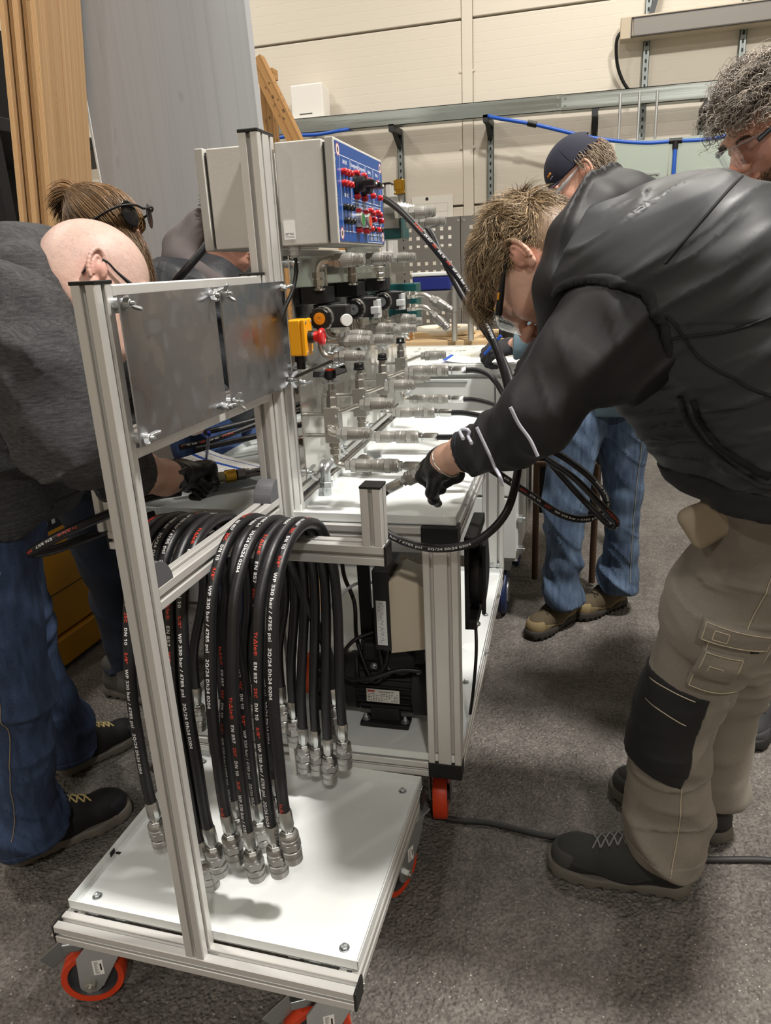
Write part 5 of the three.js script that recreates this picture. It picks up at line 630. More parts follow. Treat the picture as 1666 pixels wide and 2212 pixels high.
    for (let k = 0; k < nz - 1; k++) for (let j = 0; j < ny - 1; j++) for (let i = 0; i < nx - 1; i++) {
      const q = k * sz + j * sy + i; let m = 0; for (let c = 0; c < 8; c++) if (D[q + off8[c]] < 0) m |= 1 << c; if (m === 0 || m === 255) continue;
      let x = 0, y = 0, z = 0, n = 0; for (const [a, b] of E) { const A = (m >> a) & 1, B = (m >> b) & 1; if (A === B) continue; const da = D[q + off8[a]], db = D[q + off8[b]], t = da / (da - db); x += (a & 1) + t * ((b & 1) - (a & 1)); y += ((a >> 1) & 1) + t * (((b >> 1) & 1) - ((a >> 1) & 1)); z += (a >> 2) + t * ((b >> 2) - (a >> 2)); n++; }
      let X = lo[0] + (i + x / n) * cell, Y = lo[1] + (j + y / n) * cell, Z = lo[2] + (k + z / n) * cell; const L = LL[(Math.floor(k / BL) * bN[1] + Math.floor(j / BL)) * bN[0] + Math.floor(i / BL)], e = cell * 0.35;
      const G = () => { const g = [this.ev(X + e, Y, Z, L) - this.ev(X - e, Y, Z, L), this.ev(X, Y + e, Z, L) - this.ev(X, Y - e, Z, L), this.ev(X, Y, Z + e, L) - this.ev(X, Y, Z - e, L)], l = Math.hypot(...g) || 1; return [g[0] / l, g[1] / l, g[2] / l, l / (2 * e)]; };
      const g = G(), d = clamp(this.ev(X, Y, Z, L) / Math.max(g[3], 0.5), -cell * 0.5, cell * 0.5); X -= g[0] * d; Y -= g[1] * d; Z -= g[2] * d;
      id[q] = P.length / 3; P.push(X, Y, Z); Nn.push(g[0], g[1], g[2]);
    }
    const T = []; const quad = (a, b, c, d, fl) => { if (a < 0 || b < 0 || c < 0 || d < 0) return; fl ? T.push(a, b, c, a, c, d) : T.push(a, c, b, a, d, c); };
    for (let k = 1; k < nz - 1; k++) for (let j = 1; j < ny - 1; j++) for (let i = 1; i < nx - 1; i++) { const q = k * sz + j * sy + i, s = D[q] < 0; if (s !== (D[q + sx] < 0)) quad(id[q - sy - sz], id[q - sz], id[q], id[q - sy], s); if (s !== (D[q + sy] < 0)) quad(id[q - sx - sz], id[q - sx], id[q], id[q - sz], s); if (s !== (D[q + sz] < 0)) quad(id[q - sx - sy], id[q - sy], id[q], id[q - sx], s); }
    // unshared triangles, uv in metres by the dominant direction of the face
    const n = T.length, pos = new Float32Array(n * 3), nor = new Float32Array(n * 3), uv = new Float32Array(n * 2), col = o.color ? new Float32Array(n * 3) : null;
    const CC = col ? Array.from({ length: P.length / 3 }, (_, i) => o.color(P[i * 3], P[i * 3 + 1], P[i * 3 + 2], Nn[i * 3], Nn[i * 3 + 1], Nn[i * 3 + 2])) : null;
    for (let t = 0; t < n; t += 3) { const sN = [0, 0, 0]; for (let v = 0; v < 3; v++) for (let a = 0; a < 3; a++) sN[a] += Math.abs(Nn[T[t + v] * 3 + a]); const ax = sN[0] > sN[1] && sN[0] > sN[2] ? 0 : sN[1] > sN[2] ? 1 : 2;
      for (let v = 0; v < 3; v++) { const i = T[t + v], w = t + v; for (let a = 0; a < 3; a++) { pos[w * 3 + a] = P[i * 3 + a]; nor[w * 3 + a] = Nn[i * 3 + a]; if (col) col[w * 3 + a] = CC[i][a]; } const p = [P[i * 3], P[i * 3 + 1], P[i * 3 + 2]]; uv[w * 2] = ax === 0 ? p[2] : p[0]; uv[w * 2 + 1] = ax === 1 ? p[2] : p[1]; } }
    const g = new THREE.BufferGeometry(); g.setAttribute('position', new THREE.BufferAttribute(pos, 3)); g.setAttribute('normal', new THREE.BufferAttribute(nor, 3)); g.setAttribute('uv', new THREE.BufferAttribute(uv, 2)); if (col) g.setAttribute('color', new THREE.BufferAttribute(col, 3)); return g;
  }
  // first surface point from p along direction d
  hit(p, d, max = 0.3) { let t = 0; for (let i = 0; i < 80 && t < max; i++) { const v = this.ev(p[0] + d[0] * t, p[1] + d[1] * t, p[2] + d[2] * t); if (v < 0.0005) break; t += Math.max(v * 0.7, 0.0005); } return [p[0] + d[0] * t, p[1] + d[1] * t, p[2] + d[2] * t]; }
}
const nrm3 = (a) => { const l = Math.hypot(...a); return a.map((v) => v / l); }, cross3 = (a, b) => [a[1] * b[2] - a[2] * b[1], a[2] * b[0] - a[0] * b[2], a[0] * b[1] - a[1] * b[0]], dot3 = (a, b) => a[0] * b[0] + a[1] * b[1] + a[2] * b[2], add3 = (...v) => v.reduce((a, b) => [a[0] + b[0], a[1] + b[1], a[2] + b[2]]), mul3 = (a, s) => a.map((v) => v * s), sub3 = (a, b) => [a[0] - b[0], a[1] - b[1], a[2] - b[2]];
const ridge = (x, y, z) => { const n = noise3(x, y, z), r = 1.1 - Math.sqrt(n * n + 0.008) * 2.4; return r > 0 ? r * r * 1.7 - 0.2 : r * 0.35 - 0.2; };
// a polyline laid on a field's surface
const drape = (F, pts, d, n = 36, off = 0.0012, back = 0.3) => { d = nrm3(d); const c = curve(pts); return Array.from({ length: n + 1 }, (_, i) => { const p = c.getPoint(i / n), q = F.hit([p.x - d[0] * back, p.y - d[1] * back, p.z - d[2] * back], d, back * 2); return [q[0] - d[0] * off, q[1] - d[1] * off, q[2] - d[2] * off]; }); };
// folds: ridged noise, short across direction `across`, long elsewhere
function folds(x, y, z, ax, fa, fl, s) { const t = x * ax[0] + y * ax[1] + z * ax[2], wx = noise3(x * 6 + s, y * 6, z * 6) * 0.03; const px = x - ax[0] * t, py = y - ax[1] * t, pz = z - ax[2] * t; return ridge((t + wx) * fa + px * fl, py * fl + s, pz * fl); }
const obox = (c, ax, h) => (x, y, z) => { const p = [x - c[0], y - c[1], z - c[2]]; return Math.max(Math.abs(dot3(p, ax[0])) - h[0], Math.abs(dot3(p, ax[1])) - h[1], Math.abs(dot3(p, ax[2])) - h[2]); };
// a head frame: origin between the ears, forward, up, left
function frame(o, f, u) { f = nrm3(f); const l = nrm3(cross3(u, f)); u = cross3(f, l); const W = (a, b, c) => [o[0] + f[0] * a + u[0] * b + l[0] * c, o[1] + f[1] * a + u[1] * b + l[1] * c, o[2] + f[2] * a + u[2] * b + l[2] * c]; const inv = (x, y, z) => { const p = [x - o[0], y - o[1], z - o[2]]; return [dot3(p, f), dot3(p, u), dot3(p, l)]; }; return { o, f, u, l, W, inv, ax: [f, u, l] }; }
function headField(H, o = {}) {
  const F = new Field(0.02), { W, ax } = H, E = (c, r, k, sub) => F.ell(W(...c), r, ax, k, sub), C = (a, b, ra, rb, k, sub) => F.cap(W(...a), W(...b), ra, rb, k, sub), jw = o.jaw ?? 1;
  E([-0.012, 0.032, 0], [0.099, 0.087, 0.077], 0.02); E([0.03, -0.03, 0], [0.062, 0.085, 0.064], 0.03); E([-0.045, -0.01, 0], [0.06, 0.06, 0.066], 0.03);
  for (const s of [1, -1]) { C([0.0, -0.055, s * 0.05 * jw], [0.066, -0.098, s * 0.018], 0.02, 0.018, 0.03); E([0.063, -0.028, s * 0.04], [0.024, 0.02, 0.02], 0.02); C([0.084, 0.022, s * 0.046], [0.094, 0.02, s * 0.01], 0.009, 0.011, 0.015); E([0.105, -0.037, s * 0.0125], [0.012, 0.008, 0.008], 0.006); }
  E([0.076, -0.1, 0], [0.02, 0.017, 0.022], 0.02); C([0.092, 0.012, 0], [0.119, -0.03, 0], 0.0085, 0.0125, 0.012);
  for (const s of [1, -1]) { E([0.099, 0.0, s * 0.032], [0.014, 0.011, 0.017], 0.012, true); E([0.079, 0.0, s * 0.032], [0.0135, 0.012, 0.0145], 0.003); C([0.106, -0.046, s * 0.0075], [0.112, -0.039, s * 0.0065], 0.0035, 0.003, 0.002, true); }
  E([0.091, -0.066, 0], [0.012, 0.0062, 0.023], 0.007); E([0.089, -0.079, 0], [0.0115, 0.0072, 0.02], 0.007); C([0.1045, -0.0725, -0.02], [0.1045, -0.0725, 0.02], 0.002, 0.002, 0.003, true);
  if (o.neck) { F.cap(W(-0.025, -0.035, 0), o.neck.slice(0, 3), 0.056, o.neck[3] ?? 0.06, 0.035); F.cap(W(0.035, -0.085, 0), add3(o.neck.slice(0, 3), mul3(H.f, 0.02)), 0.035, 0.05, 0.03); }
  return F;
}
// both ears, finer than the head: dished plate, rolled rim, inner ridge, lobe
function earGeo(H, color) {
  return [1, -1].map((s) => { const F = new Field(0.004), eu = nrm3([-0.22, 1, 0]), ef = nrm3([0.86, 0.19, -0.5 * s]), el = cross3(ef, eu).map((v) => v * s), c = [-0.016, 0, s * 0.083], Q = (f, u, l) => H.W(...add3(c, mul3(ef, f), mul3(eu, u), mul3(el, l * (el[2] * s > 0 ? 1 : -1)))), M = (v) => add3(mul3(H.f, v[0]), mul3(H.u, v[1]), mul3(H.l, v[2])), ax = [M(ef), M(eu), M(nrm3(el))];
    F.ell(Q(0, 0.001, 0), [0.0175, 0.031, 0.0042], ax); const P = []; for (let k = 0; k <= 16; k++) { const t = -0.5 + k / 16 * 4.6; P.push(Q(0.0165 * Math.cos(t), 0.003 + 0.0295 * Math.sin(t) * (t > 3.4 ? 0.95 : 1), 0.0042)); } for (let k = 0; k < 16; k++) F.cap(P[k], P[k + 1], 0.0038, 0.0038, 0.0012);
    const R = []; for (let k = 0; k <= 10; k++) { const t = 0.9 + k / 10 * 3.2; R.push(Q(0.009 * Math.cos(t), 0.001 + 0.018 * Math.sin(t), 0.0045)); } for (let k = 0; k < 10; k++) F.cap(R[k], R[k + 1], 0.003, 0.003, 0.0012);
    F.ell(Q(0.002, -0.0265, 0.002), [0.0085, 0.0085, 0.0045], ax, 0.005); F.ell(Q(0.0145, -0.004, 0.004), [0.0045, 0.007, 0.005], ax, 0.004); F.ell(Q(0.004, -0.003, 0.0055), [0.0075, 0.0105, 0.0055], ax, 0.003, true); F.cap(Q(0.005, 0.0, -0.002), H.W(-0.008, 0, s * 0.068), 0.013, 0.016, 0.01); return F.mesh(0.0019, { color, pad: 0.004 }); });
}
// five-fingered hand: wrist, forward, back-of-hand normal, thumb side (+1 = along a x n), curls
function handField(Wr, a, n, side, curl, o = {}) {
  a = nrm3(a); n = nrm3(sub3(n, mul3(a, dot3(a, n)))); const s = cross3(a, n), F = new Field(0.012), sc = o.s ?? 1, A = (p, x, y, z) => add3(p, mul3(a, x * sc), mul3(n, y * sc), mul3(s, z * sc)), fat = o.fat ?? 1;
  const len = [1, 1.1, 1.03, 0.82], base = [];
  for (let i = 0; i < 4; i++) { const z = side * (0.03 - i * 0.0195), b = A(Wr, 0.086 - (i === 3 ? 0.01 : i === 0 ? 0.003 : 0), 0.002 - 0.003 * Math.abs(i - 1.2), z); base.push(b); F.cap(A(Wr, 0.0, 0, z * 0.55), b, 0.0155 * sc, 0.0125 * sc, 0.02);
    let p = b, th = 0; const L = [0.045, 0.027, 0.022], R = [0.0105, 0.0092, 0.0082, 0.0068]; for (let k = 0; k < 3; k++) { th += curl[i][k]; const sp = (o.spread ?? 0.05) * side * (1.3 - i * 0.9), d = add3(mul3(a, Math.cos(th)), mul3(n, -Math.sin(th)), mul3(s, sp * Math.cos(th))), q = add3(p, mul3(nrm3(d), L[k] * len[i] * sc)); F.cap(p, q, R[k] * sc * fat, R[k + 1] * sc * fat, k ? 0.005 : 0.012); p = q; } }
  const t0 = A(Wr, 0.02, -0.006, side * 0.03), dirs = o.thumb ?? [[0.7, -0.3, 0.65], [0.85, -0.35, 0.3], [0.9, -0.3, 0.1]], TL = [0.044, 0.034, 0.027], TR = [0.0165, 0.0115, 0.0105, 0.0085]; let p = t0;
  for (let k = 0; k < 3; k++) { const d = nrm3(dirs[k]), q = A(p, d[0] * TL[k], d[1] * TL[k], d[2] * TL[k] * side); F.cap(p, q, TR[k] * sc * fat, TR[k + 1] * sc * fat, k ? 0.006 : 0.02); p = q; }
  F.cap(A(Wr, 0.04, -0.012, 0), A(Wr, 0.07, -0.01, 0), 0.014 * sc, 0.014 * sc, 0.02); F.base = base; return F;
}
// hair: many thin tapered strands. each = [root, normal, comb, length, curlAmp, curlFreq, tint]
function hairGeo(list, r0 = 0.0011) {
  const pos = [], nor = [], col = []; const S = 3;
  for (const h of list) {
    const n = h.n ?? 7, P = [], c = h.colour; let p = h.root.slice(), d = h.dir.slice(); const st = h.len / n, e1 = nrm3(cross3(d, [0.31, 0.91, 0.27])), e2 = cross3(nrm3(d), e1), ph = h.ph ?? rnd() * 6.28;
    for (let i = 0; i <= n; i++) { const t = i / n, a = h.amp * Math.min(1, t * 1.6), w = ph + t * h.freq; P.push(add3(p, mul3(e1, a * Math.cos(w)), mul3(e2, a * Math.sin(w)))); d = nrm3(add3(d, mul3(h.pull ?? [0, -1, 0], (h.g ?? 0.25) / n * 3))); p = add3(p, mul3(d, st)); if (h.keep) p = h.keep(p); }
    const ring = (i) => { const t = nrm3(sub3(P[Math.min(i + 1, n)], P[Math.max(i - 1, 0)])), x = nrm3(cross3(t, [0.3, 0.2, 0.93])), y = cross3(t, x), r = (h.r ?? r0) * (1 - 0.8 * (i / n) ** 2); return Array.from({ length: S }, (_, k) => { const a = k / S * 6.283, q = add3(mul3(x, Math.cos(a)), mul3(y, Math.sin(a))); return [add3(P[i], mul3(q, r)), q]; }); };
    let A = ring(0); for (let i = 1; i <= n; i++) { const B = ring(i); for (let k = 0; k < S; k++) { const k2 = (k + 1) % S; for (const v of [A[k], A[k2], B[k], A[k2], B[k2], B[k]]) { pos.push(...v[0]); nor.push(...v[1]); col.push(...c); } } A = B; }
  }
  const g = new THREE.BufferGeometry(); g.setAttribute('position', new THREE.Float32BufferAttribute(pos, 3)); g.setAttribute('normal', new THREE.Float32BufferAttribute(nor, 3)); g.setAttribute('color', new THREE.Float32BufferAttribute(col, 3)); return g;
}
// strands over a head frame; keep(f,u,l) chooses roots; style returns {dir, len, ...} in head coordinates
function headHair(H, count, keep, style) {
  const out = [], C = [-0.012, 0.032, 0], R = [0.1, 0.088, 0.078]; let guard = 0;
  const keepOut = (p, off) => { const q = H.inv(...p), v = [(q[0] - C[0]) / (R[0] + off), (q[1] - C[1]) / (R[1] + off), (q[2] - C[2]) / (R[2] + off)], l = Math.hypot(...v); if (l < 1 && q[1] > -0.02) { const m = 1 / l; return H.W(C[0] + v[0] * m * (R[0] + off), C[1] + v[1] * m * (R[1] + off), C[2] + v[2] * m * (R[2] + off)); } return p; };
  while (out.length < count && guard++ < count * 30) { const z = rr(-1, 1), a = rr(0, 6.283), s = Math.sqrt(1 - z * z), d = [s * Math.cos(a), z, s * Math.sin(a)], q = [C[0] + d[0] * R[0], C[1] + d[1] * R[1], C[2] + d[2] * R[2]]; if (!keep(...q)) continue; const st = style(q, d); if (!st) continue; if (st.comb) { const nn = nrm3([d[0] / R[0], d[1] / R[1], d[2] / R[2]]), cb = sub3(st.comb, mul3(nn, dot3(st.comb, nn))); st.dir = add3(nrm3(cb), mul3(nn, st.rise ?? 0.2)); } const lift = st.lift ?? rr(0.001, 0.01); out.push({ ...st, root: H.W(...q), dir: nrm3(add3(...[0, 1, 2].map((i) => mul3(H.ax[i], st.dir[i])))), keep: (p) => keepOut(p, lift) }); }
  return out;
}
const plainHair = (g) => g;
const hairMat = phys(0xffffff, 0.42, 0, { vertexColors: true, sheen: 0.3, sheenRoughness: 0.4, side: THREE.DoubleSide });
const skinMat = phys(0xffffff, 0.5, 0, { vertexColors: true, sheen: 0.25, sheenRoughness: 0.5, sheenColor: 0xffc0a0, bumpMap: rep(cloud, 30, 30), bumpScale: 0.0004 });
const weave = grain(256, 256, (i, j) => 255 * (0.5 + 0.25 * Math.sin(i * Math.PI / 2) * Math.sin(j * Math.PI / 2) + 0.25 * hash3(i, j, 8)), { data: true });
const fabric = (c, rough = 0.85, o = {}) => phys(c, rough, 0, { bumpMap: rep(weave, 24, 24), bumpScale: 0.0004, sheen: o.sheen ?? 0.2, sheenRoughness: 0.6, sheenColor: new THREE.Color(c).lerp(new THREE.Color(0xffffff), 0.3), ...o.x });
const denim = (a, b) => grain(256, 256, (i, j) => { const t = clamp(0.35 * hash3(i, j, 61) + 0.4 * pnoise(i, j, 256, 256, 40, 8, 62) + 0.35 * pnoise(i, j, 256, 256, 5, 3, 63), 0, 1); return [0, 1, 2].map((k) => a[k] + (b[k] - a[k]) * t); }, { rep: [3.2, 3.2] });
const heather = (a, b, s) => grain(256, 256, (i, j) => { const t = clamp(0.6 * pnoise(i, j, 256, 256, 20, 110, s) + 0.55 * hash3(i, j, s + 1) - 0.1, 0, 1); return [0, 1, 2].map((k) => a[k] + (b[k] - a[k]) * t); }, { rep: [6, 6] });
const skinTone = (base, H, o = {}) => (x, y, z) => { const q = H.inv(x, y, z), n = noise3(x * 60, y * 60, z * 60) * 0.04 + noise3(x * 18, y * 18, z * 18) * 0.05; let c = base.map((v, i) => v * (1 + n * (i ? 1.1 : 0.6))); const near = (f, u, l, r) => Math.max(0, 1 - Math.hypot(q[0] - f, q[1] - u, Math.abs(q[2]) - l) / r);
  const red = near(0.118, -0.03, 0, 0.03) * 0.5 + near(-0.014, 0.0, 0.086, 0.04) * 0.55 + near(0.07, -0.03, 0.05, 0.035) * 0.3; c = [c[0] * (1 + red * 0.1), c[1] * (1 - red * 0.35), c[2] * (1 - red * 0.35)];
  if (near(0.1, -0.072, 0, 0.026) > 0.25 && q[0] > 0.085) c = [c[0] * 0.85, c[1] * 0.6, c[2] * 0.6]; if (o.extra) c = o.extra(q, c, x, y, z); return c; };
function person(label, base) { return thing('person', label, 'person', base); }
const plain = (g) => { g.deleteAttribute('color'); return g; };
// the body below the clothes, from the garments' own capsules, joined with head and hands
function bodyUnder(fields, scale) { const F = new Field(0.03); for (const f of fields) for (const p of f.p) if (p.src && !p.sub) F.cap(p.src[0], p.src[1], p.src[2] * scale, p.src[3] * scale); return F; }
// shoe: heel, toe, ankle points on the ground plane
function shoe(parent, name, heel, toe, o) {
  const a = nrm3([toe[0] - heel[0], 0, toe[2] - heel[2]]), L = Math.hypot(toe[0] - heel[0], toe[2] - heel[2]), s = [-a[2], 0, a[0]], P = (t, y, w) => [heel[0] + a[0] * t * L + s[0] * w, heel[1] + y, heel[2] + a[2] * t * L + s[2] * w], k = L / 0.31;
  const up = new Field(0.03); up.cap(P(0.14, 0.055, 0), P(0.45, 0.058, 0), 0.036 * k, 0.044 * k).cap(P(0.45, 0.056, 0.003), P(0.8, 0.048, 0.004), 0.044 * k, 0.041 * k).cap(P(0.8, 0.046, 0.003), P(0.86, 0.044, 0.001), 0.04 * k, 0.036 * k).cap(P(0.16, 0.07, 0), P(0.17, 0.125 + (o.high ?? 0), 0), 0.036 * k, 0.038 * k).cap(P(0.55, 0.07, 0.002), P(0.24, 0.118, 0), 0.034 * k, 0.036 * k);
  up.clip = (x, y) => heel[1] + 0.026 - y; const soleY = 0.0; const so = new Field(0.02); for (const [t, r, w] of [[0.13, 0.037, 0], [0.3, 0.035, 0], [0.5, 0.04, 0.002], [0.7, 0.049, 0.004], [0.85, 0.043, 0.002], [0.88, 0.036, 0]]) so.cap(P(t, 0.02, w - 0.001), P(t, 0.02, w + 0.001), r * k, r * k); for (let i = 0; i < 5; i++) { const T = [0.13, 0.3, 0.5, 0.7, 0.85, 0.88]; so.cap(P(T[i], 0.02, 0), P(T[i + 1], 0.02, 0.001), [0.037, 0.035, 0.04, 0.049, 0.043][i] * k, [0.035, 0.04, 0.049, 0.043, 0.036][i] * k); }
  const treads = o.tread ?? 0.006; so.clip = (x, y, z) => { const t = ((x - heel[0]) * a[0] + (z - heel[2]) * a[2]) / L; return Math.max(y - heel[1] - (0.034 + 0.006 * Math.cos(t * 6.5)), heel[1] + soleY + treads * (Math.sin(t * (o.freq ?? 62)) > 0.2 ? 1 : 0) + (t > 0.93 ? (t - 0.93) * 0.12 : 0) - y); };
  const b = part(name, up.mesh(0.006), o.upper, parent); part('sole', so.mesh(0.005), o.sole, b);
  if (o.toecap) part('toe_cap', up.shell(0.0025, (x, y, z) => { const t = ((x - heel[0]) * a[0] + (z - heel[2]) * a[2]) / L; return Math.max(0.83 - t - (y - heel[1] - 0.05) * 0.9, y - heel[1] - 0.075) * 0.2; }).mesh(0.006), o.toecap, b);
  if (o.rand) part('rand_strip', up.shell(0.0022, (x, y, z) => Math.max(y - heel[1] - 0.05 - 0.012 * Math.sin(((x - heel[0]) * a[0] + (z - heel[2]) * a[2]) / L * 9), heel[1] + 0.02 - y)).mesh(0.006), o.rand, b);
  if (o.lace) { const T = (t, w) => { const q = up.hit(P(t, 0.2, w), [0, -1, 0]); return [q[0], q[1] + 0.0015, q[2]]; }; const gs = []; for (let i = 0; i < 4; i++) { const t = 0.46 + i * 0.058; for (const q of [1, -1]) gs.push(tube(curve([T(t, q * 0.021), T(t + 0.025, 0), T(t + 0.055, -q * 0.021)]), 0.0023, { m: 6, n: 10 })); } part('laces', gs, o.lace, b); }
  if (o.stripes) for (const [t0, t1] of [[0.26, 0.3], [0.32, 0.36]]) part('side_stripe', up.shell(0.0016, (x, y, z) => { const t = ((x - heel[0]) * a[0] + (z - heel[2]) * a[2]) / L + (y - heel[1]) * -0.9; return Math.max((t0 - 0.05 - t) * L, (t - t1 + 0.05 + 0.01) * L, heel[1] + 0.035 - y); }).mesh(0.005), o.stripes, b);
  return b;
}
// safety spectacles on a head frame
function spectacles(parent, H, o = {}) {
  const t = new Field(0.004), arms = [1, -1].map((s) => { const c = [H.W(-0.045, -0.004, s * 0.079), H.W(-0.02, 0.02, s * 0.084), H.W(0.0, 0.022, s * 0.083), H.W(0.05, 0.014, s * 0.078), H.W(0.095, 0.006, s * 0.069)]; return tube(curve(c), (q) => 0.0022 + (o.wide ?? 0.003) * smooth(0.35, 0.85, q), { n: 24, m: 8 }); }), g = part('glasses_arm', arms[0], o.arm ?? MT.blackPl, parent); part('glasses_arm', arms[1], o.arm ?? MT.blackPl, parent);
  const n = 20, pos = [], idx = []; for (let i = 0; i <= n; i++) { const th = (i / n - 0.5) * 2 * 1.28; for (let j = 0; j <= 6; j++) { const v = j / 6, dip = Math.abs(th) < 0.25 ? (1 - Math.abs(th) / 0.25) * 0.014 : 0, u0 = -0.03 + dip - 0.004 * Math.abs(th), u1 = 0.018 - 0.003 * Math.abs(th); pos.push(...H.W(0.06 + 0.062 * Math.cos(th) + 0.004 * v, u0 + (u1 - u0) * v, 0.073 * Math.sin(th) / Math.sin(1.28))); } }
  for (let i = 0; i < n; i++) for (let j = 0; j < 6; j++) { const a = i * 7 + j; idx.push(a, a + 7, a + 1, a + 1, a + 7, a + 8); }
  const L = new THREE.BufferGeometry(); L.setAttribute('position', new THREE.Float32BufferAttribute(pos, 3)); L.setIndex(idx); L.computeVertexNormals();
  part('lens', L, o.lens ?? phys(0xf4f6f8, 0.04, 0, { transmission: 1, thickness: 0, ior: 1.5, side: THREE.DoubleSide }), g, o.lensLabel); const rim = []; for (let i = 0; i <= n; i++) rim.push([pos[(i * 7 + 6) * 3], pos[(i * 7 + 6) * 3 + 1], pos[(i * 7 + 6) * 3 + 2]]); part('rim', tube(curve(rim), 0.0013, { m: 6, n: 40 }), o.rim ?? phys(0xd8dcdf, 0.1, 0, { transmission: 0.7, thickness: 0 }), g); return g;
}
// ---------- young man bending over the bench ----------
{
  const P = person('young man in a dark padded gilet and beige work trousers bending over the worktop', [0.3, 0, -1.5]);
  const H = frame([-0.109, 1.385, -1.43], [-0.36, -0.93, 0.0], [-0.88, 0.3, -0.36]);
  // hoodie sleeves and hood
  const sl = new Field(0.03); sl.chain([[0.075, 1.33, -1.29, 0.104], [0.02, 1.297, -1.255, 0.084], [-0.03, 1.245, -1.22, 0.067], [-0.088, 1.168, -1.205, 0.0585], [-0.15, 1.112, -1.25, 0.05], [-0.2, 1.08, -1.302, 0.0385], [-0.25, 1.052, -1.348, 0.0325]]); sl.cap([0.085, 1.285, -1.28], [0.03, 1.24, -1.25], 0.092, 0.072);
  sl.chain([[0.03, 1.34, -1.57, 0.08], [-0.06, 1.2, -1.62, 0.064], [-0.15, 1.12, -1.6, 0.05], [-0.22, 1.06, -1.58, 0.034]]);
  const ua = nrm3([-0.14, -0.16, 0.07]);
  sl.mod = (x, y, z) => { const e = Math.exp(-(((x + 0.12) ** 2 + (y - 1.17) ** 2) / 0.012)); return -0.0075 * (0.7 + e) * folds(x, y, z, nrm3([0.72, -0.62, 0.25]), 11, 3, 3.1) - 0.005 * e * folds(x, y, z, nrm3([0.4, 0.85, 0.3]), 16, 5, 1.1) - 0.0015 * folds(x, y, z, nrm3([0.8, 0.5, 0.3]), 30, 7, 9.2); };
  sl.clip = (x, y, z) => -((x + 0.232) * 0.72 + (y - 1.061) * 0.5 + (z + 1.335) * 0.48);
  const black = phys(0x0f0f11, 0.62, 0, { sheen: 0.35, sheenRoughness: 0.5, sheenColor: 0x555560 });
  const hood = part('hoodie', sl.mesh(0.0075), black, P, 'black hooded top');
  const cuff = (t0, t1, off, m) => part('cuff_band', sl.shell(off, (x, y, z) => { const t = -((x + 0.232) * 0.72 + (y - 1.061) * 0.5 + (z + 1.335) * 0.48); return Math.max(t0 + t, -t - t1, z < -1.47 ? 1 : -1); }).mesh(0.005), m, hood, 'dark navy cuff stripe');
  const navy = fabric(0x151724, 0.8); cuff(0.006, 0.016, 0.0012, navy); cuff(0.026, 0.036, 0.0012, navy);
  // reflective piping on the sleeve
  const refl = std(0xb9bcc8, 0.4, 0.2); 
  for (const l of [[[-0.098, 1.2, -1.0], [-0.085, 1.175, -1.0], [-0.067, 1.15, -1.0], [-0.055, 1.125, -1.0]], [[-0.152, 1.155, -1.05], [-0.143, 1.135, -1.05], [-0.127, 1.1, -1.05], [-0.116, 1.07, -1.05]], [[-0.178, 1.145, -1.05], [-0.172, 1.15, -1.05], [-0.163, 1.148, -1.05], [-0.165, 1.138, -1.05]]]) part('reflective_piping', tube(curve(drape(sl, l, [-0.27, -0.02, -0.95], 16, 0.001, 0.05)), 0.0028, { m: 6, n: 30 }), refl, hood, 'pale reflective piping');
  const hd = new Field(0.03); hd.chain([[-0.06, 1.275, -1.34, 0.038], [-0.058, 1.355, -1.318, 0.046], [-0.04, 1.425, -1.335, 0.046], [-0.008, 1.47, -1.37, 0.045], [0.035, 1.49, -1.43, 0.043], [0.07, 1.492, -1.5, 0.04]]).chain([[-0.04, 1.3, -1.52, 0.034], [-0.02, 1.42, -1.53, 0.042], [0.02, 1.48, -1.5, 0.044]]).cap([0.02, 1.47, -1.42], [0.075, 1.475, -1.45], 0.05, 0.042).cap([-0.06, 1.27, -1.38], [-0.04, 1.24, -1.42], 0.035, 0.03).cap([-0.03, 1.36, -1.4], [-0.01, 1.42, -1.44], 0.06, 0.07);
  hd.mod = (x, y, z) => -0.011 * folds(x, y, z, nrm3([0.75, -0.35, 0.3]), 14, 4, 7.7); part('hood', hd.mesh(0.0075), black, hood);
  // gilet
  const gi = new Field(0.05); for (const [dz, s] of [[0.12, 0.98], [0, 1.06], [-0.12, 0.98]]) gi.chain([[0.015, 1.375, -1.43 + dz * 0.7, 0.112 * s], [0.15, 1.352, -1.43 + dz, 0.146 * s], [0.275, 1.235, -1.43 + dz, 0.152 * s], [0.345, 1.1, -1.43 + dz, 0.155 * s], [0.352, 1.02, -1.43 + dz, 0.16 * s]]);
  gi.cap([0.03, 1.365, -1.28], [0.1, 1.33, -1.285], 0.088, 0.09, 0.05).cap([0.19, 1.06, -1.36], [0.24, 1.04, -1.36], 0.05, 0.06).cap([0.03, 1.3, -1.4], [0.16, 1.13, -1.38], 0.1, 0.09, 0.06);
  const seams = [[[0.189, 1.49, -1.3], [0.128, 1.426, -1.22], [0.084, 1.378, -1.18]], [[0.089, 1.3, -1.2], [0.17, 1.22, -1.2], [0.33, 1.13, -1.2]], [[0.3, 1.33, -1.2], [0.19, 1.28, -1.2], [0.1, 1.27, -1.2]]];
  const segD = (p, a, b) => { const d = sub3(b, a), t = clamp(dot3(sub3(p, a), d) / dot3(d, d), 0, 1); return Math.hypot(...sub3(p, add3(a, mul3(d, t)))); };
  const seamD = (x, y, z) => { let m = 9; for (const s of seams) for (let i = 0; i + 1 < s.length; i++) { const a = s[i], b = s[i + 1]; m = Math.min(m, segD([x, y, z], a, b)); } return m; };
  const arm = [[0.03, 1.345, -1.3], [-0.045, 1.262, -1.2]];
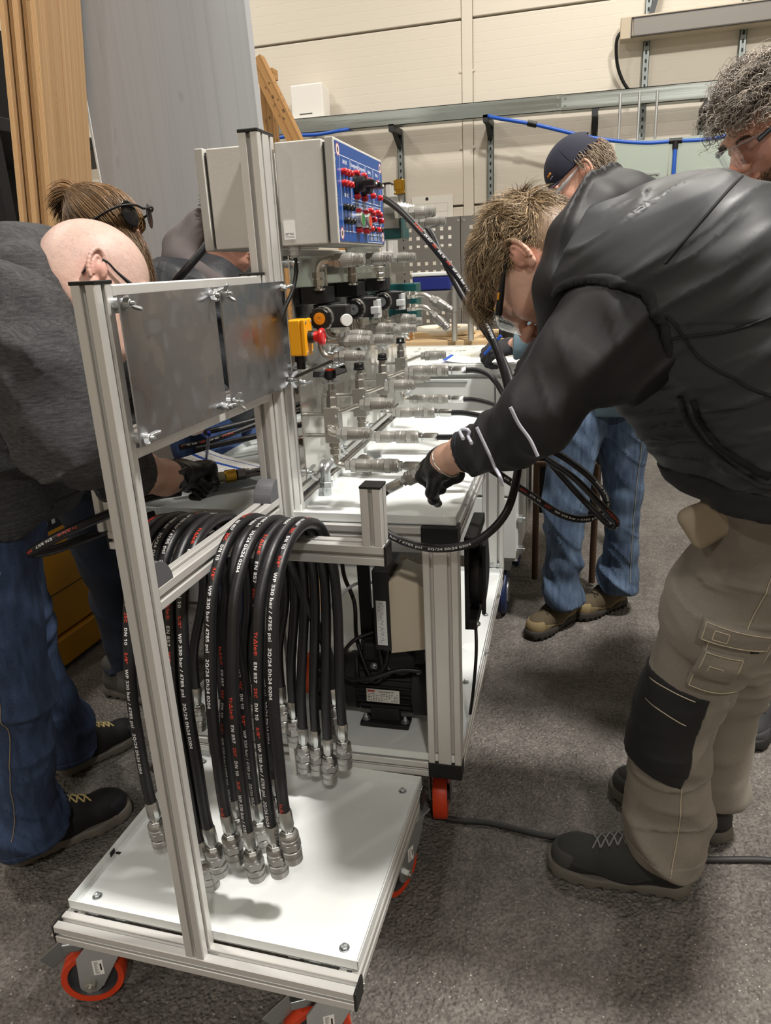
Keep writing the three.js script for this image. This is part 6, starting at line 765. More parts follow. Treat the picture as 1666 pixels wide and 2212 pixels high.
  gi.mod = (x, y, z, d) => { if (Math.abs(d) > 0.03) return 0; const sd = seamD(x, y, z), near = Math.exp(-sd / 0.05); let v = -0.0055 * (0.5 + 0.5 * near) * folds(x, y, z, nrm3([-0.55, 0.8, 0.1]), 26, 5, 2.3) - 0.008 * folds(x, y, z, nrm3([-0.45, 0.8, 0.3]), 9, 3, 5.5) * (y < 1.3 ? 1 : 0.4) - 0.002 * folds(x, y, z, nrm3([-0.6, 0.75, 0.1]), 45, 6, 8.5) + 0.006 * Math.exp(-(sd * sd) / 0.00005); return v; };
  // armhole and hem cuts
  const armCut = (x, y, z) => z > -1.38 ? 0.098 - segD([x, y, z], [0.068, 1.32, -1.28], [-0.2, 1.13, -1.12]) : -1;
  gi.clip = (x, y, z) => Math.max(armCut(x, y, z), -((y - 1.0) - (x - 0.25) * 0.05), (-0.03 - (1.46 - y) * 0.5 - x) * 0.9);
  const nylon = phys(0x2a2d30, 0.5, 0, { sheen: 0.4, sheenColor: 0x7c868e, sheenRoughness: 0.45 });
  const gilet = part('gilet', gi.mesh(0.0075, { slack: 0.05 }), nylon, P, 'dark padded nylon gilet');
  part('armhole_binding', gi.shell(0.003, (x, y, z) => Math.max(armCut(x, y, z) - 0.002, -0.011 - armCut(x, y, z), z < -1.37 ? 1 : -1)).mesh(0.006), fabric(0x121315, 0.7), gilet);
  part('hem_band', gi.shell(0.003, (x, y, z) => Math.max(-((y - 1.0) - (x - 0.25) * 0.05), (y - 1.045) - (x - 0.25) * 0.05)).mesh(0.008), fabric(0x101113, 0.7), gilet);
  const GD = [-0.2, 0.25, -0.95]; part('pocket_piping', tube(curve(drape(gi, [[0.085, 1.235, -1.0], [0.105, 1.19, -1.0], [0.135, 1.15, -1.0], [0.18, 1.128, -1.0], [0.24, 1.128, -1.0]].map((p) => [p[0] + 0.05, p[1] - 0.06, p[2] - 0.2]), GD, 40, 0.002)), 0.005, { m: 8, n: 50 }), fabric(0x1c1e21, 0.6), gilet); part('pocket_opening', tube(curve(drape(gi, [[0.1, 1.235, -1.2], [0.12, 1.195, -1.2], [0.15, 1.16, -1.2], [0.2, 1.142, -1.2]].map((p) => [p[0] + 0.05, p[1] - 0.06, p[2]]), GD, 30, 0.0)), 0.006, { m: 8, n: 40 }), std(0x050506, 0.9), gilet);
  for (const s of seams) part('seam', tube(curve(drape(gi, s, [-0.15, -0.35, -0.9], 40, 0.0005, 0.15)), 0.0024, { m: 6, n: 80 }), std(0x0c0d0f, 0.8), gilet);
  // trousers
  const tr = new Field(0.05); tr.chain([[0.35, 0.98, -1.38, 0.14], [0.335, 0.9, -1.39, 0.128], [0.262, 0.75, -1.42, 0.105], [0.196, 0.5, -1.447, 0.073], [0.186, 0.42, -1.45, 0.07], [0.192, 0.28, -1.462, 0.064], [0.2, 0.15, -1.468, 0.076], [0.2, 0.12, -1.468, 0.08]]); tr.chain([[0.36, 0.98, -1.5, 0.14], [0.37, 0.88, -1.53, 0.12], [0.35, 0.7, -1.585, 0.1], [0.318, 0.45, -1.63, 0.075], [0.325, 0.25, -1.665, 0.068], [0.328, 0.15, -1.67, 0.076]], 0.03);
  tr.mod = (x, y, z, d) => { if (Math.abs(d) > 0.035) return 0; const low = Math.exp(-((y - 0.2) ** 2) / 0.02), kn = Math.exp(-((y - 0.45) ** 2) / 0.01), hi = Math.exp(-((y - 0.9) ** 2) / 0.02); return -0.012 * (0.3 + low + 0.6 * kn + 0.3 * hi) * folds(x, y, z, nrm3([0.35, 0.9, 0.15]), 8, 3.5, 1.7) - 0.0035 * folds(x, y, z, nrm3([-0.3, 0.9, 0.3]), 26, 7, 6.6); };
  const hem = (x, y, z) => z > -1.56 ? 0.098 + (x - 0.2) * -0.05 - y : 0.13 - y; tr.clip = (x, y, z) => Math.max(hem(x, y, z), y - 1.04);
  const beige = fabric(0x8d867b, 0.85, { x: { map: grain(256, 256, (i, j) => { const t = 225 + 30 * pnoise(i, j, 256, 256, 8, 8, 71) - 14 * hash3(i, j, 4); return [t, t, t]; }, { rep: [2, 2] }) } });
  const trg = part('trousers', tr.mesh(0.008), beige, P, 'stained beige work trousers');
  const fw = nrm3([-0.93, 0.1, 0.36]);
  part('knee_patch', tr.shell(0.003, (x, y, z) => Math.max(Math.abs(y - 0.475 - (x - 0.16) * -0.25) - 0.118, z < -1.53 ? 1 : -1, (x - 0.215 - (y - 0.48) * 0.12) + (z + 1.4) * -0.3)).mesh(0.007), fabric(0x131314, 0.8), trg, 'black knee pad pocket');
  const st = std(0xb9ae98, 0.8), stitch = (l, off = 0.0012) => part('stitching', tube(curve(drape(tr, l, [0, 0, -1], 40, off)), 0.0011, { m: 5, n: 80 }), st, trg);
  stitch([[0.13, 0.585, -1.4], [0.16, 0.582, -1.4], [0.19, 0.576, -1.4], [0.212, 0.57, -1.4]], 0.004); stitch([[0.125, 0.538, -1.4], [0.16, 0.53, -1.4], [0.2, 0.512, -1.4]], 0.004); stitch([[0.3, 0.92, -1.3], [0.285, 0.8, -1.3], [0.262, 0.7, -1.35]]); stitch([[0.222, 0.56, -1.35], [0.21, 0.45, -1.35], [0.206, 0.35, -1.35], [0.21, 0.22, -1.35], [0.2, 0.12, -1.35]]);
  const pocket = (n, lab, cx, cy, w, h, rot, off, m = beige) => { const c = Math.cos(rot), s = Math.sin(rot); return part(n, tr.shell(off, (x, y, z) => { const px = x - cx, py = y - cy; return Math.max(Math.abs(px * c + py * s) - w, Math.abs(-px * s + py * c) - h, z < -1.46 ? 1 : -1); }).mesh(0.006), m, trg, lab); };
  pocket('cargo_pocket', 'cargo pocket', 0.262, 0.672, 0.058, 0.075, -0.18, 0.008); pocket('pocket_flap', 'cargo pocket flap', 0.262, 0.742, 0.06, 0.022, -0.16, 0.015); pocket('small_pocket', 'small overlaid pocket', 0.24, 0.672, 0.036, 0.034, -0.2, 0.0145); const rect = (cx, cy, w, h, rot, off) => { const c = Math.cos(rot), s = Math.sin(rot), q = [[-w, -h], [w, -h], [w, h], [-w, h], [-w, -h]].map(([a, b]) => [cx + a * c - b * s, cy + a * s + b * c, -1.4]); for (let i = 0; i < 4; i++) stitch([q[i], q[i + 1]], off); }; rect(0.262, 0.742, 0.056, 0.018, -0.16, 0.0162); rect(0.24, 0.672, 0.032, 0.03, -0.2, 0.0158); rect(0.232, 0.665, 0.012, 0.011, -0.2, 0.0158); rect(0.234, 0.745, 0.012, 0.01, -0.16, 0.0162); rect(0.262, 0.672, 0.054, 0.071, -0.18, 0.0092); pocket('logo_tab', 'small black tab', 0.296, 0.712, 0.01, 0.008, -0.1, 0.0095, std(0x141413, 0.7)); pocket('hem_band', null, 0.2, 0.115, 0.14, 0.022, -0.12, 0.0022);
  // hanging nail pouch at the hip
  const po = new Field(0.03); po.box([0.222, 0.968, -1.318], [0.068, 0.036, 0.015], [nrm3([-0.84, -0.54, 0.05]), nrm3([0.54, -0.84, 0]), [0.03, 0.03, 1]], 0.014).box([0.262, 0.985, -1.33], [0.03, 0.05, 0.02], [[1, 0, 0], [0, 1, 0], [0, 0, 1]], 0.015); po.mod = (x, y, z) => -0.003 * folds(x, y, z, nrm3([0.5, 0.8, 0]), 20, 6, 4); part('holster_pocket', po.mesh(0.006), fabric(0x9a8d79, 0.85), trg, 'paler hanging holster pocket');
  // boots
  const bo = { upper: fabric(0x2a2b29, 0.8), sole: std(0x5c5850, 0.75), toecap: fabric(0x3a3a38, 0.75), rand: fabric(0x1b1b1b, 0.7), lace: std(0x6e6e6c, 0.8), freq: 52, tread: 0.009, high: 0.02 };
  shoe(P, 'boot', [0.258, 0, -1.462], [-0.06, 0, -1.475], bo); shoe(P, 'boot', [0.372, 0, -1.645], [0.09, 0, -1.79], bo);
  // body, glove
  const col = skinTone([0.66, 0.41, 0.31], H, { extra: (q, c) => { if (q[1] > 0.02 + Math.max(0, q[0] - 0.02) * 0.55 && q[0] < 0.088 || (q[0] < -0.03 && q[1] > -0.045)) return [0.2, 0.13, 0.075]; const bd = smooth(0.0, 0.03, q[0]) * smooth(-0.02, -0.06, q[1]) * (0.55 + 0.45 * noise3(q[0] * 300, q[1] * 300, q[2] * 300)); return c.map((v, i) => v * (1 - bd * [0.28, 0.4, 0.5][i])); } });
  const fa = new Field(0.02); fa.chain([[-0.17, 1.1, -1.27, 0.036], [-0.225, 1.066, -1.325, 0.033], [-0.27, 1.038, -1.372, 0.0275], [-0.283, 1.03, -1.386, 0.027]]); const skinC = (x, y, z) => { const n = 1 + 0.05 * noise3(x * 40, y * 40, z * 40); return [0.6 * n, 0.36 * n, 0.26 * n]; };
  part('body', [bodyUnder([sl, gi, tr], 0.62).mesh(0.016, { color: skinC }), headField(H, { neck: [0.03, 1.415, -1.43, 0.06] }).mesh(0.0036, { color: col }), earGeo(H, col), fa.mesh(0.005, { color: skinC })], skinMat, P);
  const gl = handField([-0.276, 1.03, -1.388], [-0.55, -0.3, -0.6], [-0.45, 0.8, 0.4], -1, [[1.5, 1.55, 1.0], [1.55, 1.6, 1.0], [1.55, 1.6, 1.1], [1.5, 1.55, 1.1]], { s: 0.92, fat: 1.12, thumb: [[0.6, -0.5, 0.5], [0.75, -0.65, 0.0], [0.6, -0.75, -0.3]] });
  gl.cap([-0.262, 1.042, -1.366], [-0.288, 1.024, -1.395], 0.0315, 0.031, 0.02).cap([-0.3, 1.0, -1.425], [-0.268, 0.99, -1.44], 0.022, 0.019, 0.012); gl.clip = (x, y, z) => (x + 0.268) * 0.7 + (y - 1.037) * 0.5 + (z + 1.37) * 0.45; gl.mod = (x, y, z) => -0.0012 * folds(x, y, z, nrm3([0.7, 0.5, 0.3]), 60, 20, 1.2);
  part('glove', gl.mesh(0.0032), phys(0x0c0c0d, 0.4, 0, { sheen: 0.2 }), P, 'black disposable glove');
  const bra = []; for (let i = 0; i <= 24; i++) { const a = i / 24 * 6.283, c = [-0.268, 1.037, -1.37], d = nrm3([-0.6, -0.45, -0.6]), e1 = nrm3(cross3(d, [0, 1, 0])), e2 = cross3(d, e1); bra.push(add3(c, mul3(e1, 0.033 * Math.cos(a)), mul3(e2, 0.033 * Math.sin(a)), mul3(d, 0.006 * Math.sin(a * 2)))); } part('chain_bracelet', bra.slice(0, -1).map((p, i) => rod(V(...p), V(...bra[i + 1]), 0.0018, 0.0018, 6)), MT.nickelShiny, P);
  // hair
  const list = headHair(H, 8500, (f, u, l) => u > 0.012 + Math.max(0, f) * 0.62 && f < 0.085 || (f < -0.02 && u > 0.0) || (f < -0.04 && u > -0.05), (q, d) => {
    const topp = smooth(0.05, 0.095, q[1]), fr = smooth(0.03, 0.08, q[0]) * smooth(0.04, 0.075, q[1]), t = rnd(), k = 0.35 + 0.8 * t * t + (rnd() < 0.14 ? 0.6 : 0);
    const w1 = noise3(q[0] * 34, q[1] * 34, q[2] * 34), w2 = noise3(q[0] * 34 + 40, q[1] * 34, q[2] * 34); return { ph: 4 * noise3(q[0] * 40, q[1] * 40 + 9, q[2] * 40), comb: [0.8 + w1 * 1.1 + rr(-0.2, 0.2), -0.4 * (1 - topp) + w2 * 1.2 + rr(-0.2, 0.2), d[2] * 0.35 * topp + w1 * 0.9 + rr(-0.2, 0.2)], rise: 0.14 + 0.25 * w2 + rr(0, 0.2) + 0.16 * topp, len: (0.021 + 0.014 * topp + 0.018 * smooth(-0.04, -0.1, q[0]) + 0.034 * fr) * rr(0.6, 1.25), amp: 0.0028 + 0.0095 * fr, freq: 4 + 11 * fr, g: 0.22, pull: add3(mul3(H.f, 0.4 * fr), [0, -0.4, 0]), colour: [0.38 * k, 0.265 * k, 0.145 * k], lift: rr(0.001, 0.008) + 0.006 * topp + 0.006 * fr, n: 6, r: rr(0.0005, 0.001) };
  });
  part('hair', plainHair(hairGeo(list)), hairMat, P, 'tousled fair brown hair');
  const br = []; for (let i = 0; i < 500; i++) { const f = rr(0.02, 0.085), u = -0.05 - 0.05 * rnd() - f * 0.25, s = rnd() < 0.75 ? 1 : -1; const l = s * rr(0.02, 0.06); br.push({ root: H.W(f, u, l), dir: nrm3(add3(mul3(H.u, -0.6), mul3(H.l, s * 0.8), mul3(H.f, 0.5))), len: rr(0.006, 0.012), amp: 0.0006, freq: 3, n: 2, r: 0.0004, colour: [0.22 * rr(0.7, 1.3), 0.11, 0.05] }); } 
  const gs = spectacles(P, H, { wide: 0.0045 }); part('maker_print', tube(curve([H.W(0.058, 0.014, 0.0825), H.W(0.07, 0.012, 0.0805)]), 0.0022, { m: 6, n: 4 }), std(0xe09a20, 0.5), gs, 'small orange print');
}
// shared garment makers: torso with two sleeves, and two trouser legs (joint lists with radii)
function top(parent, name, mat, torso, sleeves, o = {}) {
  const F = new Field(o.k ?? 0.05); for (const t of torso) F.chain(t); for (const s of sleeves) F.chain(s, 0.035); const A = o.amp ?? 0.006, ax = o.axis ?? [0.2, 0.95, 0.2];
  F.mod = (x, y, z, d) => Math.abs(d) > 0.045 ? 0 : -A * 2.1 * folds(x, y, z, nrm3(ax), 9, 3, o.seed ?? 3) - A * 0.5 * folds(x, y, z, nrm3([0.8, 0.4, 0.4]), 24, 6, 8) - (o.extra ? o.extra(x, y, z) : 0); F.clip = o.clip ?? null;
  F.mesh_ = part(name, F.mesh(o.cell ?? 0.009), mat, parent, o.label); return F;
}
function trousers(parent, mat, legs, o = {}) {
  const F = new Field(0.04); for (const l of legs) F.chain(l, 0.03); const A = o.amp ?? 0.008;
  F.mod = (x, y, z, d) => { if (Math.abs(d) > 0.035) return 0; const w = 0.25 + Math.exp(-((y - 0.16) ** 2) / 0.012) + 0.7 * Math.exp(-((y - 0.5) ** 2) / 0.015) + 0.6 * Math.exp(-((y - 0.88) ** 2) / 0.012); return -A * 1.9 * w * folds(x, y, z, nrm3([0.3, 0.93, 0.2]), 9, 3.5, o.seed ?? 5) - 0.002 * folds(x, y, z, nrm3([0.5, 0.8, 0.3]), 30, 8, 2); };
  F.clip = o.clip; F.mesh_ = part('trousers', F.mesh(o.cell ?? 0.009), mat, parent, o.label); return F;
}
const tint = (b) => (x, y, z) => { const n = 1 + 0.06 * noise3(x * 40, y * 40, z * 40); return b.map((v) => v * n); };
const jeansMat = (a, b) => phys(0xffffff, 0.85, 0, { map: denim(a, b), bumpMap: rep(weave, 30, 30), bumpScale: 0.0005, sheen: 0.15 });
// ---------- bald man on the left ----------
{
  const P = person('bald man in a grey marl hoodie and blue jeans writing with a black glove', [-1.25, 0, -1.25]);
  const H = frame([-0.907, 1.387, -1.247], [0.68, -0.52, -0.52], [0.2, 0.72, -0.6]);
  const hm = phys(0xffffff, 0.9, 0, { map: heather([36, 36, 38], [86, 86, 87], 81), bumpMap: rep(weave, 26, 26), bumpScale: 0.0006, sheen: 0.2 });
  const arm = [[-0.985, 1.335, -1.11, 0.085], [-0.94, 1.245, -1.085, 0.073], [-0.908, 1.15, -1.09, 0.064], [-0.897, 1.105, -1.13, 0.058], [-0.882, 1.05, -1.21, 0.051], [-0.878, 1.033, -1.238, 0.05]];
  const T = top(P, 'hoodie', hm, [[[-1.07, 1.33, -1.23, 0.12], [-1.17, 1.2, -1.25, 0.12], [-1.25, 1.05, -1.24, 0.125], [-1.285, 0.95, -1.23, 0.125]], [[-1.06, 1.33, -1.36, 0.115], [-1.16, 1.2, -1.37, 0.12], [-1.25, 1.05, -1.36, 0.125], [-1.29, 0.95, -1.34, 0.125]], [[-1.19, 1.1, -1.25, 0.095], [-1.235, 0.98, -1.24, 0.1]]], [arm, [[-1.08, 1.32, -1.42, 0.08], [-1.0, 1.15, -1.5, 0.065], [-0.96, 1.05, -1.62, 0.05]]], { amp: 0.009, label: 'dark grey marl hooded top', extra: (x, y, z) => { const e = Math.exp(-(((x + 0.91) ** 2 + (y - 1.06) ** 2) / 0.008)); return e * 0.014 * folds(x, y, z, nrm3([-0.5, 0.8, 0.3]), 19, 4, 6); }, clip: (x, y, z) => Math.max(0.885 - y - (x + 1.2) * 0.12, (x > -0.95 && y < 1.12) ? -1.24 - z : -1) });
  part('hem_band', T.shell(0.004, (x, y, z) => Math.max(0.885 - y - (x + 1.2) * 0.12, y - 0.94 + (x + 1.2) * 0.12)).mesh(0.009), hm, T.mesh_); part('cuff_band', T.shell(0.004, (x, y, z) => Math.max(x < -1 || y > 1.12 ? 1 : -1, -1.24 - z, z + 1.21)).mesh(0.006), hm, T.mesh_);
  const hd = new Field(0.03); hd.chain([[-0.945, 1.375, -1.13, 0.036], [-0.98, 1.415, -1.145, 0.042], [-1.015, 1.442, -1.2, 0.044], [-1.04, 1.452, -1.26, 0.045], [-1.02, 1.445, -1.33, 0.04], [-0.95, 1.4, -1.38, 0.036]]).chain([[-1.06, 1.44, -1.2, 0.06], [-1.12, 1.4, -1.24, 0.06]]).cap([-0.95, 1.35, -1.16], [-0.96, 1.31, -1.15], 0.05, 0.06); hd.mod = (x, y, z) => -0.006 * folds(x, y, z, nrm3([0.5, -0.6, 0.4]), 14, 5, 3.3); part('hood', hd.mesh(0.008), hm, T.mesh_);
  const jm = jeansMat([22, 34, 58], [70, 92, 128]);
  const J = trousers(P, jm, [[[-1.27, 0.96, -1.21, 0.12], [-1.275, 0.85, -1.2, 0.106], [-1.262, 0.52, -1.2, 0.079], [-1.295, 0.3, -1.2, 0.072], [-1.325, 0.13, -1.2, 0.082], [-1.33, 0.1, -1.2, 0.084]], [[-1.26, 0.96, -1.28, 0.115], [-1.36, 0.82, -1.33, 0.098], [-1.44, 0.5, -1.43, 0.075], [-1.455, 0.28, -1.49, 0.066], [-1.46, 0.13, -1.53, 0.074], [-1.46, 0.1, -1.53, 0.077]]], { amp: 0.006, label: 'blue denim jeans', clip: (x, y, z) => Math.max(0.062 + (x + 1.33) * 0.25 * (z > -1.36 ? 1 : 0) - y, y - 1.0) });
  part('hem_band', J.shell(0.0025, (x, y, z) => Math.max(0.062 + (x + 1.33) * 0.25 * (z > -1.36 ? 1 : 0) - y, y - 0.085 - (x + 1.33) * 0.25 * (z > -1.36 ? 1 : 0))).mesh(0.008), jm, J.mesh_);
  const st = std(0x9c8a66, 0.8), SD = [-0.16, 0, -0.98]; part('stitching', tube(curve(drape(J, [[-1.235, 0.8, -1.2], [-1.235, 0.65, -1.2], [-1.24, 0.5, -1.2], [-1.275, 0.3, -1.2], [-1.3, 0.15, -1.2]], SD, 50)), 0.001, { m: 5, n: 100 }), st, J.mesh_); part('drawstring', tube(curve([[-1.055, 0.955, -1.03], [-1.05, 0.92, -1.02], [-1.052, 0.88, -1.025]].map((p) => [p[0] - 0.02, p[1], p[2] - 0.02])), 0.0022, { m: 6 }), std(0x8d9096, 0.6), P);
  const bo = { upper: fabric(0x101114, 0.7), sole: std(0x6c675f, 0.7), toecap: fabric(0x14161c, 0.6), lace: std(0xc9b57c, 0.7), stripes: std(0xa98a45, 0.6), freq: 70, tread: 0.004 };
  shoe(P, 'shoe', [-1.385, 0, -1.18], [-1.2, 0, -1.425], bo); shoe(P, 'shoe', [-1.49, 0, -1.505], [-1.375, 0, -1.735], bo);
  const sc = skinTone([0.66, 0.43, 0.35], H, { extra: (q, c) => { const hairy = smooth(-0.02, 0.03, q[1] + Math.max(0, -q[0]) * 0.4 - Math.max(0, q[0] - 0.05) * 0.9) * (q[0] < 0.09 ? 1 : 0), sp = hairy * (0.24 + 0.3 * Math.max(0, noise3(q[0] * 420, q[1] * 420, q[2] * 420))); return c.map((v, i) => v * (1 - sp * [0.75, 0.6, 0.5][i])); } });
  const fa = new Field(0.02); fa.chain([[-0.89, 1.075, -1.18, 0.042], [-0.876, 1.028, -1.25, 0.041], [-0.867, 0.998, -1.32, 0.035], [-0.862, 0.99, -1.36, 0.03]]);
  part('body', [bodyUnder([T, J], 0.62).mesh(0.016, { color: tint([0.62, 0.38, 0.29]) }), headField(H, { neck: [-1.02, 1.37, -1.23, 0.066] }).mesh(0.0034, { color: sc }), earGeo(H, sc), fa.mesh(0.005, { color: tint([0.6, 0.37, 0.28]) })], skinMat, P);
  const gl = handField([-0.862, 0.992, -1.355], [0.2, -0.05, -0.97], [-0.25, 0.93, -0.05], -1, [[1.15, 1.35, 0.8], [1.3, 1.5, 0.9], [1.45, 1.55, 1.0], [1.5, 1.55, 1.0]], { s: 1.02, fat: 1.12, thumb: [[0.7, -0.35, 0.55], [0.9, -0.35, 0.1], [0.9, -0.3, -0.2]] }); gl.cap([-0.864, 0.994, -1.335], [-0.862, 0.99, -1.37], 0.037, 0.034, 0.02); gl.clip = (x, y, z) => z + 1.34; gl.mod = (x, y, z) => -0.0012 * folds(x, y, z, nrm3([0.3, 0.3, 0.9]), 55, 18, 1.2);
  const gm = phys(0x0d0d0f, 0.42, 0, { sheen: 0.2 }); part('glove', gl.mesh(0.0034), gm, P, 'black disposable glove'); part('wrist_watch', [along(new THREE.CylinderGeometry(0.0355, 0.0355, 0.02, 28, 1, true).translate(0, 0.01, 0), V(-0.866, 0.997, -1.325), V(-0.864, 0.994, -1.345)), bx(-0.845, -0.828, 0.975, 1.015, -1.355, -1.315, 0.004)], std(0x141519, 0.3), P);
  part('glasses_arm', [1, -1].map((s) => tube(curve([H.W(-0.03, -0.02, s * 0.079), H.W(-0.022, 0.012, s * 0.083), H.W(-0.005, 0.02, s * 0.084), H.W(0.02, 0.012, s * 0.081), H.W(0.07, 0.0, s * 0.074), H.W(0.1, -0.004, s * 0.062)]), (q) => 0.002 + 0.0025 * smooth(0.4, 0.8, q), { n: 26, m: 8 }))[1], MT.blackPl, P);
  const pen = thing('pen', 'clear ballpoint pen with a blue cap held in the black glove', 'pen', [-0.82, 1.0, -1.48]); const a = V(-0.856, 0.95, -1.455), b = V(-0.838, 1.055, -1.475); part('barrel', rod(a, b, 0.0042, 0.0042, 8), phys(0xdde3ee, 0.1, 0, { transmission: 0.8, thickness: 0 }), pen); part('end_plug', rod(b, b.clone().add(V(0.002, 0.008, 0.003)), 0.0044), std(0x1a2fae, 0.4), pen); part('ink_tube', rod(a, b, 0.0014), std(0x1d2c7c, 0.5), pen);
}
// ---------- person with a ponytail behind him ----------
{
  const P = person('person with brown hair tied back, dark glasses on the head, behind the bald man', [-1.45, 0, -1.85]);
  const H = frame([-1.255, 1.5, -1.8], [0.86, -0.46, 0.05], [0.46, 0.88, 0.0]);
  const hm = fabric(0x2e3033, 0.9);
  const T = top(P, 'hoodie', hm, [[[-1.4, 1.36, -1.75, 0.11], [-1.47, 1.15, -1.78, 0.13], [-1.5, 0.9, -1.82, 0.13]], [[-1.4, 1.36, -1.88, 0.11], [-1.47, 1.15, -1.88, 0.13], [-1.5, 0.9, -1.9, 0.13]]], [[[-1.38, 1.34, -1.68, 0.075], [-1.33, 1.1, -1.66, 0.06], [-1.2, 1.02, -1.75, 0.045]], [[-1.38, 1.34, -1.95, 0.075], [-1.3, 1.1, -1.98, 0.06], [-1.16, 1.02, -1.92, 0.045]]], { cell: 0.011, label: 'dark grey hooded top', clip: (x, y) => 0.8 - y });
  const J = trousers(P, fabric(0x1a2436, 0.8), [[[-1.5, 0.92, -1.83, 0.115], [-1.505, 0.75, -1.87, 0.1], [-1.52, 0.5, -1.92, 0.075], [-1.55, 0.2, -1.95, 0.055], [-1.555, 0.13, -1.95, 0.05]], [[-1.52, 0.92, -1.92, 0.115], [-1.55, 0.75, -2.0, 0.1], [-1.6, 0.5, -2.08, 0.075], [-1.64, 0.2, -2.12, 0.055], [-1.645, 0.13, -2.12, 0.05]]], { cell: 0.01, label: 'navy trousers', clip: (x, y) => 0.1 - y });
  const bo = { upper: fabric(0x4a4845, 0.85), sole: std(0x5a5650, 0.75), lace: std(0x3a3836, 0.8), freq: 50, tread: 0.01 }; shoe(P, 'shoe', [-1.64, 0, -1.945], [-1.37, 0, -1.93], bo); shoe(P, 'shoe', [-1.72, 0, -2.14], [-1.45, 0, -2.12], bo); part('sock', rod(V(-1.57, 0.08, -1.95), V(-1.555, 0.14, -1.95), 0.042, 0.044), std(0x8e3f3a, 0.9), P);
  const sc = skinTone([0.6, 0.34, 0.25], H, { extra: (q, c) => (q[1] > 0.03 + Math.max(0, q[0]) * 0.35 && q[0] < 0.08) || (q[0] < -0.02 && q[1] > -0.05) ? [0.16, 0.1, 0.055] : c });
  part('body', [bodyUnder([T, J], 0.6).mesh(0.018, { color: tint([0.6, 0.34, 0.25]) }), headField(H, { neck: [-1.37, 1.36, -1.81, 0.055] }).mesh(0.0045, { color: sc }), earGeo(H, sc)], skinMat, P);
  const bun = H.W(-0.112, 0.062, 0), col = () => { const k = rr(0.4, 1.25); return [0.21 * k, 0.118 * k, 0.052 * k]; };
  const list = headHair(H, 3600, (f, u) => u > 0.02 + Math.max(0, f) * 0.42 && f < 0.082 || (f < -0.02 && u > -0.05), (q) => { const d = sub3([-0.112, 0.062, 0], q), l = Math.hypot(...d); return { dir: mul3(d, 1 / l), len: Math.min(l * 1.05, 0.15), amp: 0.001, freq: 3, g: 0.25, pull: nrm3(sub3(bun, H.W(...q))), colour: col(), lift: rr(0.003, 0.011), r: rr(0.0008, 0.0014) }; });
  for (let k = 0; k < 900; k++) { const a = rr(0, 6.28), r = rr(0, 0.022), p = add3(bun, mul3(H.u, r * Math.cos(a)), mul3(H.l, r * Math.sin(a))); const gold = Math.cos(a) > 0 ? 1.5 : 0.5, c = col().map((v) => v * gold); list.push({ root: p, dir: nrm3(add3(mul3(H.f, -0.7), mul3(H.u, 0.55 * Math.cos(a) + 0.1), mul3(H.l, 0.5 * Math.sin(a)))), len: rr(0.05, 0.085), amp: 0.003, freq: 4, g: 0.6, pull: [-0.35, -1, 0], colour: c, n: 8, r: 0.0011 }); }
  for (let k = 0; k < 330; k++) list.push({ root: H.W(0.08 + rr(-0.014, 0.006), 0.055 + rr(-0.016, 0.01), -0.03 + rr(-0.03, 0.03)), dir: nrm3(add3(mul3(H.f, 0.9), [0, -0.2, 0.1])), len: rr(0.1, 0.16), amp: 0.004, freq: 5, g: 0.65, pull: [-0.05, -1, 0.05], colour: col(), n: 9, r: 0.001 });
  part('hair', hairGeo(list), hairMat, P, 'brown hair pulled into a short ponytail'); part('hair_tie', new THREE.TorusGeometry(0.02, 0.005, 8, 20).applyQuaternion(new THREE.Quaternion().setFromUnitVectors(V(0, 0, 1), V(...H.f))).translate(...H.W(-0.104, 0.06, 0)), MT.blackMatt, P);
  // dark glasses pushed up into the hair
  const G = frame(H.W(0.02, 0.06, 0), add3(mul3(H.f, 0.85), mul3(H.u, 0.5)), add3(mul3(H.u, 0.85), mul3(H.f, -0.5))); const g = part('glasses_rim', [1, -1].map((s) => tube(curve([G.W(-0.05, -0.02, s * 0.084), G.W(0.0, 0.0, s * 0.084), G.W(0.06, 0.022, s * 0.07), G.W(0.082, 0.026, s * 0.035), G.W(0.083, 0.02, s * 0.002)]), 0.003, { n: 24, m: 8 })), MT.blackPl, P);
  for (const s of [1, -1]) part('dark_lens', (() => { const e = new THREE.SphereGeometry(1, 18, 12, 0, 6.283, 0, 1.25).scale(0.034, 0.006, 0.024); return along(e, V(...G.W(0.068, 0.006, s * 0.04)), V(...G.W(0.068 + 0.08, 0.01, s * 0.065))); })(), phys(0x1a1a1e, 0.06, 0, { transmission: 0.35, thickness: 0 }), g);
}
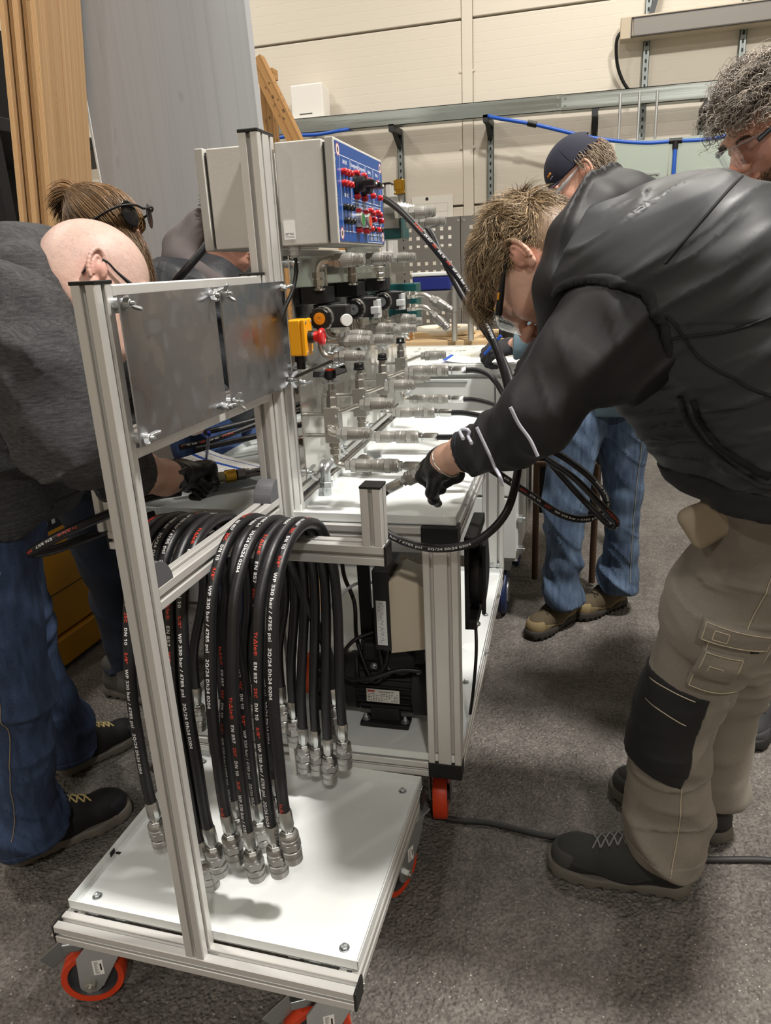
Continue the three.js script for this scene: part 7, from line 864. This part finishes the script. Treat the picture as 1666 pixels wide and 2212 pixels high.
// ---------- man in a dark jacket with grey hood, behind the control boxes ----------
{
  const P = person('person in a dark jacket with a grey hood, mostly hidden behind the control boxes', [-1.25, 0, -2.25]);
  const H = frame([-1.075, 1.56, -2.22], [0.85, -0.5, 0.1], [0.5, 0.85, 0]);
  const jm = phys(0x23262b, 0.55, 0, { sheen: 0.2, bumpMap: rep(cloud, 14, 14), bumpScale: 0.001 });
  const T = top(P, 'jacket', jm, [[[-1.17, 1.34, -2.17, 0.12], [-1.23, 1.15, -2.18, 0.135], [-1.26, 0.98, -2.2, 0.13]], [[-1.17, 1.34, -2.32, 0.12], [-1.23, 1.15, -2.3, 0.135], [-1.26, 0.98, -2.3, 0.13]], [[-1.15, 1.41, -2.22, 0.07], [-1.2, 1.36, -2.24, 0.1]]], [[[-1.23, 1.37, -2.08, 0.085], [-1.3, 1.28, -2.02, 0.075], [-1.24, 1.12, -1.98, 0.06], [-1.1, 1.05, -2.0, 0.045]], [[-1.25, 1.36, -2.38, 0.08], [-1.36, 1.3, -2.3, 0.075], [-1.3, 1.1, -2.25, 0.06]]], { amp: 0.007, label: 'dark padded jacket', clip: (x, y) => 0.9 - y });
  const hd = new Field(0.03); hd.chain([[-1.2, 1.53, -2.2, 0.045], [-1.25, 1.485, -2.17, 0.05], [-1.23, 1.44, -2.13, 0.042], [-1.16, 1.4, -2.1, 0.03], [-1.1, 1.36, -2.1, 0.026]]).chain([[-1.2, 1.53, -2.22, 0.05], [-1.26, 1.49, -2.26, 0.05]]); hd.mod = (x, y, z) => -0.006 * folds(x, y, z, nrm3([0.6, -0.5, 0.4]), 13, 4, 4.4) * 1.8; part('hood', hd.mesh(0.008), fabric(0x5b5453, 0.9), T.mesh_, 'grey sweatshirt hood');
  const J = trousers(P, jeansMat([24, 40, 78], [70, 100, 150]), [[[-1.25, 0.98, -2.2, 0.12], [-1.24, 0.85, -2.18, 0.105], [-1.24, 0.5, -2.2, 0.08], [-1.25, 0.1, -2.22, 0.075]], [[-1.28, 0.98, -2.32, 0.12], [-1.29, 0.85, -2.36, 0.105], [-1.3, 0.5, -2.38, 0.08], [-1.32, 0.1, -2.4, 0.075]]], { cell: 0.012, label: 'blue jeans', clip: (x, y) => 0.06 - y });
  const bo = { upper: fabric(0x2a2725, 0.8), sole: std(0x222222, 0.7), lace: std(0x333333, 0.8) }; shoe(P, 'shoe', [-1.33, 0, -2.23], [-1.06, 0, -2.2], bo); shoe(P, 'shoe', [-1.4, 0, -2.41], [-1.13, 0, -2.4], bo);
  part('body', [bodyUnder([T, J], 0.6).mesh(0.018, { color: tint([0.58, 0.3, 0.22]) }), headField(H, { neck: [-1.15, 1.4, -2.22, 0.066] }).mesh(0.0065, { color: skinTone([0.58, 0.3, 0.22], H, { extra: (q, c) => q[1] > 0.03 + Math.max(0, q[0]) * 0.4 && q[0] < 0.085 || (q[0] < -0.04 && q[1] > -0.03) ? [0.1, 0.07, 0.05] : c }) })], skinMat, P);
  part('hair', hairGeo(headHair(H, 900, (f, u) => u > 0.04 && f < 0.08 || (f < -0.04 && u > -0.02), (q, d) => ({ dir: [d[0] * 0.4 - 0.2, d[1] * 0.4, d[2] * 0.4], len: rr(0.015, 0.03), amp: 0.001, freq: 2, g: 0.2, colour: [0.1, 0.07, 0.05], n: 3, r: 0.0016 }))), hairMat, P);
  hoseRun('black hose crossing in front of the grey hood beside the control boxes', [[-1.19, 1.18, -1.83], [-1.15, 1.31, -1.84], [-1.102, 1.378, -1.85], [-1.062, 1.412, -1.85], [-1.026, 1.451, -1.87], [-0.985, 1.5, -1.9], [-0.9, 1.55, -1.95], [-0.78, 1.56, -2.0]], 0.0105, { u0: 0.26, face: V(0.6, 0.2, 0.75) });
}
// ---------- man in a navy cap at the cabinet ----------
{
  const P = person('man in a navy cap and blue jeans standing at the white drawer cabinet', [0, 0, -2.8]);
  const H = frame([-0.078, 1.645, -2.745], [-0.78, -0.6, 0.16], [-0.6, 0.8, 0.02]);
  const sw = fabric(0x5f7580, 0.9);
  const T = top(P, 'sweater', sw, [[[0.03, 1.42, -2.75, 0.11], [0.08, 1.25, -2.77, 0.13], [0.07, 1.0, -2.78, 0.13], [0.05, 0.9, -2.79, 0.13]], [[0.05, 1.42, -2.92, 0.11], [0.09, 1.25, -2.9, 0.13], [0.08, 1.0, -2.89, 0.13], [0.06, 0.9, -2.88, 0.13]], [[0.06, 1.5, -2.84, 0.07], [0.09, 1.42, -2.84, 0.1]]], [[[0.02, 1.43, -2.68, 0.075], [-0.05, 1.24, -2.64, 0.06], [-0.12, 1.18, -2.67, 0.052], [-0.2, 1.145, -2.69, 0.046], [-0.272, 1.112, -2.7, 0.042], [-0.283, 1.107, -2.7, 0.042]], [[0.08, 1.46, -2.97, 0.085], [0.06, 1.24, -3.02, 0.062], [-0.1, 1.12, -2.98, 0.05], [-0.24, 1.08, -2.92, 0.038]]], { label: 'blue-grey sweater', clip: (x, y, z) => Math.max(0.86 - y, -(x + 0.284)) });
  const jm = jeansMat([34, 48, 72], [112, 134, 160]), J = trousers(P, jm, [[[-0.01, 0.93, -2.8, 0.115], [-0.055, 0.83, -2.755, 0.098], [-0.095, 0.52, -2.725, 0.07], [-0.092, 0.28, -2.735, 0.063], [-0.09, 0.15, -2.745, 0.07], [-0.09, 0.12, -2.745, 0.073]], [[0.08, 0.93, -2.84, 0.115], [0.1, 0.83, -2.83, 0.1], [0.12, 0.52, -2.875, 0.073], [0.126, 0.28, -2.905, 0.064], [0.128, 0.17, -2.92, 0.072], [0.128, 0.13, -2.92, 0.075]]], { amp: 0.007, label: 'washed blue jeans', clip: (x, y, z) => Math.max(0.1 - y, y - 0.97) });
  const st = std(0xa7a08a, 0.8), SD = [-0.2, 0, -0.98]; part('stitching', tube(curve(drape(J, [[0.16, 0.84, -2.8], [0.165, 0.7, -2.8], [0.155, 0.52, -2.85], [0.155, 0.3, -2.88], [0.155, 0.16, -2.9]], SD, 50)), 0.0013, { m: 5, n: 100 }), st, J.mesh_);
  const bo = { upper: fabric(0x4d4330, 0.85), sole: std(0x2a2520, 0.75), toecap: fabric(0x7d6d4c, 0.8), rand: fabric(0x6f6144, 0.85), lace: std(0x241e17, 0.85), freq: 75, tread: 0.013 }; shoe(P, 'shoe', [-0.05, 0, -2.83], [-0.205, 0, -2.6], bo); shoe(P, 'shoe', [0.155, 0, -3.0], [-0.04, 0, -2.8], bo);
  const sc = skinTone([0.66, 0.37, 0.27], H, { extra: (q, c) => (q[0] < -0.005 && q[1] > -0.06 && Math.abs(q[2]) < 0.08) && !(Math.abs(q[2]) > 0.07 && q[0] > -0.035) ? [0.22, 0.17, 0.12] : c });
  part('body', [bodyUnder([T, J], 0.6).mesh(0.017, { color: tint([0.62, 0.36, 0.27]) }), headField(H, { neck: [0.04, 1.5, -2.81, 0.062] }).mesh(0.004, { color: sc }), earGeo(H, sc)], skinMat, P);
  const gl = handField([-0.285, 1.107, -2.7], [-0.93, -0.12, -0.1], [0.1, 0.8, 0.55], 1, [[0.6, 0.8, 0.5], [0.7, 0.9, 0.6], [0.8, 1.0, 0.6], [0.9, 1.1, 0.7]], { fat: 1.15, thumb: [[0.8, -0.3, 0.5], [0.9, -0.3, 0.2], [0.9, -0.3, 0]] }); part('glove', gl.mesh(0.004), fabric(0x2c2c30, 0.8), P, 'dark work glove');
  const pen = thing('pen', 'blue pen held in the dark work glove over the cabinet', 'pen', [-0.36, 1.12, -2.68]); part('barrel', rod(V(-0.385, 1.085, -2.67), V(-0.325, 1.15, -2.655), 0.006, 0.006, 10), std(0x1b4fb4, 0.4), pen);
  // cap
  const cf = new Field(0.01); cf.ell(H.W(-0.012, 0.04, 0), [0.108, 0.094, 0.086], H.ax); cf.clip = (x, y, z) => { const q = H.inv(x, y, z); return Math.max(0.034 - q[1] - 0.12 * q[0] * (q[0] < 0 ? 1 : 0) - (q[0] > 0 ? q[0] * 0.05 : 0), (q[0] < -0.085 && Math.abs(q[2]) < 0.05 && q[1] < 0.09) ? 0.02 : -1); };
  const nv = fabric(0x171a2e, 0.75), cap = part('cap_crown', cf.mesh(0.004), nv, P, 'navy baseball cap');
  const br = new THREE.BufferGeometry(), bp = [], bi = []; for (let i = 0; i <= 16; i++) for (let j = 0; j <= 6; j++) for (const k of [0]) { const th = (i / 16 - 0.5) * 2.5, R = j / 6, l = 0.083 * Math.sin(th) * (1 + R * 0.02), f = 0.04 + 0.062 * Math.cos(th) + R * 0.072 * Math.max(0, Math.cos(th * 0.95)); bp.push(...H.W(f, 0.037 + R * 0.016 - 0.25 * l * l / 0.085 * (0.4 + R), l)); } for (let i = 0; i < 16; i++) for (let j = 0; j < 6; j++) { const a = i * 7 + j; bi.push(a, a + 1, a + 7, a + 7, a + 1, a + 8); }
  br.setAttribute('position', new THREE.Float32BufferAttribute(bp, 3)); br.setIndex(bi); br.computeVertexNormals(); const b2 = br.clone(), q2 = b2.attributes.position; for (let i = 0; i < q2.count; i++) { q2.setXYZ(i, q2.getX(i) - H.u[0] * 0.003, q2.getY(i) - H.u[1] * 0.003, q2.getZ(i) - H.u[2] * 0.003); } b2.computeVertexNormals();
  const peak = part('cap_peak', [br, b2], phys(0x171a2e, 0.7, 0, { side: THREE.DoubleSide }), cap); const edgeP = []; for (let i = 0; i <= 16; i++) edgeP.push([bp[(i * 7 + 6) * 3], bp[(i * 7 + 6) * 3 + 1] - 0.0015, bp[(i * 7 + 6) * 3 + 2]]); part('peak_edge', tube(curve(edgeP), 0.0024, { m: 6, n: 40 }), std(0x5c1f2a, 0.7), peak);
  const onC = (f, u, l) => { const q = cf.hit(H.W(f, u, l), mul3(H.l, -1), 0.2); return q; }; const strip = (pts, r, m, n, lab) => part(n, tube(curve(pts), r, { m: 6, n: 14 }), m, cap, lab);
  strip([[0.0, 0.125, 0.2], [0.012, 0.1, 0.2], [0.012, 0.07, 0.2], [0.008, 0.04, 0.2]].map((p) => onC(...p)), 0.0008, std(0x0b0d18, 0.8), 'panel_seam'); strip([[0.082, 0.066, 0.2], [0.079, 0.067, 0.2], [0.072, 0.069, 0.2]].map((p) => onC(...p)), 0.0042, std(0xd98a2b, 0.7), 'cap_print', 'orange and red print'); strip([[0.083, 0.054, 0.2], [0.073, 0.057, 0.2]].map((p) => onC(...p)), 0.0025, std(0x8d8f9c, 0.7), 'cap_print', 'pale grey print');
  strip([H.W(-0.085, 0.045, 0.052), H.W(-0.112, 0.04, 0.02), H.W(-0.112, 0.04, -0.02), H.W(-0.085, 0.045, -0.052)], 0.007, MT.orangeRed, 'cap_strap', 'bright red strap');
  { // small leaping-cat emblem on the peak
    const o = V(...H.W(0.128, 0.042, 0.05)), t = nrm3(sub3(H.W(0.16, -0.006, 0.045), H.W(0.11, 0.01, 0.07))), up = H.u, at = (a, b) => add3([o.x, o.y, o.z], mul3(t, a), mul3(nrm3(sub3(H.l, mul3(t, dot3(H.l, t)))), b), mul3(up, 0.004)); const wm = std(0xf0f0f0, 0.6);
    part('cap_emblem', [tube(curve([at(-0.012, 0.006), at(-0.004, 0.002), at(0.004, -0.002), at(0.012, -0.003)]), (q) => 0.0014 + 0.0016 * Math.sin(q * 3.1), { m: 6, n: 12 }), tube(curve([at(-0.011, 0.006), at(-0.017, 0.012)]), 0.0012, { m: 6, n: 6 }), tube(curve([at(0.004, -0.002), at(0.004, -0.012)]), 0.0016, { m: 6, n: 6 })], wm, peak, 'small white emblem'); }
  part('hair', hairGeo(headHair(H, 1500, (f, u, l) => f < 0.0 && u < 0.06 && u > -0.05 && (f < -0.03 || Math.abs(l) > 0.06), (q, d) => { const k = rr(0.5, 1.4); return { dir: [-0.3 + d[0] * 0.4, -0.6, d[2] * 0.5], len: rr(0.02, 0.04), amp: 0.003 * rnd(), freq: 6, g: 0.3, colour: [0.27 * k, 0.2 * k, 0.13 * k], lift: rr(0.002, 0.012), r: 0.0013 }; })), hairMat, P, 'short greying hair'); spectacles(P, H, { arm: phys(0xdde2e6, 0.12, 0, { transmission: 0.75, thickness: 0 }), wide: 0.004 });
}
// ---------- man with curly grey hair at the right edge ----------
{
  const P = person('man with curly grey hair and a dark beard looking down through safety glasses', [0.45, 0, -2.1]);
  const H = frame([0.346, 1.645, -1.93], [-0.76, -0.5, 0.42], [-0.48, 0.86, 0.14]);
  const jk = fabric(0x141519, 0.8);
  const T = top(P, 'jacket', jk, [[[0.46, 1.36, -1.98, 0.13], [0.48, 1.15, -2.02, 0.14], [0.47, 0.95, -2.06, 0.14]], [[0.5, 1.36, -2.16, 0.13], [0.5, 1.15, -2.16, 0.14], [0.48, 0.95, -2.16, 0.14]], [[0.41, 1.5, -1.99, 0.075], [0.46, 1.42, -2.04, 0.11]]], [[[0.46, 1.38, -1.9, 0.08], [0.42, 1.14, -1.92, 0.065], [0.36, 0.95, -1.97, 0.05], [0.33, 0.85, -2.0, 0.042]], [[0.53, 1.38, -2.24, 0.08], [0.52, 1.1, -2.28, 0.065], [0.46, 0.9, -2.26, 0.05]]], { cell: 0.011, label: 'black jacket', clip: (x, y) => 0.86 - y });
  part('collar', tube(curve([[0.33, 1.46, -1.95], [0.36, 1.48, -1.9], [0.42, 1.49, -1.9], [0.48, 1.5, -1.98]]), 0.022, { m: 12 }), std(0xa5a83a, 0.8), T.mesh_, 'yellow-green collar edge');
  const J = trousers(P, fabric(0x10131c, 0.85), [[[0.42, 0.95, -2.06, 0.12], [0.4, 0.85, -2.04, 0.11], [0.43, 0.5, -2.08, 0.08], [0.47, 0.12, -2.16, 0.072]], [[0.52, 0.95, -2.18, 0.12], [0.57, 0.8, -2.22, 0.1], [0.58, 0.5, -2.3, 0.08], [0.63, 0.12, -2.38, 0.07]]], { cell: 0.011, label: 'dark trousers', clip: (x, y) => 0.08 - y });
  const bo = { upper: fabric(0x26272a, 0.7), sole: std(0x161617, 0.7), lace: std(0x1a1a1a, 0.8), rand: fabric(0x3a3b3d, 0.7), freq: 60 }; shoe(P, 'shoe', [0.58, 0, -2.3], [0.475, 0, -2.04], bo); shoe(P, 'shoe', [0.7, 0, -2.45], [0.55, 0, -2.22], bo);
  const hb = (q) => q[1] < -0.05 + 0.2 * Math.max(0, 0.045 - q[0]) && q[0] > -0.01 && !(q[0] > 0.086 && q[1] > -0.086 && q[1] < -0.056 && Math.abs(q[2]) < 0.022);
  const sc = skinTone([0.6, 0.31, 0.22], H, { extra: (q, c) => { if (q[1] > 0.055 && q[0] < 0.085 || (q[0] < -0.03 && q[1] > -0.05)) return [0.12, 0.1, 0.085]; if (hb(q)) { const n = 0.6 + 0.4 * noise3(q[0] * 300, q[1] * 300, q[2] * 300), w = smooth(-0.05, -0.075, q[1]) * 0.75 * n; return [c[0] * (1 - w) + 0.08 * w, c[1] * (1 - w) + 0.045 * w, c[2] * (1 - w) + 0.025 * w]; } return c; } });
  part('body', [bodyUnder([T, J], 0.6).mesh(0.018, { color: tint([0.6, 0.32, 0.23]) }), headField(H, { neck: [0.43, 1.47, -2.02, 0.062] }).mesh(0.0036, { color: sc }), earGeo(H, sc)], skinMat, P);
  const list = headHair(H, 2600, (f, u, l) => u > 0.052 + Math.max(0, f - 0.05) * 0.6 && f < 0.088 || (f < 0.0 && u > 0.01 && Math.abs(l) > 0.05) || (f < -0.03 && u > -0.04), (q, d) => { const t = rnd(), k = t < 0.55 ? rr(0.5, 1.2) : rr(1.6, 2.9); const w1 = noise3(q[0] * 38, q[1] * 38, q[2] * 38), w2 = noise3(q[0] * 38 + 30, q[1] * 38, q[2] * 38); return { ph: 6 * noise3(q[0] * 45, q[1] * 45 + 9, q[2] * 45), comb: [0.7 + w1 * 1.5 + rr(-0.2, 0.2), -0.5 + w2 * 1.3 + rr(-0.2, 0.2), w1 * 1.2 + rr(-0.3, 0.3)], rise: 0.45 + w2 * 0.4, len: rr(0.035, 0.075), amp: rr(0.005, 0.011), freq: rr(8, 17), g: 0.3, pull: add3(mul3(H.f, 0.4), [0, -0.6, 0]), colour: [0.17 * k, 0.145 * k, 0.12 * k], lift: rr(0.004, 0.026), n: 16, r: rr(0.0007, 0.0014) }; });
  part('hair', hairGeo(list), hairMat, P, 'curly grey and brown hair');
  const bl = []; const HF = headField(H, {}); for (let i = 0; i < 1700; i++) { const a = rr(-1.5, 1.5), u = rr(-0.115, -0.052), st = H.W(0.02 + 0.2 * Math.cos(a), u - 0.02, 0.2 * Math.sin(a)), c = H.W(0.02, u, 0), d = nrm3(sub3(c, st)), p = HF.hit(st, d, 0.3), q = H.inv(...p); if (!hb(q)) continue; const k = rr(0.4, 1.3), ty = q[1] > -0.066 ? 2.2 : 1; bl.push({ root: p, dir: nrm3(add3(mul3(d, -0.6), mul3(H.u, -0.7), mul3(H.l, rr(-0.3, 0.3)))), len: rr(0.008, 0.02), amp: 0.002, freq: 5, g: 0.3, colour: [0.1 * k * ty, 0.055 * k * ty, 0.03 * k * ty], n: 4, r: 0.0007 }); }
  part('beard', hairGeo(bl), hairMat, P, 'dark brown beard'); const eb = []; for (const s of [1, -1]) for (let i = 0; i < 120; i++) { const t = rnd(), p = HF.hit(H.W(0.13, 0.019 + rr(-0.003, 0.003) + 0.004 * Math.sin(t * 3), s * (0.014 + t * 0.034)), mul3(H.f, -1), 0.1); eb.push({ root: p, dir: nrm3(add3(mul3(H.l, s), mul3(H.f, 0.3))), len: 0.009, amp: 0, freq: 1, g: 0.1, colour: [0.09, 0.06, 0.04], n: 3, r: 0.0006 }); } part('eyebrows', hairGeo(eb), hairMat, P);
  spectacles(P, H, { arm: std(0x35393f, 0.35, 0.3), wide: 0.003 });
}
renderer.render(scene, camera);
